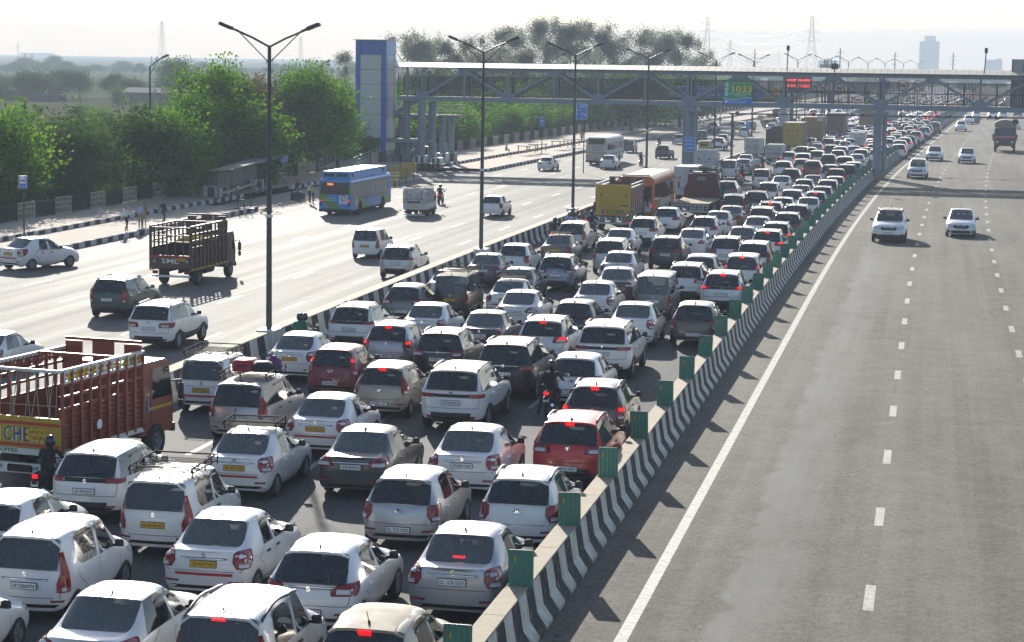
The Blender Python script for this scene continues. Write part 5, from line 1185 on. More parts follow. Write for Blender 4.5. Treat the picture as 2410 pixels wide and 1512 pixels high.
POSES = {
 'stand': {}, 'walk': dict(kl=(-.09, .22, .53), al=(-.09, .24, .11), tl=(-.10, .38, .06), kr=(.09, .02, .50), ar=(.09, -.24, .16), tr=(.10, -.13, .05), el=(-.22, -.14, 1.13), wl=(-.20, -.10, .89), hl=(-.20, -.08, .81), er=(.22, .06, 1.12), wr=(.19, .22, .92), hr=(.19, .27, .85)),
 'arms': dict(el=(-.34, .02, 1.22), wl=(-.40, .2, 1.34), hl=(-.38, .26, 1.40), er=(.26, .03, 1.14), wr=(.12, .16, 1.10), hr=(.06, .2, 1.12)),
 'hips': dict(el=(-.36, -.08, 1.15), wl=(-.2, .02, .99), hl=(-.14, .04, .98), er=(.23, .02, 1.12), wr=(.16, .2, 1.22), hr=(.10, .24, 1.30)),
 'sit': dict(pel=(0, 0, .50), wai=(0, .03, .63), che=(0, .07, .82), nek=(0, .10, .97), hdb=(0, .12, 1.04), hdm=(0, .15, 1.13), hdt=(0, .15, 1.21), sl=(-.18, .08, .93), el=(-.24, .12, .68), wl=(-.14, .34, .62), hl=(-.10, .40, .62), sr=(.18, .08, .93), er=(.24, .12, .68), wr=(.14, .34, .60), hr=(.10, .40, .60), pl=(-.09, .02, .48), kl=(-.12, .42, .52), al=(-.12, .42, .10), tl=(-.13, .57, .05), pr=(.09, .02, .48), kr=(.12, .44, .50), ar=(.12, .38, .10), tr=(.13, .53, .05)),
 'ride': dict(pel=(0, 0, .86), wai=(0, .03, .99), che=(0, .11, 1.18), nek=(0, .15, 1.34), hdb=(0, .17, 1.41), hdm=(0, .20, 1.50), hdt=(0, .19, 1.58), sl=(-.19, .13, 1.29), el=(-.30, .27, 1.08), wl=(-.32, .50, 1.02), hl=(-.32, .58, 1.02), sr=(.19, .13, 1.29), er=(.30, .27, 1.08), wr=(.32, .50, 1.02), hr=(.32, .58, 1.02), pl=(-.10, .02, .83), kl=(-.20, .40, .74), al=(-.20, .16, .34), tl=(-.21, .31, .30), pr=(.10, .02, .83), kr=(.20, .40, .74), ar=(.20, .16, .34), tr=(.21, .31, .30)),
 'foot': dict(pel=(0, 0, .86), wai=(0, .03, .99), che=(0, .11, 1.18), nek=(0, .15, 1.34), hdb=(0, .17, 1.41), hdm=(0, .20, 1.50), hdt=(0, .19, 1.58), sl=(-.19, .13, 1.29), el=(-.30, .27, 1.08), wl=(-.32, .50, 1.02), hl=(-.32, .58, 1.02), sr=(.19, .13, 1.29), er=(.30, .27, 1.08), wr=(.32, .50, 1.02), hr=(.32, .58, 1.02), pl=(-.10, .02, .83), kl=(-.30, .22, .52), al=(-.36, .06, .10), tl=(-.38, .20, .05), pr=(.10, .02, .83), kr=(.20, .40, .74), ar=(.20, .16, .34), tr=(.21, .31, .30)),
 'pillion': dict(pel=(0, 0, .92), wai=(0, .0, 1.05), che=(0, .05, 1.24), nek=(0, .07, 1.40), hdb=(0, .09, 1.47), hdm=(0, .11, 1.56), hdt=(0, .10, 1.64), sl=(-.19, .06, 1.35), el=(-.25, .06, 1.10), wl=(-.16, .22, 1.02), hl=(-.12, .28, 1.02), sr=(.19, .06, 1.35), er=(.25, .06, 1.10), wr=(.16, .22, 1.02), hr=(.12, .28, 1.02), pl=(-.10, .02, .89), kl=(-.22, .36, .80), al=(-.22, .12, .40), tl=(-.23, .26, .36), pr=(.10, .02, .89), kr=(.22, .36, .80), ar=(.22, .12, .40), tr=(.23, .26, .36)),
}
BODYM = {}
def bake_people():
    tmp = []
    for nm, ov in POSES.items():
        J = dict(BASEJ); J.update(ov); bm = bmesh.new(); sk = bm.verts.layers.skin.verify(); V = {}
        for k, p in J.items():
            v = bm.verts.new(p); r = RADJ.get(k) or RADJ[k[0]]; v[sk].radius = (r*(1.25 if k in ('che', 'pel', 'wai') else 1), r*(.80 if k in ('che', 'wai') else .95)); v[sk].use_root = k == 'pel'; V[k] = v
        for a, b in EDG: bm.edges.new((V[a], V[b]))
        me = D.meshes.new('person'); bm.to_mesh(me); bm.free(); o = D.objects.new('person', me); COL.objects.link(o); m = o.modifiers.new('k', 'SKIN'); m.use_smooth_shade = True; m2 = o.modifiers.new('s', 'SUBSURF'); m2.levels = m2.render_levels = 1; tmp.append((nm, o, J))
    dg = bpy.context.evaluated_depsgraph_get()
    for nm, o, J in tmp:
        me = D.meshes.new_from_object(o.evaluated_get(dg)); b = MB(); b.v = [tuple(v.co) for v in me.vertices]; b.f = [tuple(p.vertices) for p in me.polygons]
        segs = [(Vector(J[a]), Vector(J[c]), a, c) for a, c in EDG]; mi = []
        for p in me.polygons:
            c = p.center; best = (9, None)
            for A, B, a, d in segs:
                t = max(0, min(1, (c-A).dot(B-A)/max(1e-6, (B-A).length_squared))); q = (c-A.lerp(B, t)).length
                if q < best[0]: best = (q, (a, d, t))
            a, d, t = best[1]
            if a in ('hdb', 'hdm') or (a == 'nek' and t > .3): k = 3 if (a == 'hdm' and c.y < Vector(J['hdm']).y+.045) or c.z > Vector(J['hdm']).z+.045 else 2
            elif d[0] == 'h' and d not in ('hdb', 'hdm', 'hdt') or (d[0] == 'w' and d != 'wai' and t > .8): k = 2
            elif a[0] == 'a' and a in ('al', 'ar'): k = 4
            elif d in ('pl', 'pr', 'kl', 'kr', 'al', 'ar') or (a == 'pel' and d == 'wai' and t < .35): k = 1
            else: k = 0
            mi.append(k)
        b.mi = mi
        for s in 'lr':      # fingers and thumb rooted in the palm
            w, h = Vector(J['w'+s]), Vector(J['h'+s]); d = (h-w).normalized(); side = d.cross(Vector((0, 1, 0)) if abs(d.y) < .8 else Vector((0, 0, 1))).normalized(); nrm = side.cross(d)
            for k, (o2, L) in enumerate(((-.026, .060), (-.009, .072), (.009, .068), (.025, .052))):
                r = h+side*o2; m = r+d*(.02+L*.5)+nrm*.006; b.tube([r-d*.01, m, m+d*L*.4-nrm*.022], [.010, .009, .006], 5, 2)
            b.tube([h+side*-.02-d*.02, h+side*-.05+d*.01, h+side*-.052+d*.04-nrm*.012], [.011, .010, .007], 5, 2)
        hm = Vector(J['hdm'])       # nose, ears, eyes, mouth
        b.add([hm+Vector(q) for q in ((-.014, .085, -.03), (.014, .085, -.03), (0, .112, -.028), (0, .09, .015))], [(0, 1, 2), (1, 3, 2), (3, 0, 2)], 2)
        for s in (-1, 1):
            b.box(hm.x+s*.034-.010, hm.x+s*.034+.010, hm.y+.080, hm.y+.092, hm.z+.0, hm.z+.012, 3); b.box(hm.x+s*.094-.008, hm.x+s*.094+.008, hm.y-.015, hm.y+.015, hm.z-.03, hm.z+.02, 2)
        b.box(hm.x-.022, hm.x+.022, hm.y+.074, hm.y+.088, hm.z-.052, hm.z-.044, 3); b.mi = mi+b.mi[len(mi):]
        BODYM[nm] = (b.mesh('person', [CL['white'], CL['dark'], SKINM, HAIR, CL['black']], True), J)
    for nm, o, J in tmp: D.objects.remove(o)
bake_people()
helm_m = {n: mat('helmet_'+n, c, .22, coat=.4) for n, c in dict(black=(.012, .012, .014), grey=(.12, .12, .13), white=(.5, .5, .5), brown=(.16, .10, .05)).items()}
def helmet_mesh():
    b = MB(); b.lathe([(.095, -.13), (.125, -.10), (.135, -.02), (.125, .06), (.09, .11), (.04, .132), (0, .135)], 14); b.lathe([(.0, -.12), (.095, -.13)], 14)
    b.add([(.126*sin(a), .126*cos(a)+.012, z) for a in (-.9, -.45, 0, .45, .9) for z in (-.05, .035)], [(2*i, 2*i+2, 2*i+3, 2*i+1) for i in range(4)], 1); return b.mesh('helmet', [helm_m['black'], visor], True)
HELM = helmet_mesh()
def person(P, rz, label, pose='stand', top='white', legs='dark', sc=1., helmet=None, group=None, bag=None):
    me, J = BODYM[pose]; o = obj('person', me); o.location = P; o.rotation_euler = (0, 0, rz); o.scale = (sc,)*3; tag(o, label, 'person', group)
    for i, m in ((0, CL[top]), (1, CL[legs])): o.material_slots[i].link = 'OBJECT'; o.material_slots[i].material = m
    if helmet:
        h = obj('helmet', HELM, o); hm = J['hdm']; h.location = (hm[0], hm[1]-.005, hm[2]+.01); h.material_slots[0].link = 'OBJECT'; h.material_slots[0].material = helm_m[helmet]
    if bag: b = MB(); c = J['che']; b.cbox(c[0]-.17, c[0]+.17, c[1]-.34, c[1]-.12, c[2]-.30, c[2]+.16, .06); b.build('backpack', CL[bag], o)
    return o
def bike_proto(kind):
    r = empty('motorcycle' if kind == 'bike' else 'scooter'); bodym = mat('bike_body', (.03, .03, .035), .3, coat=.4)
    R = .30 if kind == 'bike' else .23; wb = 1.30
    for y in (-.52, wb-.52):
        b = MB(); b.lathe([(R*.74, -.05), (R*.92, -.06), (R, -.03), (R, .03), (R*.92, .06), (R*.74, .05)], 18, axis='x'); w = b.build('wheel', rubber, r, True); w.location = (0, y, R)
        b = MB(); b.lathe([(R*.74, -.04), (R*.70, 0), (R*.74, .04)], 16, axis='x'); b.lathe([(.05, -.06), (.05, .06), (0, .06)], 8, axis='x')
        for k in range(5): M = Matrix.Rotation(k*2*pi/5, 4, 'X'); b.add([M@Vector(v) for v in ((-.012, -.02, .04), (.012, -.02, .04), (.012, .02, R*.72), (-.012, .02, R*.72))], [(0, 1, 2, 3)])
        b.build('rim', alloy, w)
    b = MB(); b.cbox(-.11, .11, -.70, -.05, .70, .84, .05); b.cbox(-.09, .09, -.86, -.5, .74, .88, .05); b.build('seat', rubber, r)
    b = MB()
    if kind == 'bike': b.cbox(-.13, .13, -.05, .42, .70, .93, .08); b.cbox(-.14, .14, -.15, .35, .34, .66, .06); b.cbox(-.10, .10, -.82, -.2, .60, .72, .04)
    else: b.cbox(-.19, .19, -.80, -.02, .30, .72, .10); b.cbox(-.20, .20, .30, .42, .28, .92, .06); b.cbox(-.18, .18, -.05, .4, .24, .32, .03)
    b.build('fuel_tank' if kind == 'bike' else 'body_panel', bodym, r, True, 40)
    b = MB()
    for s in (-1, 1): b.tube([(s*.08, wb-.52, R), (s*.09, .50, .96)], .022, 6); b.tube([(s*.05, -.52, R), (s*.12, -.45, .66)], .02, 6)
    b.tube([(-.36, .40, 1.02), (-.12, .50, 1.0), (.12, .50, 1.0), (.36, .40, 1.02)], .016, 6); b.build('handlebar', steel_dark, r)
    for s in (-1, 1): b = MB(); b.tube([(s*.30, .44, 1.02), (s*.36, .44, 1.16)], .008, 5); b.cbox(s*.38-.06, s*.38+.06, .42, .45, 1.14, 1.22, .015); b.build('mirror', chrome, r)
    b = MB(); b.cbox(-.07, .07, -.90, -.86, .76, .84, .015); b.build('taillight', lens_lit, r); b = MB(); b.cbox(-.09, .09, .56, .66, .84, 1.0, .04); b.build('headlight', lens_clear, r)
    b = MB(); b.box(-.09, .09, -.92, -.905, .56, .68); b.build('number_plate', plate_w, r); b = MB(); b.tube([(.15, .1, .32), (.16, -.4, .34), (.17, -.80, .46)], [.03, .04, .05], 8); b.build('exhaust', chrome, r); b = MB(); b.cbox(-.09, .09, -.93, -.35, R*2+.02, R*2+.10, .03); b.build('mudguard', rubber, r)
    return r
BIKE = {'bike': bike_proto('bike'), 'scooter': bike_proto('scooter')}; BUSED = set()
bike_cols = {n: mat('bike_'+n, c, .3, coat=.4) for n, c in dict(black=(.012, .012, .013), red=(.30, .02, .02), white=(.6, .6, .6), silver=(.4, .4, .4), grey=(.10, .10, .11), tan=(.35, .30, .22)).items()}
def bike(P, rz, label, kind='bike', col='black', sc=1., riders=()):
    o = BIKE[kind]
    if kind in BUSED: o = dup_tree(o)
    BUSED.add(kind); place(o, P, rz, sc); tag(o, label, 'motorcycle' if kind == 'bike' else 'scooter')
    for c in o.children if False else [x for x in D.objects if x.parent == o]:
        if c.name.startswith(('fuel_tank', 'body_panel')): c.material_slots[0].link = 'OBJECT'; c.material_slots[0].material = bike_cols[col]
    R = Matrix.Rotation(rz, 3, 'Z')
    for i, (lb, top, legs, hel, *ex) in enumerate(riders):
        Q = Vector(P)+R@Vector((0, (-.16, -.58)[i]*sc, 0)); person(Q, rz, lb, ex[0] if ex else ('ride', 'pillion')[i], top, legs, sc, hel, bag=ex[1] if len(ex) > 1 else None)
    return o

# ------------------------------------------------------------------ trucks and buses
wood_brown = mat('truck_brown', (.085, .038, .026), .55, noise=(2, .5, (.14, .08, .055))); truck_red = mat('truck_red_brown', (.26, .048, .024), .42, coat=.2, noise=(2.5, .4, (.10, .03, .02))); truck_yellow = mat('truck_yellow', (.50, .34, .015), .5, noise=(2.5, .6, (.34, .22, .03)))
tarp = mat('tarpaulin', (.20, .18, .13), .9, noise=(3, .6, (.30, .27, .20))); box_white = mat('box_white', (.56, .57, .57), .5, noise=(2, .45, (.36, .35, .32))); cont_brown = mat('container_brown', (.27, .16, .045), .6, noise=(1.6, .6, (.16, .085, .03))); cont_red = mat('container_red', (.20, .10, .085), .6, noise=(1.6, .5, (.13, .07, .06))); olive = mat('container_olive', (.21, .17, .055), .6, noise=(1.5, .5, (.13, .10, .04))); amber = mat('amber_tape', (.75, .20, .01), .5); tri_red = mat('triangle_red', (.45, .03, .02), .5); chassis_m = mat('chassis', (.028, .026, .024), .85); blue_paint = mat('cab_blue', (.05, .22, .50), .5)
busglass = mat('bus_glass', (.055, .058, .055), .10); buslight = mat('bus_glass_pale', (.22, .22, .205), .22)
def tri(b, x, z, r, y, mi=0):
    b.add([(x-r, y, z-r*.55), (x+r, y, z-r*.55), (x, y, z+r*1.1), (x-r*.5, y-.002, z-r*.28), (x+r*.5, y-.002, z-r*.28), (x, y-.002, z+r*.55)], [(0, 1, 2)], mi)
def truck_wheels(r, W, ys, R=.42, dual=0):
    for y in ys:
        for s in (1, -1):
            b = MB(); w = .26; b.lathe([(R*.58, -w*.5), (R*.92, -w*.5), (R, -w*.36), (R, w*.36), (R*.92, w*.5), (R*.58, w*.5)], 20, axis='x'); t = b.build('wheel', rubber, r, True); t.location = (s*(W/2-.16), y, R); t.rotation_euler = (0, 0, 0 if s > 0 else pi)
            b = MB(); b.lathe([(R*.59, w*.46), (R*.5, w*.2), (R*.28, w*.22), (R*.24, w*.5), (0, w*.5)], 14, axis='x'); b.build('rim', steelrim, t, True, 30)
def cab(r, W, y0, L, z0, H, m, glassm=None, tilt=.22):
    """Forward-control cab with windows, doors, mirrors and lamps; y0 is its back."""
    b = MB(); y1 = y0+L; zc = z0+(H-z0)*.48
    pf = [(y0, z0), (y1-.02, z0), (y1, z0+.25), (y1, zc), (y1-tilt, H-.12), (y1-tilt-.12, H), (y0, H)]; M = Matrix(((0, 1, 0, 0), (1, 0, 0, 0), (0, 0, 1, 0), (0, 0, 0, 1)))
    b.prism([(y, z) for y, z in pf], -W/2, W/2, M=M); o = b.build('cab', m, r); fix_normals(o); o.modifiers.new('b', 'BEVEL').width = .05
    for s in (1, -1):
        x = s*W/2; b = MB(); q = [(y0+L*.34, zc+.02), (y1-.10, zc+.02), (y1-tilt-.08, H-.2), (y0+L*.34, H-.2)]; b.add([(x+s*.006, y, z) for y, z in q]+[(x-s*.02, y, z) for y, z in q], [(0, 1, 2, 3), (4, 7, 6, 5)]); g = b.build('side_window', glass_dark, o)
        b = MB(); b.box(x-.004, x+.008, y0+L*.28, y0+L*.29, z0+.3, H-.16); b.box(x-.004, x+.008, y1-.09, y1-.08, z0+.5, zc); b.build('door_gap', gap_m, o)
        b = MB(); b.cbox(x+s*.17-.09, x+s*.17+.09, y1+.06, y1+.13, zc-.10, zc+.32, .03); b.cbox(x+s*.17-.08, x+s*.17+.08, y1+.06, y1+.13, zc-.36, zc-.14, .03); b.tube([(x, y1-.1, zc+.4), (x+s*.17, y1+.1, zc+.42), (x+s*.17, y1+.1, zc-.40)], .028, 6); b.build('mirror', plastic, r)
        b = MB(); b.cbox(s*W*.36-.16, s*W*.36+.16, y1-.01, y1+.03, z0+.30, z0+.52, .02); b.build('headlight', lens_clear, r)
    b = MB(); t = .012; b.add([(-W*.44, y1+t, zc+.05), (W*.44, y1+t, zc+.05), (W*.42, y1-tilt+t+.03, H-.16), (-W*.42, y1-tilt+t+.03, H-.16)], [(0, 1, 2, 3)]); b.build('windshield', glass_dark_op, o)
    b = MB(); b.box(-W*.3, W*.3, y1, y1+.02, z0+.28, z0+.55); b.box(-W*.5, W*.5, y1-.04, y1+.08, z0-.05, z0+.18); b.build('bumper', plastic, r); return o
def chassis(r, W, L, z):
    b = MB()
    for s in (-1, 1): b.box(s*.38-.05, s*.38+.05, .15, L-.4, z-.28, z-.02)
    for i in range(6): y = .3+(L-1)*i/5; b.box(-W*.46, W*.46, y-.05, y+.05, z-.12, z-.0)
    b.build('chassis', chassis_m, r); b = MB(); M = Matrix.Rotation(radians(90), 4, 'Y'); b.tube([(W*.36, L*.42, z-.30), (W*.36, L*.60, z-.30)], .2, 12); b.build('fuel_tank', chassis_m, r, True, 40)
    b = MB(); b.box(-W*.48, W*.48, .02, .10, z-.48, z-.38); b.build('under_run_bar', white_paint, r); b = MB(); b.box(-W*.47, -W*.33, .05, .08, z-.32, z-.16); b.box(W*.33, W*.47, .05, .08, z-.32, z-.16); b.build('taillight', lens_red, r)
    for s in (-1, 1): b = MB(); b.box(s*W*.38-.2, s*W*.38+.2, .9, .93, z-.75, z-.1); b.build('mud_flap', rubber, r)
def stake_body(r, W, L, zf, zs, zt, m, mrail, n_st=9, corr=True, tail=None, tail_h=None):
    """Open cargo bed: ribbed sides with stakes and top rails; returns nothing."""
    b = MB(); b.box(-W/2, W/2, 0, L, zf-.12, zf); b.build('bed_floor', m, r)
    for s in (-1, 1):
        k = 7; h = (zs-zf)/k
        for i in range(k):
            b = MB(); x = s*(W/2-.02); b.prism([(x, zf+h*i), (x+s*.035, zf+h*(i+.25)), (x+s*.035, zf+h*(i+.72)), (x, zf+h*(i+.97)), (x-s*.03, zf+h*(i+.97)), (x-s*.03, zf+h*i)], .03, L-.03); o = b.build('side_plank', m, r); fix_normals(o)
        for i in range(n_st+1): y = .04+(L-.08)*i/n_st; b = MB(); x = s*(W/2+.05); b.box(x-.035, x+.035, y-.04, y+.04, zf-.2, zt); b.build('stake', m, r)
        for z in (zs+(zt-zs)*.30, zs+(zt-zs)*.62): b = MB(); x = s*(W/2+.02); b.box(x-.025, x+.025, 0, L, z-.035, z+.035); b.build('rail', m, r)
        b = MB(); x = s*(W/2+.03); b.box(x-.04, x+.04, -.02, L+.02, zt-.04, zt+.05); b.build('rail', mrail, r)
        b = MB(); b.box(s*(W/2+.02)-.03, s*(W/2+.02)+.03, 0, L, zf-.22, zf-.13); b.build('rail', truck_yellow, r)
    b = MB(); b.box(-W/2, W/2, L-.05, L, zf, zs+(zt-zs)*.55); b.box(-W/2, -W*.28, L-.05, L, zs+(zt-zs)*.55, zt+.2); b.box(W*.28, W/2, L-.05, L, zs+(zt-zs)*.55, zt+.2); b.box(-W*.14, W*.14, L-.05, L, zs+(zt-zs)*.55, zt+.28); b.box(-W/2, W/2, L-.05, L, zt+.22, zt+.30); b.build('headboard', m, r)
    b = MB(); b.box(-W/2, W/2, L*.66-.04, L*.66+.04, zt-.0, zt+.07); b.build('cross_bar', m, r)
def truck_root(name, label, P, rz, sc, cat='truck'): return empty(name, P, rz, sc, label, cat)
def anchor(px, py, loc, z_=None, yaw=0.):
    """Root for a vehicle whose local point loc is seen at a pixel."""
    sc = 1.
    for _ in range(4):
        Q = at(px, py, loc[2]*sc); rz = -head(Q.y/KS)+yaw; sc = fit(Q.x-curve(Q.y/KS))
    R = Matrix.Rotation(rz, 3, 'Z'); P = Q-R@(Vector(loc)*sc); return Vector((P.x, P.y, 0)), rz, sc
def bus(name, label, P, rz, sc, L, W, H, m, roofm, win, floor=1.25, wtop=None, rw=None, plate=None, nwin=9, gz=.36, rear_low=None):
    r = empty(name, P, rz, sc, label, 'bus'); w = W/2; wt = wtop or H-.45
    pr = [(-w, gz), (w, gz), (w, H-.28), (w-.10, H-.10), (w-.34, H), (-w+.34, H), (-w+.10, H-.10), (-w, H-.28)]
    b = MB(); b.prism(pr, 0, L); o = b.build('body', [m], r); fix_normals(o); md = o.modifiers.new('b', 'BEVEL'); md.width = .09; md.segments = 2; md.limit_method = 'ANGLE'
    b = MB(); b.prism([(w-.06, H-.14), (w-.34, H+.012), (-w+.34, H+.012), (-w+.06, H-.14), (-w+.1, H-.16), (w-.1, H-.16)], .12, L-.12); q = b.build('roof', roofm, r); fix_normals(q)
    n = nwin; y0, y1 = .35, L-1.0; st = (y1-y0)/n
    for s in (1, -1):
        b = MB(); x = s*(w+.004); b.box(min(x, x-s*.05), max(x, x-s*.05), y0-.04, y1+.04, floor-.05, wt+.05); b.build('window_band', steel_dark, r)
        for i in range(n):
            b = MB(); x = s*(w+.012); b.box(min(x, x-s*.03), max(x, x-s*.03), y0+st*i+.035, y0+st*(i+1)-.035, floor, wt); b.build('side_window', win, r)
        for y in ((2.6, L-2.6)):
            M = Matrix.Translation((s*(w+.006), y, .50)); b = MB(); b.lathe([(.56, -.01), (.56, .004), (0, .004)], 18, 0, M if s > 0 else M@Matrix.Rotation(pi, 4, 'Z'), axis='x'); b.build('wheel_arch', rubber, r)
    b = MB(); a = rw or (w*.82, floor+.10, wt); b.box(-a[0], a[0], -.02, .04, a[1], a[2]); b.build('rear_window', busglass, r)
    truck_wheels(r, W+.06, (2.6, L-2.6), .48)
    for s in (-1, 1):
        b = MB(); b.cbox(s*(w-.16)-.07, s*(w-.16)+.07, -.03, .02, .78, 1.22, .02); t = b.build('taillight', plastic, r); b = MB(); b.cbox(s*(w-.16)-.045, s*(w-.16)+.045, -.045, -.02, 1.10, 1.19, .015); b.build('lamp_lens', lens_lit, t)
        b = MB(); b.cbox(s*(w+.28)-.06, s*(w+.28)+.06, L-.05, L+.05, H-1.35, H-.85, .03); b.tube([(s*w, L-.1, H-.5), (s*(w+.28), L, H-.7), (s*(w+.28), L, H-.9)], .025, 6); b.build('mirror', plastic, r)
    b = MB(); b.box(-w+.15, w-.15, L-.02, L+.015, 1.1, H-.5); b.build('windshield', glass_dark_op, r); b = MB(); b.box(-w+.02, w-.02, -.05, .03, gz-.06, gz+.16); b.build('bumper', plastic, r)
    b = MB(); b.box(-w*.75, w*.75, .6, L-.5, .2, gz+.05); b.build('underframe', chassis_m, r)
    if plate: b = MB(); b.box(-.27, .27, -.03, -.0, .62, .80); p = b.build('number_plate', plate_y, r); lettering(plate, .1, ink, p, (0, -.035, .71), width=.46)
    return r
def auto_proto():
    r = empty('auto_rickshaw'); yel = mat('auto_yellow', (.42, .34, .10), .6, noise=(3, .4, (.30, .24, .09))); gr = mat('auto_green', (.012, .075, .035), .45)
    b = MB(); M = Matrix(((0, 1, 0, 0), (1, 0, 0, 0), (0, 0, 1, 0), (0, 0, 0, 1))); pf = [(0.02, .32), (1.75, .32), (2.3, .45), (2.45, .75), (2.2, .95), (1.9, .80), (.9, .60), (.1, .85)]; b.prism(pf, -.64, .64, M=M); o = b.build('body', gr, r); fix_normals(o)
    b = MB(); b.cbox(-.66, .66, -.02, .12, .62, 1.60, .03); b.cbox(-.66, .66, -.02, 1.75, 1.50, 1.72, .12); b.box(-.66, -.62, .1, .7, .8, 1.55); b.box(.62, .66, .1, .7, .8, 1.55)
    b.build('canopy', yel, r, True, 35)
    b = MB(); b.box(-.38, .38, -.03, -.02, 1.12, 1.40); b.build('rear_window', visor, r); b = MB(); b.add([(-.55, 2.18, .98), (.55, 2.18, .98), (.58, 1.78, 1.55), (-.58, 1.78, 1.55)], [(0, 1, 2, 3)]); b.build('windshield', glass_side, r)
    b = MB()
    for x in (-.6, .6): b.tube([(x, 2.2, .95), (x, 1.76, 1.6)], .025, 6)
    b.build('frame', steel_dark, r); b = MB(); b.cbox(-.55, .55, .35, .75, .6, .95, .05); b.build('seat', rubber, r)
    for x, y in ((-.55, .45), (.55, .45), (0, 2.2)): b = MB(); b.lathe([(.12, -.06), (.2, -.06), (.22, 0), (.2, .06), (.12, .06)], 14, axis='x'); w = b.build('wheel', rubber, r, True); w.location = (x, y, .22)
    for x in (-.55, .55): b = MB(); b.cbox(x-.05, x+.05, -.05, -.02, .5, .62, .01); b.build('taillight', lens_red, r)
    b = MB(); b.box(-.2, .2, -.05, -.03, .42, .54); b.build('number_plate', plate_y, r); return r
AUTO = auto_proto(); AUSED = [0]
def auto(px, py, label, group=None, sc=None, yaw=0.):
    o = AUTO if not AUSED[0] else dup_tree(AUTO); AUSED[0] = 1; P, rz, s = anchor(px, py, (0, 0, .3), yaw=yaw); place(o, P, rz, s*1.05); tag(o, label, 'auto rickshaw', group); return o
def box_truck(name, label, px, py, W, H, L, zb, m, dm, cabm, loc=None, doors=True, tris=(.72, .28), texts=(), bars=6, plate=True, yaw=0., roofm=None):
    """Closed box body with two rear doors; the pixel shows the middle of the rear lower edge."""
    P, rz, sc = anchor(px, py, loc or (0, 0, zb), yaw=yaw); r = truck_root(name, label, P, rz, sc); w = W/2
    b = MB(); b.box(-w, w, .06, L, zb, H); b.build('cargo_box', m, r)
    for s in (-1, 1):
        if doors: b = MB(); b.cbox(min(.012*s, s*(w-.05)), max(.012*s, s*(w-.05)), 0, .06, zb+.06, H-.08, .01); d = b.build('door', dm, r)
        for i in range(bars): b = MB(); z = zb+.15+(H-zb-.35)*i/max(1, bars-1); b.box(min(.03*s, s*(w-.1)), max(.03*s, s*(w-.1)), -.014, 0, z-.015, z+.015); b.build('door_rib', dm, d)
        b = MB(); b.tube([(s*.14, -.035, zb+.1), (s*.14, -.035, H-.12)], .018, 6); b.build('lock_bar', dm, d)
        b = MB(); b.box(s*w-.05, s*w+.012, .0, .10, zb, H+.012); b.build('corner_post', dm, r)
        for zf in tris: b = MB(); tri(b, s*w*.5, zb+(H-zb)*zf, W*.075 if zf > .5 else W*.04, -.03); b.build('warning_triangle', tri_red, r)
        n = 10
        for i in range(n): b = MB(); y = .1+(L-.2)*(i+.5)/n; b.box(s*w-.012, s*w+.014, y-.05, y+.05, zb+.05, H-.05); b.build('side_rib', m, r)
    b = MB(); b.box(-w, w, -.01, .08, H-.08, H+.02); b.box(-w, w, -.01, .08, zb-.02, zb+.06); b.build('door_frame', dm, r); b = MB(); b.box(-w+.05, w-.05, .08, L, H, H+.02); b.build('roof', roofm or m, r)
    for t, x, z, h, mm, wd in texts: lettering(t, h, mm, r, (x, -.04, zb+(H-zb)*z), width=wd)
    chassis(r, W, L+1, zb); truck_wheels(r, W, (1.0+.1*L, L+.9), .36 if H < 2.6 else .46); cab(r, W*.96, L+.12, 1.5, .55, min(H-.2, 2.4) if H < 2.9 else 2.7, cabm)
    if plate: b = MB(); b.box(-.26, .26, -.02, 0, zb-.26, zb-.10); b.build('number_plate', plate_y, r)
    return r
# ------------------------------------------------------------------ the traffic; pixel windows of the photograph used to measure positions
WIN = dict(a=(0, 1900, 2.2567), b=(800, 1900, 2.2567), c=(1600, 1700, 1.7378), d=(700, 1250, 2.326), e=(1400, 1150, 2.326), f=(2000, 1150, 2.326), g=(0, 1250, 2.326), h=(0, 650, 2.16), i=(1000, 650, 2.16), j=(2000, 650, 2.16), k=(3000, 650, 2.16),
           l=(2000, 400, 4.724), m=(2500, 400, 4.724), n=(2900, 400, 4.724), o=(3300, 400, 4.724), p=(2300, 680, 4.724), q=(2700, 600, 4.724), r=(3100, 560, 4.724), t=(2700, 860, 3.877), u=(3000, 0, 2.16), B=(1250, 600, 3.708), F=(0, 0, 1))
def pw(w, x, y): ox, oy, s = WIN[w]; return (ox+x/s)/1.7, (oy+y/s)/1.7
CARS = []
def V(w, x, y, nm, color, label, **k):
    """A car whose rear window (or windscreen, if it faces us) has its top edge centred at this place."""
    sp = SPECS[nm]; fr = k.get('front', False); yaw = k.pop('yaw', 0.); ga = (sp['wst'] if fr else sp['gy1'])
    px, py = pw(w, x, y); zl = sp['H']-.055
    P, rz, sc = anchor(px, py, (0, ga-.04, zl), yaw=yaw) if not fr else anchor(px, py, (0, -(ga+.04), zl))
    if fr: rz += pi
    if not fr and P.x-curve(s_ := P.y/KS) > -9.9: P.x = min(P.x, curve(s_)-7.58-sp['W']/2*sc)      # keep clear of the barrier foot
    s = P.y/KS; lod = 0 if s < 118 else 1 if s < 230 else 2
    cat = {'sedan': 'sedan', 'sedanlow': 'sedan', 'suv': 'SUV', 'bigsuv': 'SUV', 'van': 'van', 'mpv': 'family car'}.get(nm, 'hatchback')
    k.setdefault('logo', 's'); CARS.append((P.x, P.y, nm, label))
    return make_car(nm, P, rz, sc, color, label, cat, lod=lod, **k)
W_ = 'white'
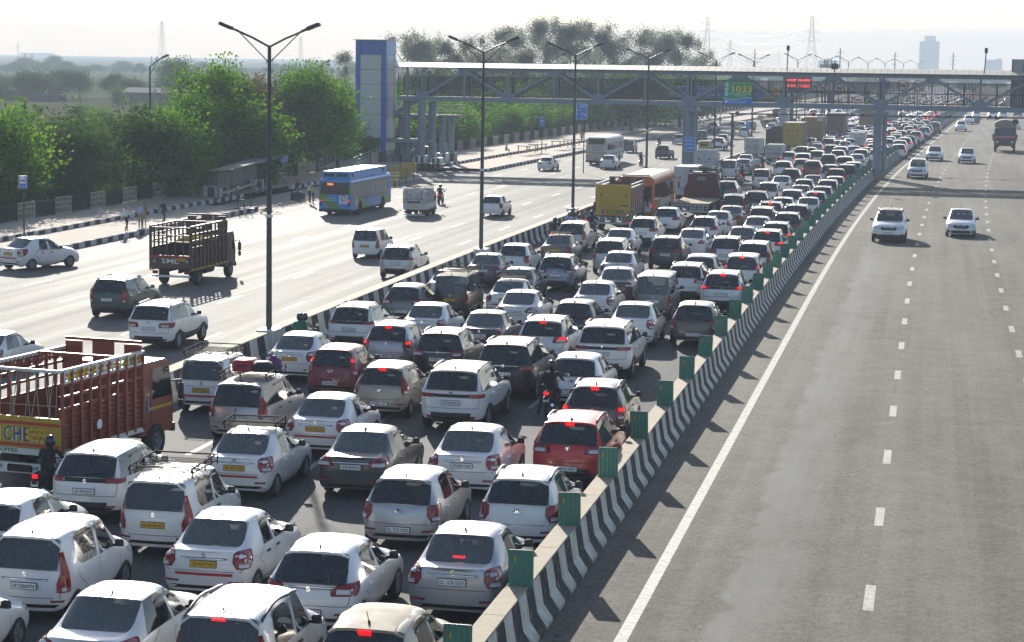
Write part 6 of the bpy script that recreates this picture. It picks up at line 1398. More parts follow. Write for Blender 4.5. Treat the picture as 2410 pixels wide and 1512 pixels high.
# ---- the jam, nearest rows
V('a', 255, 556, 'wagonr', W_, 'white tall hatchback with plate UP12BB8974 and a poster inside the rear window', plate='UP12BB8974', strip=.86)
V('a', 975, 1110, 'sedanlow', W_, 'white sedan with sloping boot cut off by the lower picture edge', logo='ring', glass_r='glass_sedan_rear', brake=False, lit=False)
V('F', 880, 2466, 'wagonr', W_, 'white tall hatchback with grey roof rails at the lower picture edge', rails=True, brake=True, tail='wagonr', alloyw=False, visors=False, lit=False)
V('b', 1500, 1392, 'hatch', 'beige', 'hatchback with a dusty beige roof and lit brake light at the lower picture edge', roof='dusty', alloyw=False)
V('b', 1060, 690, 'hatchlow', W_, 'white hatchback with chrome strip and wide dark tail lamps, plate ending 2478', plate='UP16T2478', strip=.90, tail='wide')
V('F', 878, 2079, 'sedan', W_, 'white taxi sedan with yellow plate UP14NT7903 and red tape', plate='UP14NT7903', yellow=True, red=True, strip=.90, lit=False, brake=False, alloyw=False)
V('a', 1410, 62, 'wagonr', W_, 'white tall taxi hatchback with yellow plate HR38AF8140 and a roof carrier', plate='HR38AF8140', yellow=True, carrier=True, alloyw=False, lit=False, brake=False)
V('c', 478, 768, 'sedan', 'silver', 'silver sedan with plate DL1CN5203 right beside the striped barrier', plate='DL 1CN 5203', strip=.92, brake=True)
V('c', 895, 380, 'i10', W_, 'white hatchback with black roof rails and oval badge behind a green board', rails=True, logo='oval', plate=None, lit=False, brake=False)
V('F', 1616, 1916, 'i10', 'silver', 'silver hatchback with oval badge and plate DL7CP9055', logo='oval', plate='DL 7CP 9055')
V('c', 490, 45, 'sedan', W_, 'white sedan with plate UP20BX7482 ahead of the silver hatchback', plate='UP20BX7482', strip=.9, lit=False, brake=False)
V('f', 730, 1258, 'suv', 'red', 'bright red SUV with silver roof rails beside the green boards', tail='suv', logo='ring', ant='fin', plate='UP14 1437', plz=.56, brake=True)
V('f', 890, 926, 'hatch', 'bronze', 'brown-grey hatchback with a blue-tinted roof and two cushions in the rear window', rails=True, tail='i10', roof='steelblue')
V('f', 700, 662, 'hatchlow', W_, 'white hatchback with oval badge in front of the black-clad motorcyclist', logo='oval', plate='UP14', plz=.52, ant='fin', tail='wide')
V('e', 970, 775, 'bigsuv', W_, 'large white SUV with dusty roof and plate UP14EU8402', plate='UP14EU8402', tail='bar', logo='ring', roof='cream')
V('e', 310, 748, 'i10', 'beige', 'beige hatchback with tall red tail lamps left of the large white SUV', tail='tall', logo='oval', plate='DL8C 37', lit=False, brake=True, alloyw=False)
V('F', 1455, 1729, 'sedanlow', 'darkgrey', 'dark grey sedan with plate UP81BE8000', plate='UP81BE8000', strip=.88, tail='wide', ant='fin', brake=False)
V('d', 1395, 806, 'sedan', W_, 'white taxi sedan with white Hindi words on the rear window and plate DL1RTC5325', plate='DL1RTC5325', yellow=True, red=True, strip=.9, lit=False, brake=False)
ert = V('d', 600, 668, 'mpv', 'silver', 'pale family car carrying red and black luggage on its roof carrier', carrier=True, plate='T0126UK3553', tail='tall', alloyw=False)
V('d', 262, 448, 'wagonr', W_, 'white tall taxi hatchback with plate UK15TA2581, roof carrier and red tape', plate='UK15TA2581', yellow=True, carrier=True, red=True, strip=.86, lit=False, brake=False)
V('d', 1140, 220, 'sedan', W_, 'white taxi sedan with plate DL1ZC8577 beside the left striped barrier', plate='DL 1ZC 8577', yellow=True, logo='oval', strip=.94, brake=False)
V('d', 1480, 350, 'i10', 'maroon', 'dark red hatchback with plate DL8CAA7348', plate='DL8CAA7348', tail='tall', logo='oval', brake=False)
V('d', 665, 1132, 'sedan', W_, 'white taxi sedan with plate HR47F2106 and a black roof carrier', plate='HR 47F 2106', yellow=True, carrier=True, red=True, strip=.92, brake=False)
V('g', 850, 1312, 'suv', W_, 'white SUV with plate UP14FP6047 below the brown open truck', plate='UP14FP6047', ant='fin', rails=False, tail='bar', brake=False)
V('F', -24, 2013, 'hatch', W_, 'white hatchback with black pillars cut off by the left picture edge', visors=True, lit=False, brake=False)
V('i', 885, 1250, 'suv', W_, 'white SUV with black roof rails and plate DL14CJ8864 beside the left barrier', plate='DL14CJ8864', tail='bar', ant='fin', brake=False)
V('i', 1340, 1075, 'hatchlow', 'grey', 'grey hatchback with white roof and plate DL2CBC2154', plate='DL2CBC2154', roof='white', lit=False, brake=False)
V('i', 1735, 983, 'van', 'black', 'black van with dusty yellow roof and a roof carrier', plate='DL1', yellow=True, carrier=True, roof='dusty')
V('i', 1715, 940, 'sedan', W_, 'white sedan mostly hidden behind the black van', lit=False, brake=False)
V('i', 2045, 803, 'sedan', 'navy', 'dark blue sedan with plate UP32HQ3112', plate='UP32HQ3112', logo='ring', ant='fin', glass_r='glass_sedan_rear')
V('j', 122, 722, 'hatch', W_, 'white hatchback with swept red tail lamp, first in its row by the left barrier', lit=False, brake=False)
V('i', 1535, 1240, 'sedan', W_, 'white sedan with plate ending 7769 in front of the grey hatchback with white roof', plate='DL 7769', tail='dzire', lit=False)
V('j', 178, 1128, 'sedanlow', W_, 'white sedan with a red light band on top of its rear window', plate='UP14EP7419', tail='wide')
V('e', 1265, 246, 'sedanlow', 'navy', 'dark blue sedan with a boot spoiler and plate ending 5653', plate='DL 5653', lit=False, tail='dzire')
V('e', 365, 358, 'hatch', 'silver', 'silver hatchback with oval lit tail lamps left of the black SUV', tail='i10', plate='DL7C')
V('e', 840, 432, 'suv', 'black', 'black SUV with chrome band and plate UP14ER7411', plate='UP14ER7411', strip=1.02, ant='fin', tail='suv', lit=False, brake=False)
V('e', 1450, 536, 'bigsuv', 'black', 'large black SUV with chrome band left of the motorcyclist', plate='UP14 4558', tail='bar', strip=1.10, ant='fin')
V('f', 405, 312, 'suv', W_, 'white SUV with one tall lit tail lamp behind the large black SUV', tail='suv', ant='fin')
V('f', 690, 150, 'hatchlow', 'navy', 'dark blue hatchback with stickers on the rear window', tail='wide', ant='fin')
V('f', 970, 366, 'bigsuv', W_, 'large white SUV with black bar lamps and plate DL14CH8504', plate='DL14CH8504', tail='bar', logo='ring')
V('f', 1250, 167, 'sedan', W_, 'white sedan with yellow sticker on its side by the grey van', lit=False, brake=False)
V('j', 1325, 988, 'van', 'grey', 'grimy dark grey van with boxes behind its rear window', lit=False, brake=False, plate='HR', alloyw=False)
V('j', 1785, 1242, 'hatch', 'brown', 'grey-brown hatchback with plate DL6CT2447 alone by the striped barrier', plate='DL6CT2447', lit=False, brake=False)
V('t', 945, 925, 'suv', W_, 'white SUV with three-part lit lamps and plate DL7CW0713', plate='DL 7CW 0713', tail='bar', ant='fin')
V('t', 1195, 652, 'wagonr', W_, 'white tall hatchback with both tall tail lamps lit red', tail='wagonr')
V('t', 172, 792, 'suv', W_, 'white SUV with a spare wheel on its tailgate', tail='suv', lit=False, brake=False)
V('t', 395, 650, 'hatch', W_, 'small white hatchback right of the SUV with the spare wheel', tail='i10', lit=False, brake=False)
V('t', 795, 370, 'suv', W_, 'white SUV with sunroof and plate UK17T5762', plate='UK17T5762', tail='suv', logo='oval', ant='fin')
V('t', 1410, 462, 'mpv', W_, 'white family car with dark tail panel next to the green boards', tail='tall', rails=True, ant='fin')
V('t', 280, 236, 'sedanlow', W_, 'white long sedan left of the SUV with plate UK17T5762', tail='wide', plate='DL14')
V('t', 1050, 206, 'sedan', 'darkgrey', 'dark sedan with a full-width red light on top of its rear window', tail='dzire')
V('j', 1440, 657, 'suv', 'black', 'black SUV with plate DL14CH7034', plate='DL14CH7034', ant='fin', tail='suv', lit=False, brake=False)
V('j', 1035, 786, 'sedan', W_, 'white sedan with a winged badge ahead of the dark sedan', lit=False, brake=False)
V('j', 1015, 925, 'sedanlow', 'navy', 'dark sedan with an open sunroof', tail='wide', brake=False)
V('j', 830, 1050, 'sedan', W_, 'white sedan with plain boot left of the grimy grey van', lit=False, brake=False)
V('j', 495, 820, 'suv', 'steelblue', 'blue-grey SUV with red H-shaped lamps and roof rails', tail='suv', plate='DL 7', ant='fin', logo='oval')
V('j', 160, 928, 'sedan', 'navy', 'dark blue sedan left of the blue-grey SUV', lit=False, ant='fin')
V('j', 85, 1032, 'sedan', W_, 'white taxi sedan with roof carrier behind the dark blue sedan', carrier=True, yellow=True, plate='UP16', red=True)
V('j', 510, 639, 'sedan', 'brown', 'brown taxi sedan with roof carrier and plate DD07T4147', carrier=True, yellow=True, plate='DD07T4147', lit=False, brake=False)
V('j', 622, 530, 'mpv', 'silver', 'silver family car beside the riders at the left barrier', tail='tall', lit=False, brake=False)
V('j', 950, 682, 'mpv', 'silver', 'silver-beige family car with seats showing through its rear window', rails=True, tail='tall', lit=False, brake=False, plate='DL7')
V('j', 1040, 585, 'sedan', W_, 'white sedan with round red tail lamp behind the yellow truck', tail='i10', lit=False, brake=False, alloyw=False)
V('j', 1240, 489, 'suv', W_, 'white SUV with chrome strip and plate ending 1925 right of the yellow truck', strip=1.02, plate='UP12BL1925', tail='suv', lit=False, brake=False)
V('j', 1445, 402, 'hatchlow', W_, 'white hatchback in front of the flatbed truck', tail='wide', plate='DL 1803', lit=False, brake=False)
V('j', 1765, 480, 'hatchlow', W_, 'white hatchback with roof rails and long red lamps', rails=True, lit=False, brake=False, tail='wide', ant='fin')
V('j', 1890, 431, 'sedan', W_, 'white sedan half hidden behind the hatchback with long lamps', lit=False, brake=False)
V('j', 2000, 385, 'sedanlow', 'brown', 'brown-grey sedan with chrome rear trim', tail='wide', lit=False, brake=False)
V('q', 1108, 872, 'mpv', 'grey', 'grey family car just right of the flatbed truck', rails=True, lit=False, brake=False, tail='tall')
V('q', 1540, 805, 'suv', 'darkgrey', 'dark grey SUV with a thin red light line across its tail', tail='bar', ant='fin', plate='UP14', lit=False, brake=False)
V('q', 1760, 637, 'wagonr', W_, 'white tall hatchback with a white numeral on its rear window', tail='wagonr', lit=False, brake=False)
V('q', 2018, 508, 'sedanlow', W_, 'white sedan with headrests showing, right of the taxi van', tail='wide', lit=False, brake=False)
V('q', 1640, 380, 'wagonr', W_, 'white hatchback with black sides and a yellow plate', yellow=True, plate='DL1R', tail='old', alloyw=False)
V('r', 155, 418, 'suv', W_, 'white SUV with dark red light band and roof rails left of the beige hatchback', tail='bar', ant='fin', lit=False, brake=False, plate='DL')
V('r', 300, 563, 'suv', 'black', 'black SUV with blue sky on its roof, left of the maroon sedan', ant='fin', tail='suv', lit=False, brake=False)
V('q', 1340, 100, 'sedan', W_, 'white sedan in front of the white tempo with a tarpaulin', lit=False, brake=False)
V('q', 1300, 185, 'sedanlow', 'steelblue', 'grey-blue sedan between the taxi van and the delivery rider', tail='wide', lit=False, brake=False)
V('q', 1022, 203, 'van', W_, 'white taxi van with a red line and yellow plate', yellow=True, plate='DL1V', red=False, visors=False, alloyw=False)
V('q', 975, 612, 'suv', 'blue', 'blue SUV peeping out behind the flatbed truck', tail='suv', lit=False, brake=False, ant='fin')
V('q', 2040, 922, 'hatch', W_, 'white hatchback with a square red lamp left of the green boards', lit=False, brake=False, tail='tall')
V('q', 1800, 1006, 'suv', 'navy', 'dark blue SUV with three lit round lamps', tail='suv', ant='fin')
V('q', 1640, 1112, 'mpv', 'silver', 'silver family car with three red lights in its rear window', rails=True, tail='tall', alloyw=False)
V('q', 1562, 1282, 'sedan', W_, 'white sedan with two people showing through the rear glass', yellow=True, plate='HR', tail='dzire')
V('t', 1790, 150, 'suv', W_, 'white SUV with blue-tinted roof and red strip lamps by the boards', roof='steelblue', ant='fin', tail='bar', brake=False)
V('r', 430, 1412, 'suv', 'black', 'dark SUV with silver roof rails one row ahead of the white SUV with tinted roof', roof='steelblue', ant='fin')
V('t', 1600, 266, 'suv', W_, 'white SUV with a C-shaped lit red lamp by the green boards', tail='suv')
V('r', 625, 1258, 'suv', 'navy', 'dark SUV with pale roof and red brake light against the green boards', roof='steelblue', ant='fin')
V('r', 840, 1112, 'sedan', W_, 'white sedan with yellow tape along the top of its rear glass', lit=False, brake=False)
V('r', 960, 1003, 'hatchlow', W_, 'white hatchback with a lit high brake light, two boards beyond the taped sedan', lit=False, brake=True)
V('r', 1070, 905, 'hatchlow', W_, 'white hatchback with rails tucked against the boards behind the dark-railed one', rails=True, lit=False, brake=False, ant='fin')
V('r', 1160, 783, 'suv', W_, 'white SUV with dark roof rails and a bright window view', lit=False, brake=False, tail='suv')
V('r', 1290, 713, 'hatch', W_, 'white small hatchback against the boards behind the dark green-grey SUV', lit=False, brake=False)
V('r', 320, 967, 'wagonr', W_, 'white tall hatchback with dark red pillar lamps unlit', lit=False, brake=False)
V('r', 490, 874, 'sedan', W_, 'white sedan with one bright lit tail lamp', tail='dzire', brake=False)
V('r', 550, 765, 'hatch', W_, 'white boxy hatchback right in front of the maroon sedan', lit=False, brake=False, tail='i10')
V('r', 720, 682, 'sedanlow', 'maroon', 'maroon sedan with one lit lamp', tail='wide', brake=False)
V('r', 1150, 563, 'suv', 'red', 'dark red SUV with pale rails in the middle of the jam', tail='bar', ant='fin', lit=False, brake=False)
V('r', 1510, 488, 'bigsuv', 'darkgrey', 'dark grey large SUV with a white plate by the boards', tail='bar', plate='UP14', lit=False, brake=False)
V('r', 1640, 440, 'suv', W_, 'white SUV with black pillars close to the bridge column', lit=False, brake=False)
V('r', 1320, 330, 'bigsuv', W_, 'large white SUV with two-tone tailgate and roof rails before the column', plate='DL7', tail='suv', lit=False, brake=False)
V('r', 710, 408, 'suv', 'maroon', 'dark maroon SUV with both tail lamps lit', plate='UP14', tail='i10', rails=False)
V('r', 510, 372, 'hatchlow', 'cream', 'cream-white hatchback with rounded tail left of the maroon SUV', lit=False, brake=False)
V('r', 1050, 487, 'suv', W_, 'white SUV with rails just left of the dark red SUV', lit=False, brake=False, ant='fin')
V('r', 1010, 287, 'hatch', 'navy', 'dark hatchback with grey lamps, left of the large two-tone SUV', lit=False, brake=False)
V('r', 530, 267, 'suv', W_, 'white SUV with lit brake light and left lamp', tail='suv')
V('r', 790, 217, 'mpv', W_, 'white family car with a dark stripe across its tailgate', lit=False, brake=False, tail='tall')
V('r', 1190, 207, 'hatch', 'silver', 'silver hatchback behind the dark hatchback with grey lamps', lit=False, brake=False)
V('r', 1555, 282, 'sedan', W_, 'white sedan right of the large two-tone SUV', lit=False, brake=False)
V('r', 1625, 192, 'suv', W_, 'white SUV with red lamps left of the dark sedan near the column', lit=False, brake=False, rails=False)
V('r', 262, 238, 'hatchlow', W_, 'white hatchback half hidden by the white BLOW HORN truck', lit=True, brake=False)
V('r', 665, 152, 'hatch', 'silver', 'silver hatchback in the row behind the striped family car', lit=False, brake=False)
V('r', 500, 137, 'mpv', W_, 'white family car in front of the yellow container truck', lit=False, brake=False, tail='tall')
V('r', 790, 82, 'sedan', 'steelblue', 'grey-blue sedan with one lit lamp ahead of the yellow container', brake=False)
V('r', 1060, 108, 'suv', 'brown', 'brown SUV with dark glass two rows behind the two-tone SUV', lit=False, brake=False)
V('r', 1240, 138, 'mpv', 'silver', 'silver family car with roof rails right of the brown SUV', lit=False, brake=False, rails=True, tail='tall')
V('r', 1495, 127, 'sedan', W_, 'white sedan left of the dark sedan with red glow', lit=False, brake=False)
V('r', 1738, 157, 'sedan', 'darkgrey', 'dark sedan with red glow in its rear glass by the column', tail='dzire')
V('r', 2190, 112, 'suv', 'darkgrey', 'dark SUV with lit lamps beyond the bridge column by the boards', roof='white', rails=False)
V('r', 2105, 190, 'hatch', W_, 'white hatchback partly hidden by the bridge column', lit=False, brake=False)
V('r', 1860, 92, 'hatchlow', W_, 'white hatchback with lit lamp left of the bridge column', lit=True, brake=False)
# ---- beyond the column: cars measured one by one, small
for i, (w, x, y, nm, c, lit) in enumerate((('o', 1400, 850, 'hatch', W_, 1), ('o', 1420, 775, 'suv', W_, 1), ('o', 1510, 722, 'suv', W_, 1), ('o', 1600, 690, 'hatch', 'brown', 1), ('o', 1720, 605, 'suv', W_, 1), ('o', 1350, 660, 'sedan', W_, 0), ('o', 1220, 700, 'suv', W_, 1), ('o', 1190, 745, 'hatch', W_, 1), ('o', 1340, 620, 'suv', W_, 1), ('o', 1440, 590, 'mpv', W_, 0), ('o', 1240, 530, 'suv', W_, 0), ('o', 1180, 545, 'suv', 'maroon', 1), ('o', 1590, 510, 'hatch', W_, 0), ('o', 1880, 520, 'suv', W_, 0), ('o', 1940, 482, 'hatch', W_, 1), ('o', 2080, 425, 'mpv', 'brown', 0), ('o', 1640, 575, 'hatch', W_, 1), ('o', 1660, 480, 'suv', 'darkgrey', 1), ('o', 1790, 475, 'sedan', W_, 0),
        ('o', 1480, 420, 'mpv', 'darkgrey', 0), ('o', 1650, 385, 'suv', W_, 0), ('o', 1900, 385, 'hatch', W_, 1), ('o', 1520, 350, 'sedan', 'cream', 0), ('o', 1720, 305, 'mpv', 'brown', 0), ('o', 1310, 410, 'suv', W_, 1), ('o', 1300, 450, 'sedan', 'blue', 0), ('o', 1800, 425, 'suv', W_, 0), ('o', 1400, 300, 'sedan', W_, 0), ('o', 720, 590, 'mpv', W_, 0), ('o', 880, 535, 'suv', 'steelblue', 0), ('o', 660, 500, 'mpv', W_, 0), ('o', 600, 570, 'sedan', W_, 0), ('o', 430, 575, 'suv', 'darkgrey', 0), ('o', 430, 632, 'sedan', W_, 1), ('o', 440, 690, 'suv', 'steelblue', 1), ('o', 560, 645, 'hatch', W_, 0), ('o', 840, 655, 'mpv', 'maroon', 0), ('o', 830, 740, 'hatch', W_, 0), ('o', 960, 615, 'hatch', W_, 0), ('o', 910, 800, 'suv', W_, 1), ('n', 1960, 695, 'mpv', W_, 0), ('n', 1960, 735, 'mpv', W_, 1), ('n', 2030, 612, 'sedan', W_, 0), ('n', 2180, 775, 'van', 'cream', 0), ('n', 1610, 730, 'suv', W_, 0), ('n', 1710, 800, 'sedan', 'steelblue', 1))):
    sp = SPECS[nm]; px, py = pw(w, x, y); P, rz, sc = anchor(px, py, (0, sp['gy1'], sp['H']-.05)); CARS.append((P.x, P.y, nm, 'jam car'))
    cn = {'white': 'white', 'brown': 'brown', 'maroon': 'maroon', 'darkgrey': 'dark grey', 'steelblue': 'blue-grey', 'blue': 'blue', 'cream': 'cream'}[c]; kn = {'hatch': 'hatchback', 'suv': 'SUV', 'mpv': 'family car', 'sedan': 'sedan', 'van': 'van'}[nm]
    make_car(nm, P, rz, sc, c, 'small %s %s %s packed in the jam beyond the footbridge column' % (cn, kn, 'with lit brake lamps' if lit else 'with unlit lamps'), {'suv': 'SUV', 'sedan': 'sedan', 'van': 'van', 'mpv': 'family car'}.get(nm, 'hatchback'), 'cars packed in the jam beyond the footbridge', lod=2, lit=bool(lit))
# ---- the rest of the jam, row after row into the haze
def far_car(u, s, nm, c, lit, label, cat, group, front=False, sc=1.):
    o = obj('car', far_mesh(nm, lit)); P = road(u, s, 0); place(o, P, -head(s)+(pi if front else 0)+random.uniform(-.03, .03), sc); m = o.material_slots[0]; m.link = 'OBJECT'; m.material = PAINT[c]; return tag(o, label, cat, group)
rnd = random.Random(3); kinds = ['hatch', 'suv', 'sedan', 'i10', 'suv', 'mpv', 'wagonr', 'sedan', 'bigsuv']; cols = ['white']*9+['silver', 'silver', 'darkgrey', 'grey', 'navy', 'brown', 'maroon', 'cream', 'steelblue', 'red']
taken = [(x, y) for x, y, *_ in CARS]
def free(x, y): return all(abs(x-a) > 1.7 or abs(y-b) > 4.6 for a, b in taken)
nfar = 0
for ln in range(6):
    s = 268+rnd.uniform(0, 6)
    while s < 900 and nfar < 250:
        u = -20.9+2.52*ln+rnd.uniform(-.25, .25); P = road(u, s)
        if not (ln in (0, 1, 2) and s < 385) and free(P.x, P.y):
            c = rnd.choice(cols); cn = 'white' if c in ('white', 'cream', 'silver') else 'dark' if c in ('darkgrey', 'grey', 'navy', 'brown') else 'coloured'
            far_car(u, s, rnd.choice(kinds), c, rnd.random() < .4, 'tiny %s car in the far queue fading into haze' % cn, 'car', 'far queue of %s cars' % cn); nfar += 1; taken.append((P.x, P.y))
        s += rnd.uniform(5.8, 7.8)*(1 if s < 480 else 1.6)
# ---- open carriageway on the left
V('h', 1315, 1238, 'bigsuv', W_, 'white SUV with plate UP14FA1186 on the open carriageway by the nearest lamp post', plate='UP14FA1186', tail='suv', ant='fin', lit=False, brake=False)
V('h', 955, 1014, 'bigsuv', 'green', 'dark green SUV behind the white one on the open carriageway', plate='12B1284', tail='tall', lit=False, brake=False, alloyw=False, visors=True)
V('i', 1000, 588, 'wagonr', W_, 'white taxi hatchback with red tape alone on the open carriageway', yellow=True, plate='UP14LT0942', red=True, strip=.86, lit=False, brake=False, alloyw=False)
V('i', 1275, 735, 'suv', 'silver', 'silver SUV with plate DL7CU8825 on the open side of the barrier', plate='DL7CU 8825', tail='bar', ant='fin', lit=False, brake=False)
V('i', 2095, 297, 'i10', W_, 'small white hatchback right of the BLOW HORN tempo on the open road', plate='DL', tail='i10', lit=False, brake=False, alloyw=False)
V('l', 885, 1090, 'sedanlow', W_, 'white sedan behind the white coach by the footpath kerb', tail='wide', lit=False, brake=False, ant='fin')
V('l', 2055, 1057, 'sedan', W_, 'white taxi sedan at the rear corner of the white coach', yellow=True, plate='UP14', red=True, lit=False, brake=False)
V('m', 715, 864, 'suv', 'darkgrey', 'dark grey SUV with white plate on the open road left of the ENTRY sign', plate='DL7', tail='bar', rails=False, lit=False, brake=False, ant='fin')
V('m', 60, 748, 'van', 'grey', 'grey van mostly hidden in front of the white coach', lit=False, brake=False)
V('m', 1015, 657, 'hatch', 'silver', 'silver hatchback left of the bridge column on the open road', lit=False, brake=False)
V('m', 1760, 722, 'suv', W_, 'white SUV with black skirts right of the auto rickshaw', lit=False, brake=False, tail='suv', rails=False)
V('m', 1850, 662, 'hatchlow', W_, 'white hatchback tucked ahead of the white SUV with black skirts', lit=False, brake=False)
V('n', 305, 418, 'hatchlow', W_, 'white hatchback at the kerb with thin tail lamps beyond the footbridge', lit=False, brake=False)
V('n', 378, 525, 'hatch', W_, 'white hatchback with one lit lamp on the open road beyond the footbridge', lit=True, brake=False)
V('m', 1670, 433, 'suv', 'silver', 'silver-blue SUV at the kerb under the footbridge', lit=False, brake=False, tail='suv')
V('n', 880, 445, 'sedan', W_, 'white sedan with both lamps lit near the queue of rickshaws', lit=True, brake=False)
V('n', 1290, 345, 'suv', 'darkgrey', 'dark SUV on the open road beside the grey gantry column', lit=False, brake=False)
for i, (x, y, nm, c) in enumerate(((1700, 285, 'suv', 'maroon'), (1530, 330, 'hatch', W_), (1770, 355, 'van', W_), (1650, 210, 'sedan', W_), (1800, 260, 'hatch', W_), (1215, 315, 'sedan', W_))):
    sp = SPECS[nm]; px, py = pw('n', x, y); P, rz, sc = anchor(px, py, (0, sp['gy1'], sp['H']-.05)); o = obj('car', far_mesh(nm, False)); place(o, P, rz, sc); m = o.material_slots[0]; m.link = 'OBJECT'; m.material = PAINT[c]; tag(o, ('maroon SUV', 'white hatchback', 'white van', 'white sedan', 'white hatchback', 'white sedan')[i]+(' on the far open road left of the container trucks', ' beside motorcycles on the far open road', ' just left of the brown container truck', ' under the camera pipe on the far open road', ' touching the brown container truck top', ' half behind the grey gantry column')[i], 'car')
for k in range(46):
    s = rnd.uniform(420, 900); u = rnd.choice((-40, -36.5, -33, -29.5, -26)); P = road(u, s)
    if free(P.x, P.y): far_car(u, s, rnd.choice(kinds), rnd.choice(cols), rnd.random() < .3, 'tiny car on the far left carriageway beyond the gantry signs', 'car', 'far cars on the left carriageway'); taken.append((P.x, P.y))
# taxi turning out of the bus bay
ra, rb = at(*pw('h', 285, 938)), at(*pw('h', 612, 906)); dv = rb-ra; yaw = atan2(-dv.x, dv.y); sp = SPECS['sedan']; scl = dv.length/(sp['yf']-sp['yr']); scl = max(.85, min(1.05, scl)); R3 = Matrix.Rotation(yaw, 3, 'Z'); P = ra-R3@Vector((sp['W']/2, sp['yr'], 0))*scl
make_car('sedan', P, yaw, scl, 'white', 'white taxi sedan with a yellow line along its side turning out of the bus bay', 'sedan', lod=0, plate='DL1RT', yellow=True, red=True, lit=False, brake=False, alloyw=False)
b = MB()
for y0, y1, z, m in ((.95, 2.6, .93, 1),): side_line(b, 'sedan', [(y0, z), (y1, z)], .03, 1, .01)
st_ = b.build('yellow_line', plate_y, [o for o in D.objects if o.get('label', '').startswith('white taxi sedan with a yellow line')][0])
# white sedan at the left edge on the open carriageway, white car nose at the left edge of the jam
V('g', -95, 207, 'sedanlow', W_, 'white sedan at the left picture edge above the brown truck', lit=False, brake=False)
Q = at(47, 1530); sp = SPECS['hatchlow']; s_ = fit(Q.x); make_car('hatchlow', Vector((Q.x-sp['W']/2*s_, Q.y-sp['yf']*s_, 0)), 0, s_, 'white', 'white car showing only its nose and wheel in the lower left corner', 'hatchback', lod=0, lit=False)
# ---- oncoming traffic on the right
fo = dict(front=True, lit=False, brake=False)
V('k', 1215, 414, 'bigsuv', W_, 'white SUV with dusty roof and dark grille coming towards us', plate='UP16FE8849', roof='dusty', **fo)
V('k', 1830, 412, 'sedanlow', W_, 'white sedan with sunroof coming towards us', plate='UP16BW3679', **fo)
V('o', 1765, 1128, 'mpv', W_, 'white oncoming family car with yellow plate near the edge line', plate='HR38', yellow=True, **fo)
V('o', 2082, 882, 'sedan', W_, 'white oncoming sedan close behind the family car with yellow plate', **fo)
V('u', 1880, 1285, 'sedan', W_, 'white oncoming sedan in the middle lane below the footbridge', **fo)
for i, (x, y) in enumerate(((1960, 966), (2095, 968), (2188, 972))):
    sp = SPECS['sedan']; px, py = pw('u', x, y); P, rz, sc = anchor(px, py, (0, -sp['wst'], sp['H']-.05)); o = obj('car', far_mesh(('sedan', 'hatch', 'suv')[i], False)); place(o, P, rz+pi, sc); tag(o, ('white far oncoming car nearest the barrier', 'white far oncoming car, middle of the three under the pipe', 'silver far oncoming car, last of three under the camera pipe')[i], 'car')
    if i == 2: o.material_slots[0].link = 'OBJECT'; o.material_slots[0].material = PAINT['silver']
for k in range(16): far_car(rnd.choice((-3, 1.2, 5.5, 9.5)), 420+k*28+rnd.uniform(0, 12), rnd.choice(kinds), rnd.choice(cols), False, 'tiny oncoming car far down the right carriageway', 'car', 'far oncoming cars', front=True)
# ---- buses
def ground_anchor(w, x, y, loc=(0, 0, .4), yaw=0.): px, py = pw(w, x, y); return anchor(px, py, loc, yaw=yaw)
blue = NT('bus_blue'); P_ = blue.obj(); sp_ = blue.n('SeparateXYZ'); blue.l(P_, sp_.inputs[0]); wv = blue.math('SINE', blue.math('ADD', blue.math('MULTIPLY', sp_.outputs[0], 2.2), blue.math('ADD', blue.math('MULTIPLY', sp_.outputs[1], .9), blue.math('MULTIPLY', sp_.outputs[2], 2.6))))
gz_ = blue.math('MULTIPLY', blue.math('GREATER_THAN', wv, .55), blue.math('LESS_THAN', sp_.outputs[2], 2.45)); blue.l(blue.mix(gz_, blue.mix(blue.rng(blue.noise(P_, 1.5, 4), .35, .65), (.035, .20, .52), (.06, .27, .60)), (.10, .25, .04)), blue.b.inputs['Base Color']); blue.b.inputs['Roughness'].default_value = .35; blue.b.inputs['Coat Weight'].default_value = .3
bus_plain = mat('bus_plain_blue', (.06, .24, .58), .4, noise=(1.2, .3, (.04, .18, .46)))
P, rz, sc = ground_anchor('i', 733, 420, (0, 0, .38)); r = bus('blue_bus', 'blue and green electric city bus with a tall roof pod', P, rz, sc, 11.8, 2.55, 2.85, blue.m, bus_plain, buslight, floor=1.25, wtop=2.45, nwin=8, rw=(1.12, 1.66, 2.55))
b = MB(); pr = [(-1.13, 2.80), (1.13, 2.80), (1.06, 3.38), (-1.06, 3.38)]; b.prism(pr, .35, 11.0); o = b.build('roof_pod', bus_plain, r); fix_normals(o)
b = MB()
for x in (-.55, .45): b.box(x-.42, x+.42, .33, .36, 2.98, 3.22)
b.build('pod_grille', visor, o); b = MB(); b.box(1.08, 1.12, .8, 1.3, 2.92, 3.25); b.box(1.08, 1.12, 9.6, 10.1, 2.92, 3.25); b.build('pod_vent', visor, o); b = MB(); b.box(-.8, .8, 1.6, 4.2, 3.375, 3.392); b.build('pod_opening', steel_dark, o); b = MB(); b.box(-.95, .95, .5, 1.4, 3.38, 3.40); b.box(-.95, .95, 4.6, 10.6, 3.38, 3.40); b.build('pod_lid', cream, o)
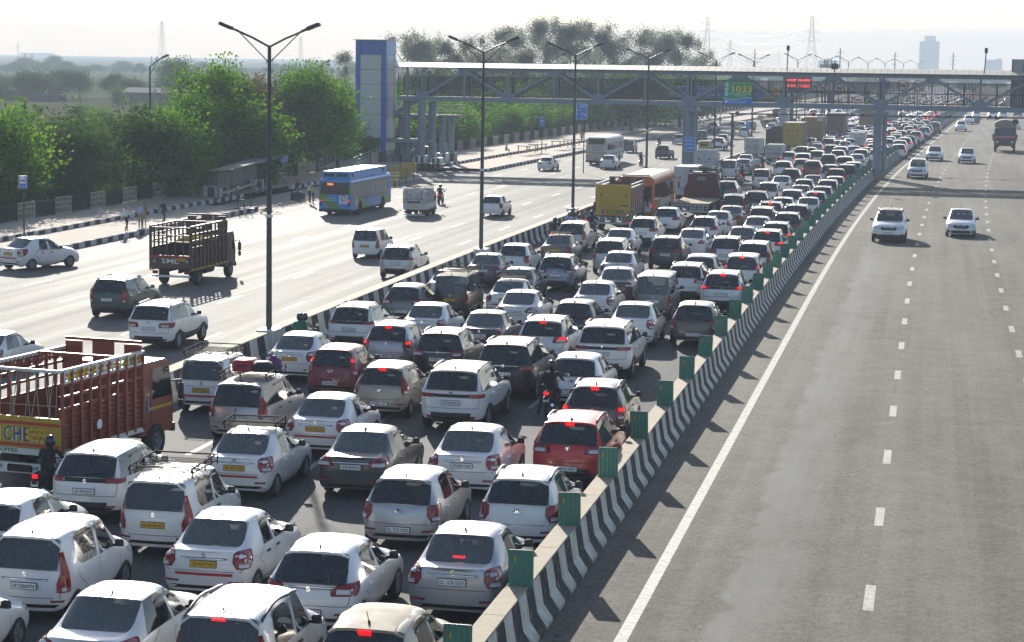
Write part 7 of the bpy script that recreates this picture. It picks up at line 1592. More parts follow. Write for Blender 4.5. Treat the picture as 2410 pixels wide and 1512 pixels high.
b = MB(); b.box(-1.0, .9, -.03, -.005, 1.60, 1.63); b.build('red_line', tape_red, r); b = MB(); b.box(.35, 1.0, -.03, -.01, .92, 1.58); p = b.build('notice', white_print, r); b = MB(); b.lathe([(.17, .0), (.20, .01), (.23, 0)], 18, 0, Matrix.Translation((.68, -.035, 1.36))@Matrix.Rotation(radians(90), 4, 'X')); b.beam((.55, -.04, 1.22), (.8, -.04, 1.5), .02, .03); b.box(.45, .92, -.036, -.03, 1.02, 1.05); b.build('notice_symbol', ink, p)
for t, x, z, h, w in (('i have gone electric', -.42, 1.36, .10, 1.1), ('how about you?', -.5, 1.20, .10, .9)): lettering(t, h, white_print, r, (x, -.03, z), width=w)
lettering('TATA', .12, chrome, r, (-.62, -.03, .66), width=.42); lettering('534A', .16, mat('led_amber', (.5, .1, .02), .5, emit=(1, .2, .03), es=2.), r, (-.35, -.035, 2.42), width=.46)
b = MB(); b.lathe([(.42, .0), (0, .004)], 20, 0, Matrix.Translation((1.285, 1.55, .98)), axis='x'); b.build('round_sticker', cream, r)
P, rz, sc = ground_anchor('l', 1820, 1165, (0, 0, .42)); r = bus('white_coach', 'white coach lettered GUPTA TRAVELS on the open carriageway', P, rz, sc, 10.8, 2.45, 3.15, box_white, mat('coach_roof', (.66, .64, .58), .4), busglass, floor=1.75, wtop=2.45, nwin=9, rw=(.92, 2.35, 2.95), plate='UP14')
lettering('GUPTA TRAVELS', .2, blue_paint, r, (.1, -.03, 2.06), width=1.25); b = MB(); b.box(-.5, .7, -.03, -.02, 1.82, 1.85); b.box(-.5, .6, -.03, -.02, 1.72, 1.75); b.build('small_print', grey_back, r); b = MB(); b.box(-1.1, 1.1, -.03, -.0, 1.42, 1.46); b.build('red_line', tape_red, r); b = MB(); tri(b, -.75, 1.02, .12, -.03); tri(b, .75, 1.02, .12, -.03); b.build('warning_triangle', tri_red, r)
for s in (1,): b = MB(); b.box(1.226, 1.24, .3, 10, 1.18, 1.28); b.build('side_stripe', olive, r); o = lettering('GUPTA', .3, blue_paint, r, (1.245, 3.4, 1.55), width=1.3, rz=pi/2)
oran = mat('bus_orange', (.56, .155, .018), .4, coat=.2, noise=(1.4, .4, (.42, .12, .03)))
P, rz, sc = ground_anchor('p', 1135, 830, (0, 0, .62)); r = bus('orange_bus', 'orange roadways bus with a pale roof in the jam beside the yellow truck', P, rz, sc, 10.6, 2.5, 3.12, oran, mat('bus_roof', (.56, .52, .44), .45, noise=(1, .5, (.42, .38, .30))), busglass, floor=1.5, wtop=2.55, nwin=11, rw=(1.05, 1.62, 2.48))
lettering('मेरठ डिपो', .16, ink, r, (-.1, -.035, 2.86), width=.62); b = MB(); b.box(1.252, 1.258, 3.2, 8.6, .5, 1.38); b.build('advert', steelrim if 0 else box_white, r); b = MB(); b.box(1.252, 1.264, .2, 10, .98, 1.04); b.build('side_stripe', cream, r); b = MB(); b.box(.62, 1.08, -.03, -.01, .75, 1.40); b.build('notice', white_print, r); b = MB(); b.box(-1.0, .9, .5, .55, 3.12, 3.2); b.build('roof_lamp_bar', steel_dark, r)
P, rz, sc = ground_anchor('n', 1015, 425, (0, 0, .4)); r = bus('maroon_bus', 'dark maroon bus far along the left carriageway under the camera pipe', P, rz, sc, 10.5, 2.5, 3.0, mat('bus_maroon', (.12, .02, .028), .5), mat('bus_maroon_roof', (.2, .07, .07), .5), busglass, floor=1.3, wtop=2.4, nwin=8)
# ---- trucks
# brown open truck, rear right bottom corner of the bed measured
c0 = at(*pw('h', 1645, 905), .95); c1 = at(*pw('h', 1968, 835), .98); c2 = at(*pw('h', 1283, 900), .95)
sc = .93; Wt = 2.05; yawt = -head(c0.y/KS)-.03; R3 = Matrix.Rotation(yawt, 3, 'Z'); P = c0-R3@Vector((Wt/2, 0, 0))*sc; P.z = 0; Lt = 4.9
r = truck_root('open_truck', 'brown open truck lettered SML with tall stake rails on the open carriageway', P, yawt, sc); stake_body(r, Wt, Lt, 1.02, 1.95, 2.95, wood_brown, wood_brown, 9)
b = MB(); b.box(-Wt/2, Wt/2, -.03, .04, .95, 1.55); tg = b.build('tailgate', wood_brown, r); lettering('SML', .24, white_paint, tg, (0, -.05, 1.28), width=.9); b = MB(); b.box(-Wt/2, Wt/2, -.036, -.03, 1.46, 1.54); b.build('red_band', tri_red, tg); b = MB(); b.box(.32, .80, -.045, -.03, 1.28, 1.42); p = b.build('number_plate', plate_y, tg); lettering('HR58A1108', .08, ink, p, (.56, -.05, 1.35), width=.44); b = MB(); tri(b, -.82, 1.26, .1, -.04); tri(b, .86, 1.26, .1, -.04); b.build('warning_triangle', grey_back, tg)
b = MB()
for x in (-1.0, -.6, -.2, .25, .65, 1.0): b.box(x-.03, x+.03, -.02, .04, 1.55, 2.9)
for z in (2.2, 2.52, 2.9): b.box(-Wt/2, Wt/2, -.02, .04, z-.03, z+.03)
b.build('rear_rack', wood_brown, r); chassis(r, Wt, Lt+1, .95); truck_wheels(r, Wt, (1.35, Lt+.75), .40); cab(r, 1.95, Lt+.1, 1.45, .55, 2.32, wood_brown)
ys = empty('sacks', P+R3@Vector((0, 3.6*sc, 1.75*sc)), yawt, sc, 'yellow sacks heaped in the front of the SML truck bed', 'sacks')
for k in range(8): b = MB(); b.cbox(-.42, .42, -.28, .28, -.12, .14, .10); o = b.build('sack', mat('sack_yellow', (.55, .32, .02), .8), ys, True); o.location = (random.uniform(-.5, .5), -.9+k*.24, .25+.1*random.random()); o.rotation_euler = (random.uniform(-.2, .2), random.uniform(-.3, .3), random.uniform(-1, 1))
# the large red-brown truck at the left
c0 = at(*pw('g', 560, 1290), .98); c1 = at(*pw('g', 1335, 1045), 1.0); dv = c1-c0; yawt = atan2(-dv.x, dv.y); sc = fit(c0.x); Wt = 2.3; R3 = Matrix.Rotation(yawt, 3, 'Z'); P = c0-R3@Vector((Wt/2, 0, 0))*sc; P.z = 0; Lt = dv.length/sc*.985
r = truck_root('open_truck', 'large red-brown open truck with white balusters and a yellow painted tailgate', P, yawt, sc); stake_body(r, Wt, Lt, 1.12, 2.05, 2.98, truck_red, white_paint, 9)
for i in range(20):
    y = .2+(Lt-.4)*i/19; b = MB(); b.lathe([(.03, 2.72), (.075, 2.80), (.025, 2.86), (.075, 2.93), (.03, 3.0)], 6, 0, Matrix.Translation((Wt/2+.03, y, 0))); b.build('baluster', white_paint if i % 2 == 0 else truck_yellow, r)
    b = MB(); b.lathe([(.03, 2.72), (.075, 2.80), (.025, 2.86), (.075, 2.93), (.03, 3.0)], 6, 0, Matrix.Translation((-Wt/2-.03, y, 0))); b.build('baluster', truck_red, r)
b = MB(); b.box(Wt/2, Wt/2+.06, 0, Lt, 2.66, 2.72); b.box(Wt/2, Wt/2+.06, 0, Lt, .86, .98); b.build('rail', white_paint, r)
b = MB(); b.box(-Wt/2-.05, Wt/2+.05, -.06, .04, 1.02, 1.80); tg = b.build('tailgate', truck_yellow, r); b = MB(); b.box(-Wt/2-.05, Wt/2+.05, -.07, -.06, 1.60, 1.68); b.build('red_band', tri_red, tg); b = MB(); b.box(-Wt/2-.05, Wt/2+.05, -.07, -.06, 1.06, 1.13); b.build('red_band', tri_red, tg)
ec = [mat('letter_red', (.40, .02, .02), .5), mat('letter_brown', (.16, .06, .02), .5), mat('letter_green', (.01, .16, .05), .5), mat('letter_blue', (.02, .05, .25), .5), mat('letter_brown', (.16, .06, .02), .5), mat('letter_green', (.01, .16, .05), .5)]
for k, ch in enumerate('EICHER'): lettering(ch, .36, white_print, tg, (-.87+k*.285+.02, -.066, 1.36), width=.22); lettering(ch, .36, ec[k], tg, (-.88+k*.285, -.074, 1.37), width=.22)
b = MB(); b.box(.28, .78, -.085, -.07, 1.22, 1.52); p = b.build('number_plate', plate_y, tg); lettering('UP37A', .09, ink, p, (.53, -.092, 1.44), width=.42); lettering('T8243', .09, ink, p, (.53, -.092, 1.30), width=.42); lettering('DIPPER', .1, ec[2], r, (-.35, -.03, .93), width=.6); lettering('बेटी बचाओ', .1, ec[3], r, (-.75, -.03, .50), width=.5); lettering('बेटी पढ़ाओ', .1, ec[3], r, (.3, -.03, .50), width=.5)
b = MB(); b.box(-Wt/2, Wt/2, -.02, .1, .84, 1.0); b.box(-Wt/2, Wt/2, -.02, .08, .36, .62); b.build('bumper', white_paint, r); b = MB(); b.cbox(-.35, .35, -.05, -.02, .40, .58, .04); b.build('bumper_patch', ink, r)
b = MB(); rp_ = mat('rope', (.33, .29, .22), .9); b.box(-Wt/2-.02, Wt/2+.02, -.04, .04, 2.94, 3.02); b.build('rear_bar', white_paint, r); b = MB()
for k in range(9):
    x = -1.05+k*.26; b.tube([(x, -.06, 2.98), (x+random.uniform(-.2, .2), -.06, 1.8)], .012, 5); b.tube([(x+.1, -.06, 2.98), (x+random.uniform(-.25, .25), -.06, 1.8)], .012, 5)
b.tube([(-Wt/2, -.06, 2.1), (Wt/2, -.06, 2.12)], .012, 5); b.build('rope', rp_, r)
b = MB(); n = 8; vs = [(-1.05+2.1*i/n, .1+1.9*j/n, 1.14+.14*random.random()+.12*sin(i*1.3+j)) for j in range(n+1) for i in range(n+1)]; b.add(vs, [(j*(n+1)+i, j*(n+1)+i+1, (j+1)*(n+1)+i+1, (j+1)*(n+1)+i) for j in range(n) for i in range(n)]); o = b.build('tarpaulin', tarp, None, True); o.location = P; o.rotation_euler = (0, 0, yawt); o.scale = (sc,)*3; tag(o, 'crumpled grey tarpaulin lying in the bed of the large red-brown truck', 'tarpaulin')
chassis(r, Wt, Lt+1, 1.0); truck_wheels(r, Wt, (1.7, Lt+.85), .46); cb = cab(r, 2.1, Lt+.12, 1.75, .62, 2.62, truck_red); b = MB(); b.box(1.052, 1.062, Lt+.5, Lt+1.75, 1.32, 1.40); b.build('stripe', truck_yellow, cb); b = MB(); b.box(1.052, 1.075, Lt+.42, Lt+.50, 1.28, 1.62); b.build('door_handle', blue_paint, cb)
b = MB(); b.lathe([(0, .001), (.13, .001)], 12, 0, Matrix.Translation((Wt/2+.085, Lt*.43, 1.42)), axis='x'); b.build('badge', white_print, r)
# yellow truck with the large EICHER letters in the jam
P, rz, sc = ground_anchor('p', 725, 862, (0, 0, 1.0)); r = truck_root('open_truck', 'open truck with a yellow rear door lettered EICHER beside the orange bus', P, rz, sc); Wt, Lt = 2.25, 5.2; w = Wt/2
for s in (-1, 1):
    b = MB(); b.cbox(min(.01*s, s*w), max(.01*s, s*w), -.03, .04, 1.5, 2.95, .01); d = b.build('door', truck_yellow, r)
    for z in (1.75, 2.0, 2.25, 2.5, 2.72): b = MB(); b.box(min(.03*s, s*(w-.05)), max(.03*s, s*(w-.05)), -.05, -.03, z-.02, z+.02); b.build('door_rib', truck_yellow, d)
    b = MB(); tri(b, s*.8, 2.3, .1, -.056); b.build('warning_triangle', tri_red, d); b = MB(); b.box(s*w-.05, s*w+.03, 0, Lt, 1.0, 2.3); q = b.build('side_wall', truck_red, r)
    for i in range(13): b = MB(); y = .1+(Lt-.3)*i/12; b.box(s*w+.03*s-.03, s*w+.03*s+.03, y-.04, y+.04, .95, 2.1); b.build('stake', box_white if i % 2 else truck_red, r)
    b = MB(); b.box(s*w-.05, s*w+.04, 0, Lt, 2.3, 2.75); b.build('side_wall', cont_red, r); b = MB(); b.box(s*w-.04, s*w+.04, 0, Lt, 2.95, 3.02); b.box(s*w-.04, s*w+.04, 0, Lt, 2.78, 2.82); b.build('rail', white_paint, r)
b = MB(); b.box(-w, w, -.04, .03, .98, 1.48); tg = b.build('tailgate', truck_yellow, r)
for k, ch in enumerate('EICHER'): lettering(ch, .26, (ec[3], ec[0], ec[2], ec[2], ec[1], ec[2])[k], tg, (-.62+k*.25, -.05, 1.24), width=.19)
b = MB(); b.box(-w+.1, w-.1, -.05, -.04, 1.02, 1.07); b.build('red_band', amber, tg); lettering('पवार', .12, ink, r, (.7, -.06, 1.62), width=.4); b = MB(); b.box(-w, w, Lt-.05, Lt, 1.0, 2.9); b.box(-w, w, Lt-.05, Lt, 3.12, 3.2); b.box(-.3, .3, Lt-.05, Lt, 2.9, 3.12); b.box(-w, -w+.4, Lt-.05, Lt, 2.9, 3.12); b.box(w-.4, w, Lt-.05, Lt, 2.9, 3.12); b.build('headboard', wood_brown, r); b = MB(); b.box(-w, w, 0, Lt, .92, 1.0); b.build('bed_floor', wood_brown, r)
b = MB()
for x in (-.9, -.55, -.2, .2, .55, .9): b.box(x-.03, x+.03, -.02, .04, .5, .95)
for z in (.55, .7, .85): b.box(-1.05, 1.05, -.02, .04, z-.025, z+.025)
b.build('rear_guard', box_white, r); chassis(r, Wt, Lt+1, .92); truck_wheels(r, Wt, (1.3, Lt+.8), .42); cab(r, 2.05, Lt+.1, 1.6, .6, 2.5, wood_brown)
# flatbed with a dark red rear board
P, rz, sc = ground_anchor('q', 300, 1010, (0, 0, 1.06)); r = truck_root('flatbed_truck', 'flatbed truck with an empty dusty deck and dark red headboard', P, rz, sc); Wt, Lt = 2.5, 6.4
b = MB(); b.box(-1.25, 1.25, 0, Lt, .94, 1.06); b.build('deck', mat('dusty_deck', (.38, .31, .20), .9, noise=(1.5, .5, (.24, .19, .12))), r); b = MB(); b.box(-1.25, 1.25, .0, .1, .86, .94)
for i in range(9): x = -1.15+2.3*i/8; b.box(x-.04, x+.04, .0, .06, .56, .9)
b.box(-1.2, 1.2, 0, .06, .52, .58); b.box(-1.2, 1.2, 0, .06, .7, .74); b.build('rear_guard', box_white, r)
b = MB(); pf = [(-1.28, 1.06), (1.28, 1.06), (1.26, 1.75), (1.05, 2.1), (1.0, 2.75), (-1.0, 2.75), (-1.05, 2.1), (-1.26, 1.75)]; b.prism(pf, Lt-.12, Lt-.02); o = b.build('headboard', mat('headboard_red', (.10, .026, .022), .7, noise=(2, .5, (.06, .03, .025))), r); fix_normals(o); b = MB(); b.cbox(-.38, .28, Lt-.14, Lt-.11, 2.28, 2.56, .05); b.build('rear_window', buslight, r)
b = MB(); b.box(-.95, .95, Lt+.1, Lt+1.5, 2.78, 2.84)
for x in (-.95, 0, .95): b.box(x-.03, x+.03, Lt+.1, Lt+1.5, 2.84, 3.1)
b.box(-.98, .98, Lt+.1, Lt+.14, 3.06, 3.12); b.build('roof_rack', steel_dark, r); chassis(r, Wt, Lt+1, .92); truck_wheels(r, Wt, (1.2, 2.3, Lt+.9), .44); cab(r, 2.15, Lt+.05, 1.7, .6, 2.7, wood_brown)
b = MB()
for k in range(16): b.cbox(-.2, .2, -.12, .12, -.1, .12, .05, M=Matrix.Translation((random.uniform(-.3, .9), random.uniform(0, 1), random.uniform(0, .2)))@Matrix.Rotation(random.random()*3, 4, 'Z'))
o = b.build('bundle', tarp); o.location = P+Matrix.Rotation(rz, 3, 'Z')@Vector((0, Lt+.3, 2.95))*sc; tag(o, 'heap of dark bundles and ropes on the roof rack of the flatbed truck', 'bundle'); o['kind'] = 'thing'
# closed box trucks
box_truck('box_truck', 'white box truck with red triangles on its doors next to the bridge column', *pw('q', 545, 420), 1.85, 2.75, 3.4, .75, box_white, box_white, box_white, tris=(.60,), texts=(('मो नाजे', -.42, .46, .08, ink, .5), ('रोड नाजे', .42, .46, .08, ink, .5)), bars=4)
box_truck('box_truck', 'narrow white box truck marked COFFEE PLEASE ahead of the orange bus', *pw('q', 195, 850), 1.7, 2.85, 3.6, .75, box_white, box_white, box_white, tris=(.62,), texts=(('COFFEE', -.1, .22, .12, ink, .7), ('PLEASE', 0, .12, .12, ink, .7)), bars=3)
box_truck('tempo', 'white tempo with a brown tarpaulin roof left of the BLOW HORN truck', *pw('n', 515, 1020), 1.75, 2.45, 2.9, .7, box_white, box_white, box_white, tris=(.80, .52), texts=(('बेटी बचाओ', -.4, .36, .12, ec[3], .6), ('बेटी पढ़ाओ', .42, .36, .12, ec[3], .6)), bars=2, roofm=tarp)
box_truck('tempo', 'white truck with BLOW HORN on its rear doors in front of the dark open truck', *pw('n', 925, 1100), 1.75, 2.15, 3.0, .75, box_white, box_white, box_white, tris=(.2,), texts=(('BLOW HORN', 0, .35, .18, ink, 1.3), ('बेटी बचाओ', -.4, .66, .1, ec[3], .6), ('बेटी पढ़ाओ', .42, .66, .1, ec[3], .6)), bars=2, roofm=ink)
box_truck('tempo', 'small white delivery box with two triangles deep in the jam', *pw('o', 610, 868), 1.75, 2.3, 2.6, .7, box_white, box_white, box_white, tris=(.86,), texts=(('मो नाजे', -.4, .55, .1, ink, .5), ('रोड नाजे', .4, .55, .1, ink, .5)), bars=2)
box_truck('container_truck', 'bright yellow container truck with two red triangles', *pw('n', 1278, 865), 2.3, 3.75, 5.6, 1.05, cont_red, truck_yellow, wood_brown, tris=(.64, .44), bars=5)
box_truck('container_truck', 'brown container truck second in the row behind the yellow one', *pw('n', 1645, 740), 2.35, 3.9, 6.5, 1.1, cont_red, cont_brown, wood_brown, tris=(), bars=6)
box_truck('container_truck', 'dark brown container truck third in the row', *pw('n', 2080, 660), 2.35, 4.0, 6.5, 1.1, cont_red, mat('container_dark', (.15, .11, .06), .6, noise=(1.5, .6, (.08, .05, .03))), wood_brown, tris=(), bars=6)
box_truck('container_truck', 'olive container truck just left of the bridge column', *pw('o', 800, 520), 2.4, 4.0, 8, 1.1, olive, olive, wood_brown, tris=(), bars=4)
box_truck('container_truck', 'grey container truck behind the bridge column', *pw('o', 1200, 430), 2.3, 3.4, 6, 1.0, mat('container_grey', (.18, .19, .20), .6), grey_back, wood_brown, tris=(), bars=3)
P, rz, sc = ground_anchor('n', 905, 900, (0, 0, 1.0)); P += Vector((0, 5.5, 0)); r = truck_root('open_truck', 'dark brown open truck with a peaked headboard behind the BLOW HORN truck', P, rz, sc*1.05); stake_body(r, 2.3, 4.6, 1.05, 2.3, 2.75, wood_brown, wood_brown, 8); b = MB(); b.prism([(-1.15, 1.0), (1.15, 1.0), (1.15, 2.75), (.45, 3.0), (0, 3.15), (-.45, 3.0), (-1.15, 2.75)], .9, 1.0); o = b.build('tarpaulin_front', wood_brown, r); fix_normals(o); chassis(r, 2.3, 5.6, 1.0); truck_wheels(r, 2.3, (1.2, 5.3), .45); cab(r, 2.1, 4.7, 1.6, .6, 2.6, wood_brown)
# BLOW HORN tempo on the open road
P, rz, sc = ground_anchor('B', 1510, 880, (0, 0, .55)); r = truck_root('tempo', 'white BLOW HORN tempo with a grey tarpaulin on the open carriageway', P, rz, sc); Wt, Lt = 1.65, 2.7; w = Wt/2
for s in (-1, 1):
    b = MB(); b.cbox(min(.01*s, s*w), max(.01*s, s*w), -.02, .04, .98, 2.08, .01); d = b.build('door', box_white, r); b = MB(); tri(b, s*.55, 1.82, .09, -.03); b.build('warning_triangle', tri_red, d)
    for i in range(9): b = MB(); y = .12+(Lt-.25)*i/8; b.box(s*w-.03, s*w+.02, y-.035, y+.035, .98, 1.88); b.build('stake', box_white, r)
    b = MB(); b.box(s*w-.03, s*w+.01, 0, Lt, .62, .98); b.box(s*w-.03, s*w+.01, 0, Lt, 1.84, 1.92); b.box(s*w-.03, s*w+.01, 0, Lt, 1.36, 1.42); b.build('side_board', box_white, r); b = MB(); b.box(s*w-.05, s*w-.04, 0, Lt, .98, 1.85); b.build('inner_sheet', tarp, r)
b = MB(); b.box(-w, w, -.03, .03, .56, .96); tg = b.build('tailgate', box_white, r); b = MB(); b.box(-.65, .65, -.03, -.02, 1.42, 1.46); b.build('red_line', tape_red, r); lettering('BLOW', .2, ink, r, (-.36, -.035, 1.27), width=.6); lettering('HORN', .2, ink, r, (.36, -.035, 1.27), width=.6); lettering('मो नाजे', .12, ink, r, (-.4, -.03, 1.6), width=.5); lettering('रोड नाजे', .12, ink, r, (.4, -.03, 1.6), width=.5); b = MB(); b.box(-.55, .5, -.03, -.02, 1.0, 1.12); b.build('sticker', ink, r); lettering('TATA', .07, ec[3], tg, (0, -.04, .86), width=.4); b = MB(); b.box(-.25, .25, -.045, -.03, .62, .74); b.build('number_plate', plate_y, tg); b = MB(); b.box(-.8, -.66, -.045, -.03, .98, 1.12); b.box(.66, .8, -.045, -.03, .98, 1.12); b.build('reflector', amber, r)
b = MB(); n = 6; vs = [(-w+.02+(Wt-.04)*i/n, .6+2.2*j/n, 2.0+.22*sin(pi*i/n)+.08*random.random()) for j in range(n+1) for i in range(n+1)]; b.add(vs, [(j*7+i, j*7+i+1, j*7+i+8, j*7+i+7) for j in range(n) for i in range(n)]); b.box(-w+.02, w-.02, .55, 2.8, 1.85, 2.0); b.build('tarpaulin_roof', tarp, r, True)
b = MB(); b.box(-w, w, 0, Lt, .5, .58); b.build('bed_floor', box_white, r); chassis(r, Wt, Lt+.8, .55); truck_wheels(r, Wt, (.85, Lt+.45), .30); cab(r, 1.5, Lt+.05, 1.15, .35, 1.75, box_white)
# oncoming truck with a tarpaulin hood
px, py = pw('u', 2222, 1310); P, rz, sc = anchor(px, py, (0, 0, .1)); r = truck_root('hooded_truck', 'oncoming dark truck with a canvas hood in the far lane', P, rz+pi, sc); r.location = P+Vector((0, 8.2, 0)); b = MB(); b.prism([(-1.2, 1.1), (1.2, 1.1), (1.2, 3.2), (.75, 3.5), (0, 3.62), (-.75, 3.5), (-1.2, 3.2)], 0, 6.0); o = b.build('canvas_hood', tarp, r); fix_normals(o); b = MB(); b.box(-1.22, 1.22, 0, 6.05, .95, 1.9); b.build('side_wall', wood_brown, r); chassis(r, 2.4, 7, 1.0); truck_wheels(r, 2.4, (1.5, 7.2), .5); cb = cab(r, 2.25, 6.1, 1.9, .75, 2.75, mat('cab_dark', (.045, .02, .018), .5)); b = MB(); b.box(-1.1, 1.1, 8.0, 8.03, 1.55, 1.75); b.build('red_band', tri_red, cb); b = MB(); b.box(-1.12, 1.12, 8.0, 8.035, 1.76, 1.80); b.build('white_line', white_paint, cb); b = MB(); b.box(.1, .6, 8.05, 8.08, .72, .86); b.build('number_plate', plate_y, r)
# three-wheelers
auto(*pw('m', 1490, 1012), 'yellow-roofed auto rickshaw in front of the bridge column on the open road')
auto(*pw('n', 488, 578), 'yellow-roofed auto rickshaw parked at the kerb beyond the footbridge')
for i, (x, y) in enumerate(((765, 500), (800, 530), (830, 520), (880, 500), (850, 425))): auto(*pw('n', x, y), 'yellow-roofed auto rickshaw in the far waiting row by the kerb', 'rickshaws waiting by the kerb')

P, rz, sc = ground_anchor('m', 1430, 800, (0, 0, .35)); r = truck_root('cargo_rickshaw', 'green boxed cargo three-wheeler left of the auto rickshaw', P, rz, sc, 'cargo rickshaw'); b = MB(); b.cbox(-.7, .7, 0, 1.9, .5, 2.0, .04); b.build('cargo_box', auto_g := mat('cargo_green', (.02, .085, .05), .5), r); b = MB(); b.cbox(-.6, .6, 1.95, 2.9, .35, 1.7, .1); b.build('cab', auto_g, r); truck_wheels(r, 1.5, (.5, 2.4), .25); b = MB(); b.box(-.6, .6, -.02, 0, .6, 1.9); b.build('door', auto_g, r)
# ------------------------------------------------------------------ riders and walkers
def rider(w, x, y, label, rl, top='black', legs='dark', hel='black', kind='bike', col='black', pose='ride', bag=None, pill=None, blabel=None):
    """The pixel is the middle of the rider's helmet."""
    px, py = pw(w, x, y); P, rz, sc = anchor(px, py, (0, .04, 1.50)); rs = [(rl, top, legs, hel, pose, bag)]
    if pill: rs.append(pill)
    return bike(P, rz, label, kind, col, sc, rs)
rider('f', 487, 722, 'black motorcycle with lit tail lamp in front of the white hatchback with oval badge', 'motorcyclist all in black with a patterned helmet and a black backpack, one foot down', bag='black', pose='foot', hel='black')
rider('g', 468, 1196, 'motorcycle hidden behind the tailgate of the large red-brown truck', 'motorcyclist in black jacket and black helmet right behind the red-brown truck')
rider('i', 470, 1335, 'motorcycle between the left barrier and the taxi with plate DL1ZC8577', 'rider in tan jacket and black helmet at the left barrier', 'tan', 'dark', pill=('pillion rider in a green jacket and black helmet at the left barrier', 'green', 'dark', 'black'))
rider('j', 477, 495, 'motorcycle nearest the barrier in the group of riders', 'rider in black with backpack, nearest the barrier in the group', bag='black', legs='jeans')
rider('j', 607, 446, 'motorcycle ahead of the black rider in the group at the barrier', 'rider in pale blue shirt in the group at the barrier', 'blue', 'dark')
rider('j', 632, 415, 'motorcycle farthest along the barrier in the group', 'rider with brown helmet in the group at the barrier', 'black', 'dark', 'brown')
rider('j', 693, 470, 'motorcycle beside the silver family car in the group of riders', 'rider in white top just above the silver family car', 'white', 'dark')
rider('j', 798, 436, 'motorcycle right behind the yellow EICHER truck', 'rider in dark jacket with a foot down behind the yellow truck', 'black', 'jeans', pose='foot')
rider('j', 767, 400, 'motorcycle left of the yellow EICHER truck', 'rider in grey jacket left of the yellow truck', 'grey', 'dark')
rider('j', 825, 355, 'motorcycle squeezed between barrier and yellow truck', 'rider partly hidden by the yellow truck', 'black', 'dark', 'grey')
rider('j', 1150, 418, 'motorcycle carrying a cardboard box right of the yellow truck', 'rider in beige jacket with a carton behind him by the yellow truck', 'khaki', 'dark', 'grey')
px, py = pw('j', 1130, 485); P, rz, sc = anchor(px, py, (0, 0, .95)); b = MB(); b.box(-.5, .4, -.25, .25, .72, 1.12); o = b.build('cardboard_box', mat('cardboard', (.30, .21, .13), .8)); place(o, P, rz, sc); tag(o, 'brown cardboard box strapped behind the rider in beige', 'carton')
rider('q', 1272, 325, 'scooter with round tail in the gap behind the taxi van', 'scooter rider in dark jacket behind the taxi van', 'dark', 'dark', 'black', 'scooter', 'tan')
rider('q', 1597, 118, 'motorcycle with a white delivery box in front of the BLOW HORN truck', 'delivery rider in black with a white helmet', 'black', 'dark', 'white')
px, py = pw('q', 1562, 225); P, rz, sc = anchor(px, py, (0, 0, 1.1)); b = MB(); b.cbox(-.28, .28, -.25, .25, .84, 1.36, .04); o = b.build('delivery_box', box_white); place(o, P, rz, sc); tag(o, 'white delivery box on the rear of a motorcycle', 'delivery box')
rider('q', 1655, 140, 'black motorcycle beside the delivery rider', 'rider in black beside the delivery rider', 'black', 'dark', 'grey')
rider('B', 1900, 535, 'motorcycle beside the BLOW HORN tempo on the open road', 'rider in dark jacket and khaki trousers beside the BLOW HORN tempo', 'dark', 'khaki')
rider('m', 310, 1002, 'motorcycle with red tail on the open road by the white coach', 'rider in navy shirt and grey helmet near the white coach', 'navy', 'dark', 'grey', col='red')
rider('m', 650, 708, 'silver scooter ahead of the dark grey SUV', 'scooter rider in black ahead of the dark grey SUV', 'black', 'dark', 'black', 'scooter', 'silver')
rider('m', 1465, 682, 'motorcycle hidden behind the auto rickshaw', 'rider in brown jacket above the auto rickshaw', 'brown', 'dark', 'grey')
rider('m', 2042, 565, 'motorcycle nearer of the pair ahead of the white SUV with black skirts', 'rider nearer of the dark-clad pair beyond the footbridge', 'navy', 'dark')
rider('m', 2065, 445, 'motorcycle farther of the pair beside the white kerbside hatchback', 'rider farther of the dark-clad pair beyond the footbridge', 'black', 'dark')
rider('n', 693, 308, 'motorcycle at the head of the waiting rickshaws', 'rider in dark clothes at the waiting rickshaws', 'black', 'dark')
rider('n', 800, 290, 'far motorcycle on the inner footpath edge beyond the rickshaws', 'far rider beyond the rickshaws', 'grey', 'dark')
rider('n', 1395, 300, 'motorcycle between the dark SUV and the far cars', 'rider in black beside the far dark SUV', 'black', 'dark')
rider('n', 1462, 350, 'red motorcycle left of the brown container truck', 'rider in maroon left of the brown container truck', 'maroon', 'dark', col='red')
def walker(w, x, y, z, rz, label, pose, top, legs, sc=None): px, py = pw(w, x, y); P = at(px, py, z); return person(P, rz, label, pose, top, legs, sc or 1.03*fit(-47))
walker('h', 1090, 602, .27, -.25, 'man in pale shirt and dark trousers walking along the footpath', 'walk', 'white', 'dark')
walker('h', 1213, 572, .27, -.2, 'man in light blue shirt and khaki trousers on the footpath', 'stand', 'blue', 'khaki')
walker('h', 1245, 555, .27, -.1, 'man in brown top standing behind the light blue shirt', 'stand', 'brown', 'khaki')
walker('h', 1412, 540, .27, -.35, 'man in black striding along the footpath', 'walk', 'black', 'dark')
walker('i', 412, 320, .05, -.6, 'woman in red top and blue jeans with one arm raised', 'arms', 'maroon', 'jeans')
walker('i', 515, 355, .05, -.9, 'man in white shirt beside the man in yellow', 'hips', 'white', 'dark')
walker('i', 545, 370, .05, -1.2, 'man in yellow shirt waiting behind the blue bus', 'hips', 'yellow', 'dark')
px, py = 840/1.7+985/5.239/1.7, 620/1.7+760/5.239/1.7; person(at(px, py+6, .3), -1.4, 'man in dark clothes sitting on the block beside the bus shelter', 'sit', 'navy', 'grey', .95)
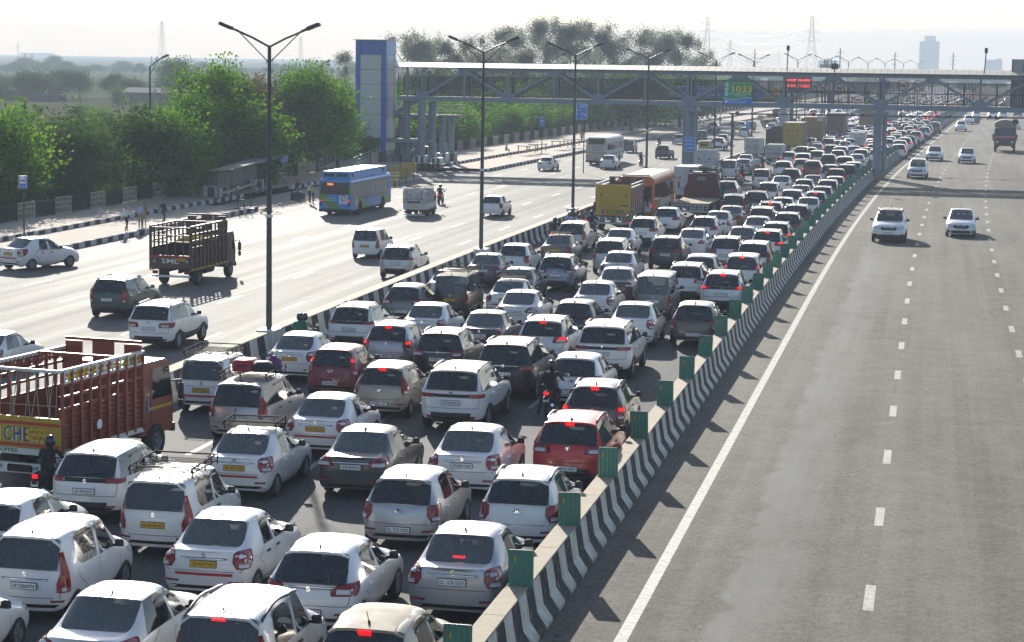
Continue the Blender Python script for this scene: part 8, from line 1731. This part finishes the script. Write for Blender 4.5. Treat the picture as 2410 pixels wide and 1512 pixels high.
px, py = (1000+830/2.16)/1.7, 1415/2.16/1.7; Q = at_y(px, py-8, YB-4.6); person(Vector((Q.x, YB-4.6, .75)), .4, 'person in white shirt walking up the ramp to the lift', 'walk', 'white', 'dark', .95)
walker('l', 1545, 822, .5, -.1, 'man in brown walking by the railing beyond the stair', 'walk', 'brown', 'dark')
walker('l', 108, 1025, .5, -1.2, 'person in black sitting against the railing beyond the stair', 'sit', 'black', 'dark')
walker('m', 1800, 470, .5, 0, 'man in white shirt on the footpath under the camera pipe', 'walk', 'white', 'dark')
# luggage on the pale family car
def lug(name, label, x, y, z, w, d, h, m, c=.06, rz=0.):
    sp = SPECS['mpv']; b = MB(); b.cbox(-w/2, w/2, -d/2, d/2, 0, h, c); o = b.build(name, m, None, True, 45); s = ert.scale[0]; o.location = ert.location+Matrix.Rotation(ert.rotation_euler.z, 3, 'Z')@Vector((x, y, z))*s; o.rotation_euler = (0, 0, ert.rotation_euler.z+rz); o.scale = (s,)*3; tag(o, label, 'luggage'); return o
case_red = mat('case_red', (.38, .015, .03), .5); case_black = mat('case_black', (.018, .02, .018), .7, noise=(6, .5, (.05, .05, .045))); case_purple = mat('case_purple', (.11, .04, .17), .6)
o = lug('suitcase', 'red suitcase strapped on the roof carrier of the pale family car', -.32, 1.95, 1.82, .62, .75, .30, case_red); b = MB(); b.box(-.15, .15, -.40, -.37, .12, .18); b.build('handle', case_black, o)
lug('travel_bag', 'black travel bag between the red suitcase and the purple bag', .22, 1.85, 1.82, .66, .6, .26, case_black, .10, .3); lug('travel_bag', 'purple bag at the right end of the roof luggage', .42, 2.25, 1.82, .40, .45, .38, case_purple, .12, .5)
# ------------------------------------------------------------------ trees and shrubs
def leafmat(name, c1, c2, trans=.5):
    t = NT(name); r = t.n('NewGeometry').outputs['Random Per Island']; oi = t.n('ObjectInfo').outputs['Random']; c = t.mix(r, c1, c2); h = t.n('HueSaturation'); t.l(c, h.inputs['Color']); t.l(t.rng(oi, 0, 1, .75, 1.2), h.inputs['Value'])
    df = t.n('BsdfDiffuse'); tr = t.n('BsdfTranslucent'); mx = t.n('MixShader'); mx.inputs[0].default_value = trans; t.l(h.outputs[0], df.inputs[0]); t.l(h.outputs[0], tr.inputs[0]); t.l(df.outputs[0], mx.inputs[1]); t.l(tr.outputs[0], mx.inputs[2]); t.l(mx.outputs[0], t.out.inputs[0]); return t.m
leaf_green = leafmat('leaf_green', (.03, .10, .006), (.17, .31, .025), .5); leaf_dark = leafmat('leaf_dark', (.04, .085, .02), (.085, .14, .04), .5); leaf_euc = leafmat('leaf_eucalyptus', (.14, .16, .125), (.25, .265, .20), .6); leaf_dry = leafmat('leaf_dry', (.13, .085, .04), (.10, .10, .04), .4); bark = mat('bark', (.10, .075, .055), .9, noise=(3, .6, (.05, .04, .03))); bark_pale = mat('bark_pale', (.26, .23, .19), .9, noise=(2, .5, (.15, .12, .09)))
def crown(name, rng, lobes, n, leaf, m, droop=0., aspect=1.6, hollow=.45):
    """Many leaf sprays spread through overlapping lobes: (x, y, z, rx, rz, share)."""
    vs = []; fs = []; tot = sum(l[5] for l in lobes)
    for lx, ly, lz, rx, rz, sh in lobes:
        sprays = max(4, int(n*sh/tot/9))
        for _ in range(sprays):
            while True:
                a = Vector((rng.uniform(-1, 1), rng.uniform(-1, 1), rng.uniform(-1, 1)))
                if hollow < a.length <= 1: break
            c = Vector((lx+a.x*rx, ly+a.y*rx, lz+a.z*rz)); sr = leaf*rng.uniform(1.2, 2.6); ax = Vector((a.x, a.y, a.z*.6+.35-droop)).normalized()
            for _ in range(9):
                p = c+ax*rng.uniform(-1.2, 1.6)*sr+Vector((rng.gauss(0, .45), rng.gauss(0, .45), rng.gauss(0, .4)))*sr; d = (ax+Vector((rng.gauss(0, .7), rng.gauss(0, .7), rng.gauss(0, .6)-droop))).normalized(); s = d.cross(Vector((rng.gauss(0, 1), rng.gauss(0, 1), rng.gauss(0, 1)))).normalized(); L = leaf*rng.uniform(.6, 1.3); w = L/aspect*.5
                k = len(vs); vs += [p-d*L*.5, p+s*w, p+d*L*.5, p-s*w]; fs.append((k, k+1, k+2, k+3))
    me = D.meshes.new(name); me.from_pydata(vs, [], fs); me.materials.append(m); return me
def limbs(rng, h, r, spread, n=7, m=None, start=.35, twigs=0):
    b = MB(); b.tube([(0, 0, -.3), (rng.uniform(-.1, .1), rng.uniform(-.1, .1), h*.3), (rng.uniform(-.25, .25), rng.uniform(-.2, .2), h*.62), (rng.uniform(-.3, .3), rng.uniform(-.3, .3), h*.88)], [r, r*.8, r*.5, r*.2], 7)
    for i in range(n):
        a = i*2.4+rng.uniform(-.4, .4); z = h*(start+(.8-start)*i/n); L = spread*rng.uniform(.6, 1.); q = Vector((cos(a)*L, sin(a)*L, z+L*rng.uniform(.35, .9))); b.tube([(0, 0, z), (q.x*.5, q.y*.5, z+(q.z-z)*.45), tuple(q)], [r*.42, r*.28, r*.08], 5)
        for _ in range(twigs): e = q+Vector((rng.uniform(-.8, .8), rng.uniform(-.8, .8), rng.uniform(.2, 1.3))); st = Vector((0, 0, z)).lerp(q, rng.uniform(.4, 1)); b.tube([st, (st+e)/2+Vector((.1, 0, .1)), e], [r*.10, r*.07, r*.03], 4)
    return b.mesh('trunk', m or bark, True)
R_ = random.Random(11); TREE = {}
for v in range(3):
    lb = [(R_.uniform(-.9, .9), R_.uniform(-.9, .9), R_.uniform(1.0, 3.6), R_.uniform(.9, 1.4), R_.uniform(.8, 1.3), 1) for _ in range(9)]+[(0, 0, 2.6, 1.9, 2.3, 3)]; TREE['bush', v] = (limbs(R_, 4.2, .10, 1.4), crown('crown', R_, lb, 10000, .20, leaf_green), 5.)
for v in range(2):
    lb = [(R_.uniform(-1.5, 1.5), R_.uniform(-1.5, 1.5), R_.uniform(3.2, 7.6), R_.uniform(.8, 1.3), R_.uniform(.8, 1.5), 1) for _ in range(13)]+[(0, 0, 3.6, 2.2, 2.2, 2)]; TREE['tall', v] = (limbs(R_, 8, .16, 2.0), crown('crown', R_, lb, 14000, .22, leaf_green), 9.)
lb = [(R_.uniform(-1.8, 1.8), R_.uniform(-1.8, 1.8), R_.uniform(2.5, 7.), .9, 1.1, 1) for _ in range(14)]; TREE['dry', 0] = (limbs(R_, 7.5, .13, 2.4, 12, bark, .2, 9), crown('crown', R_, lb, 3200, .19, leaf_dry, hollow=.1), 8.)
lb = [(R_.uniform(-1.6, 1.6), R_.uniform(-1.6, 1.6), R_.uniform(1.2, 3.4), 1., .8, 1) for _ in range(8)]; TREE['dark', 0] = (limbs(R_, 3.6, .10, 1.8), crown('crown', R_, lb, 7500, .18, leaf_dark, .35, 2.4), 4.2)
for v in range(2):
    lb = [(R_.gauss(0, 2.2), R_.gauss(0, 2.2), R_.uniform(3.2, 7.2), R_.uniform(1.6, 2.4), R_.uniform(1.2, 2.), 1) for _ in range(10)]+[(0, 0, 5., 3.6, 3.2, 3)]; TREE['round', v] = (limbs(R_, 6.5, .3, 3.2), crown('crown', R_, lb, 8000, .42, leaf_dark), 9.)
for v in range(3):
    lb = [(R_.gauss(0, 1.7), R_.gauss(0, 1.7), R_.uniform(5.5, 15.5), R_.uniform(.9, 1.7), R_.uniform(.9, 1.6), 1) for _ in range(15)]; TREE['euc', v] = (limbs(R_, 15, .26, 3., 10, bark_pale, .4, 2), crown('crown', R_, lb, 7500, .36, leaf_euc, .5, 2.2), 15.3)
lb = [(0, 0, 1.2+.7*i, 1.5-.22*i, .8, 1) for i in range(6)]; TREE['cone', 0] = (limbs(R_, 4.5, .12, .6), crown('crown', R_, lb, 1800, .5, leaf_green), 5.6)
def palm():
    b = MB(); b.tube([(0, 0, 0), (.1, 0, 2.2)], [.22, .16], 8); t = b.mesh('trunk', bark); vs = []; fs = []
    for i in range(26):
        a = i*2.4; e = R_.uniform(.1, 1.2); p = Vector((.1, 0, 2.2)); d = Vector((cos(a)*cos(e), sin(a)*cos(e), sin(e)))
        for k in range(6):
            q = p+d*.42; s = d.cross(Vector((0, 0, 1))).normalized()*(.28 if k < 4 else .15); n = len(vs); vs += [p-s, p+s, q+s*.9, q-s*.9]; fs.append((n, n+1, n+2, n+3)); p = q; d = (d-Vector((0, 0, .16))).normalized()
    me = D.meshes.new('crown'); me.from_pydata(vs, [], fs); me.materials.append(leaf_dark); return t, me, 4.4
TREE['palm', 0] = palm(); KN = {k: sum(1 for a in TREE if a[0] == k) for k, _ in TREE}
def tree(kind, X, Y, h, label, group=None, wide=1., name=None, z=-.35):
    v = R_.randrange(KN[kind]); t, c, hh = TREE[kind, v]; o = empty(name or {'bush': 'shrub', 'dark': 'shrub'}.get(kind, 'tree'), (X, Y, z), R_.uniform(0, 6.28), 1., label, {'bush': 'shrub', 'dark': 'shrub', 'palm': 'palm'}.get(kind, 'tree'), group); s = h/hh; o.scale = (s*wide, s*wide, s); obj('trunk', t, o); obj('crown', c, o); return o
G1 = 'leafy bushes behind the railing'
for row, (u0, h0) in enumerate(((-56.8, 2.9), (-60.5, 3.7), (-65, 4.0), (-71, 4.1))):
    s = 122+row*1.5
    while s < 214:
        u = u0+R_.uniform(-.9, .9); h = h0*R_.uniform(.75, 1.2)*(1+max(0, s-172)/90); k = 'bush'
        if row == 0 and 150 < s < 166: k = 'dark'; h = 3.6
        if not (row == 1 and False): tree(k, *road(u, s)[:2], h, 'bright green leafy bush in the thicket behind the railing' if k == 'bush' else 'dark drooping shrub at the railing under the green thicket', G1 if k == 'bush' else 'dark shrubs at the railing', wide=1.15)
        s += R_.uniform(3.0, 4.2)*(1 if row < 3 else 1.3)
def ptree(kind, px, ptop, Y, label, group=None, wide=1., z=-.35, name=None):
    Y *= KS; Q = at_y(px, ptop, Y); return tree(kind, Q.x, Y, Q.z-z, label, group, wide, name, z)
for px, pt, Y, k, lb, w in ((485, 140, 190, 'tall', 'tall bright green tree with feathery top behind the bus shelter', 1.), (520, 152, 197, 'tall', 'tall bright green tree second behind the bus shelter', 1.), (455, 215, 180, 'tall', 'green tree with a drooping top left of the tall pair', .9), (555, 158, 200, 'dry', 'bare brownish tree with twiggy crown among the green trees', 1.1), (610, 160, 203, 'dry', 'thin brown twiggy tree near the nearest lamp post', 1.1), (650, 185, 206, 'dry', 'brown dry tree left of the lush green one', 1.), (690, 158, 210, 'tall', 'lush green tree with a domed crown left of the lift tower', 1.2), (745, 152, 218, 'tall', 'lush green tree second left of the lift tower', 1.3), (795, 168, 226, 'tall', 'lush green tree touching the lift tower', .95), (590, 232, 192, 'bush', 'green bush below the twiggy trees', 1.2), (215, 255, 165, 'dark', 'dark shrubby tree rising behind the bright thicket', 1.3), (165, 282, 162, 'dark', 'dark shrub left of the shrubby tree', 1.), (15, 238, 150, 'bush', 'bright bush at the left picture edge', 1.), (400, 250, 172, 'bush', 'bright bush beside the single arm lamp', 1.)): ptree(k, px, pt, Y, lb, None, w)
for s in range(240, 620, 7):
    for u0, h in ((-57, 5.), (-62, 6.2)): P = road(u0+R_.uniform(-1, 1), s+R_.uniform(-2, 2)); tree('bush', P.x, P.y, h*R_.uniform(.8, 1.25), 'green bush in the long hedge beyond the footbridge', 'bushes of the long hedge beyond the footbridge', 1.4)
for i, (px, pt, Y) in enumerate(((958, 92, 400), (985, 84, 395), (1015, 95, 410), (1045, 110, 400), (1075, 118, 400), (1105, 105, 420), (1140, 100, 400), (1165, 92, 415), (1190, 82, 420), (1215, 95, 400), (1250, 88, 430), (1285, 62, 420), (1315, 58, 425), (1345, 72, 420), (1380, 75, 430), (1415, 60, 430), (1445, 92, 430), (1470, 118, 420), (1505, 92, 450), (1535, 100, 440), (1548, 74, 450), (1575, 78, 455), (1600, 92, 450), (1640, 108, 460), (1668, 130, 470), (1400, 130, 400), (1230, 135, 390), (1110, 140, 385), (1330, 140, 395), (815, 135, 420))): ptree('euc', px, pt, Y, 'tall hazy eucalyptus rising behind the footbridge roof', 'eucalyptus trees behind the footbridge', R_.uniform(.65, 1.))
for i in range(15): ptree('round', 950+i*50+R_.uniform(-15, 15), 172+R_.uniform(-8, 10), 375+R_.uniform(-15, 40), 'dark green bushy tree in the belt below the eucalyptus crowns', 'bushy trees below the eucalyptus', 1.1)
for px, pt, Y, k, lb, w in ((75, 160, 545, 'round', 'broad dark tree standing alone in the left field, largest of its row', 1.5), (138, 165, 560, 'round', 'rounded tree second from the broad one in the left field', .9), (188, 166, 560, 'round', 'rounded tree third in the field row', 1.2), (270, 166, 560, 'round', 'tree with twin tops in the middle of the left field', .8), (308, 178, 545, 'round', 'rounded tree beside the twin-topped one in the field', 1.1), (418, 138, 560, 'round', 'tall broad tree behind the single arm street lamp', 1.0), (277, 208, 500, 'cone', 'small pale pointed tree in the left field', 1.3), (378, 197, 520, 'palm', 'date palm bush beside the field hut', 1.), (120, 131, 1300, 'round', 'airy yellowish far tree on the embankment line', 1.2), (65, 136, 1300, 'round', 'far rounded tree left of the airy one', 1.6), (5, 172, 560, 'round', 'dark tree cut by the left picture edge in the field', 1.)): ptree(k, px, pt, Y, lb, None, w)
for i in range(40): ptree('round', R_.uniform(-30, 860), 149+R_.uniform(-6, 10), 1150+R_.uniform(0, 350), 'faint far tree in the hazy tree line across the fields', 'far hazy trees across the fields', R_.uniform(1., 1.8))
for i in range(34): px = R_.uniform(0, 560); ptree('bush', px, 238+R_.uniform(0, 42), 400+R_.uniform(-70, 60), 'grey-green scrub bush in the left field', 'scrub bushes in the left field', R_.uniform(1., 2.2), name='shrub')
for i in range(24): Q = at_y(1850+R_.uniform(-200, 500), 172+R_.uniform(-4, 12), 800+R_.uniform(-60, 200)); tree('round', Q.x, Q.y, max(3, Q.z), 'far green tree along the road below the flyover', 'far trees along the road', 1.3)
b = MB(); b.box(-7, 7, -3, 3, 0, 2.6); b.add([(-7.4, -3.4, 2.6), (7.4, -3.4, 2.6), (7.4, 3.4, 2.6), (-7.4, 3.4, 2.6), (-7, 0, 3.6), (7, 0, 3.6)], [(0, 1, 5, 4), (2, 3, 4, 5), (0, 4, 3), (1, 2, 5)]); o = b.build('hut', [mat('mud_wall', (.12, .10, .09), .9)]); Q = at_y(374, 246, 433); o.location = (Q.x, 433, -.35); tag(o, 'low dark farm hut under the field trees', 'hut')
b = MB(); b.add([(-9+i*.9, R_.uniform(-1, 1), 0 if i % 2 else 2.2+R_.uniform(-.3, .3)) for i in range(20)], [(i, i+1, i+2) for i in range(18)]); b.box(-8, 8, -1.5, 1.5, 0, 1.6); o = b.build('wood_pile', mat('dark_pile', (.04, .035, .03), .9)); Q = at_y(70, 238, 442); o.location = (Q.x, 442, -.35); tag(o, 'long dark heap under the broad field tree', 'heap')
# ------------------------------------------------------------------ far background
YE = 1250.; a, c = at_y(-40, 158, YE), at_y(860, 170, YE)
b = MB(); b.box(a.x, c.x, YE, YE+9, -.35, 2.6); b.build('embankment', mat('embankment', (.20, .20, .19), .9))['kind'] = 'structure'
def mast(X, Y, h, label, group): b = MB(); b.tube([(0, 0, 0), (0, 0, h)], .32, 6); b.beam((-1.2, 0, h*.85), (1.2, 0, h*.85), .2); o = b.build('mast', galv); o.location = (X, Y, -.35); return tag(o, label, 'mast', group)
for x in (53, 69, 351, 364, 628, 637, 888, 897, 919, 770): mast(at_y(x/1.0*1.0 if x > 100 else x, 140, YE).x, YE+4, 9.5, 'thin railway mast on the far embankment', 'railway masts on the embankment')
pyl = mat('pylon_steel', (.16, .17, .18), .6)
def pylon(px, ptop, Y, label, wide=.16):
    Y *= KS; Q = at_y(px, ptop, Y); h = Q.z+.35; r = empty('pylon', (Q.x, Y, -.35), R_.uniform(-.3, .3), 1., label, 'pylon'); b = MB(); w = lambda z: h*(wide/2*(1-z)**1.6+.018); t = .0085*h**.75*.7; zs = [0, .14, .27, .39, .50, .60, .69, .77, .84, .90, .95, 1]
    for s, q in ((-1, -1), (1, -1), (1, 1), (-1, 1)):
        for z0, z1 in zip(zs, zs[1:]): b.beam((s*w(z0), q*w(z0), z0*h), (s*w(z1), q*w(z1), z1*h), t)
    for z0, z1 in zip(zs, zs[1:]):
        for s in (-1, 1): b.beam((-w(z0), s*w(z0), z0*h), (w(z1), s*w(z1), z1*h), t*.7); b.beam((w(z0), s*w(z0), z0*h), (-w(z1), s*w(z1), z1*h), t*.7); b.beam((s*w(z0), -w(z0), z0*h), (s*w(z1), w(z1), z1*h), t*.7)
    b.build('lattice', pyl, r)
    for z, L in ((.66, .13), (.78, .115), (.90, .10)): b = MB(); b.beam((-L*h, 0, z*h), (L*h, 0, z*h), t); b.beam((-L*h, 0, z*h), (0, 0, (z+.05)*h), t*.8); b.beam((L*h, 0, z*h), (0, 0, (z+.05)*h), t*.8); b.build('cross_arm', pyl, r)
    b = MB()
    for s in (-1, 1): b.beam((0, 0, .97*h), (s*.05*h, 0, 1.02*h), t)
    b.build('peak', pyl, r); return r, Q
PY = [pylon(*a) for a in ((42, 101, 2000, 'faint small pylon at the far left', .12), (381, 50, 1500, 'tall faint pylon in the left sky'), (708, 88, 1300, 'faint pylon right of the nearest lamp post'), (1035, 74, 1500, 'faint pylon top among the eucalyptus crowns'), (1257, 80, 1700, 'very faint pylon top behind the tall trees'), (1666, 40, 1250, 'tall pylon rising right of the eucalyptus trees'), (1719, 95, 1500, 'lower wide-armed pylon right of the tall one'), (1833, 118, 1700, 'small faint pylon left of the largest pylon'), (1912, 38, 1100, 'largest pylon, above the red message board', .22))]
for (r, Q), (r2, Q2) in (((PY[5]), (PY[8])), ((PY[6]), (PY[7]))):
    w = empty('power_line', tuple(Q), label='faint power lines sagging between two far pylons' if r is PY[5][0] else 'lower power lines between the two small pylons', cat='power line')
    for z in (.66, .78, .9):
        for s in (-.09, .09): b = MB(); h = Q.z; h2 = Q2.z; b.tube([Vector((s*h*(1-i/10)+(Q2.x-Q.x+s*h2)*i/10, (Q2.y-Q.y)*i/10, -h*(1-z)*(1-i/10)+((z-1)*h2+Q2.z-Q.z)*i/10-6*sin(pi*i/10))) for i in range(11)], .06, 4, caps=False); b.build('wire', pyl, w)
for i, (x, y, Y) in enumerate(((1777, 117, 800), (1978, 114, 800), (2107, 123, 850), (2244, 124, 900))): Q = at_y(x, y, Y); b = MB(); b.tube([(0, 0, 0), (0, 0, Q.z)], [.32, .2], 8); [b.beam((-1.4, 0, Q.z*f), (1.4, 0, Q.z*f), .12) for f in (.9, .8, .7)]; o = b.build('power_pole', pyl); o.location = (Q.x, Y, 0); tag(o, ('slim steel power pole left of the largest pylon', 'slim steel power pole right of the largest pylon', 'slim steel power pole just left of the tall tower block', 'slim steel power pole right of the tall tower block')[i], 'power pole')
hz = mat('far_concrete', (.24, .245, .26), .8); hz2 = mat('far_glass', (.07, .085, .10), .3)
def tower(name, x0, x1, yt, Y, label, top=None, floors=14):
    A, B_ = at_y(x0, yt, Y), at_y(x1, yt, Y); w = (B_.x-A.x)/2; r = empty(name, ((A.x+B_.x)/2, Y, -.35), label=label, cat='building'); h = A.z; b = MB(); b.box(-w, w, 0, w*1.4, 0, h); b.build('wall', hz, r)
    for k in range(floors): b = MB(); z = h*(k+.35)/floors; b.box(-w*.94, w*.94, -.3, 0, z, z+h/floors*.5); b.build('window_band', hz2, r)
    if top: hh = at_y(x0, top[2], Y).z; p, q = at_y(top[0], yt, Y).x-r.location.x, at_y(top[1], yt, Y).x-r.location.x; b = MB(); b.box(p, q, w*.2, w*1.2, h, hh); b.build('upper_block', hz, r)
tower('tower_block', 2164.5, 2212, 97, 3000, 'tall pale tower block fading into the haze', (2176, 2202, 84), 20); tower('apartment_block', 1926, 1970, 142, 2600, 'faint wide apartment block left of the tower block', (1940, 1957, 137), 6); tower('apartment_block', 2320, 2359, 140, 2700, 'faint apartment block right of the leaning camera mast', (2345, 2357, 137), 7); tower('apartment_block', 47, 108, 124, 4200, 'ghostly long building on the left horizon', None, 4)
b = MB(); Q0, Q1 = at_y(1930, 154, 700), at_y(1977, 163, 700); b.box(Q0.x, Q1.x, 700, 701, Q1.z-1, Q0.z+.3); [b.box(Q0.x+i*1.1+1.2, Q0.x+i*1.1+1.7, 699.9, 700.2, Q0.z+.3, Q0.z+1.6) for i in range(4)]; b.box((Q0.x+Q1.x)/2-.5, (Q0.x+Q1.x)/2+.5, 700, 701, 0, Q0.z); o = b.build('hoarding', cont_red); tag(o, 'dark red hoarding on a column far behind the footbridge roof', 'hoarding')
fl = empty('flyover', (0, 900, 0), label='long pale flyover crossing the far end of the road', cat='flyover'); z0, z1 = at_y(2200, 191, 900).z, at_y(2200, 176, 900).z; a, c = at_y(1640, 180, 900).x, at_y(2600, 180, 900).x; b = MB(); b.box(a, c, 0, 12, z0, z1); b.build('deck', hz, fl); b = MB(); b.box(a, c, -.3, 0, z1, z1+.8); b.build('parapet', hz, fl)
for k in range(8): b = MB(); x = a+(c-a)*(k+.5)/8; b.box(x-1, x+1, 3, 9, 0, z0); b.build('pier', hz, fl)
# ------------------------------------------------------------------ air
b = MB(); b.box(-2650, 2650, -200, 6050, -1.4, 95); o = b.build('haze', []); o['kind'] = 'stuff'
t = D.materials.new('haze_air'); t.use_nodes = True; nt = t.node_tree; nt.nodes.clear(); ou = nt.nodes.new('ShaderNodeOutputMaterial'); pv = nt.nodes.new('ShaderNodeVolumePrincipled'); pv.inputs['Color'].default_value = (.72, .83, .96, 1); pv.inputs['Density'].default_value = .00044; pv.inputs['Anisotropy'].default_value = 0; nt.links.new(pv.outputs[0], ou.inputs['Volume']); o.data.materials.append(t)
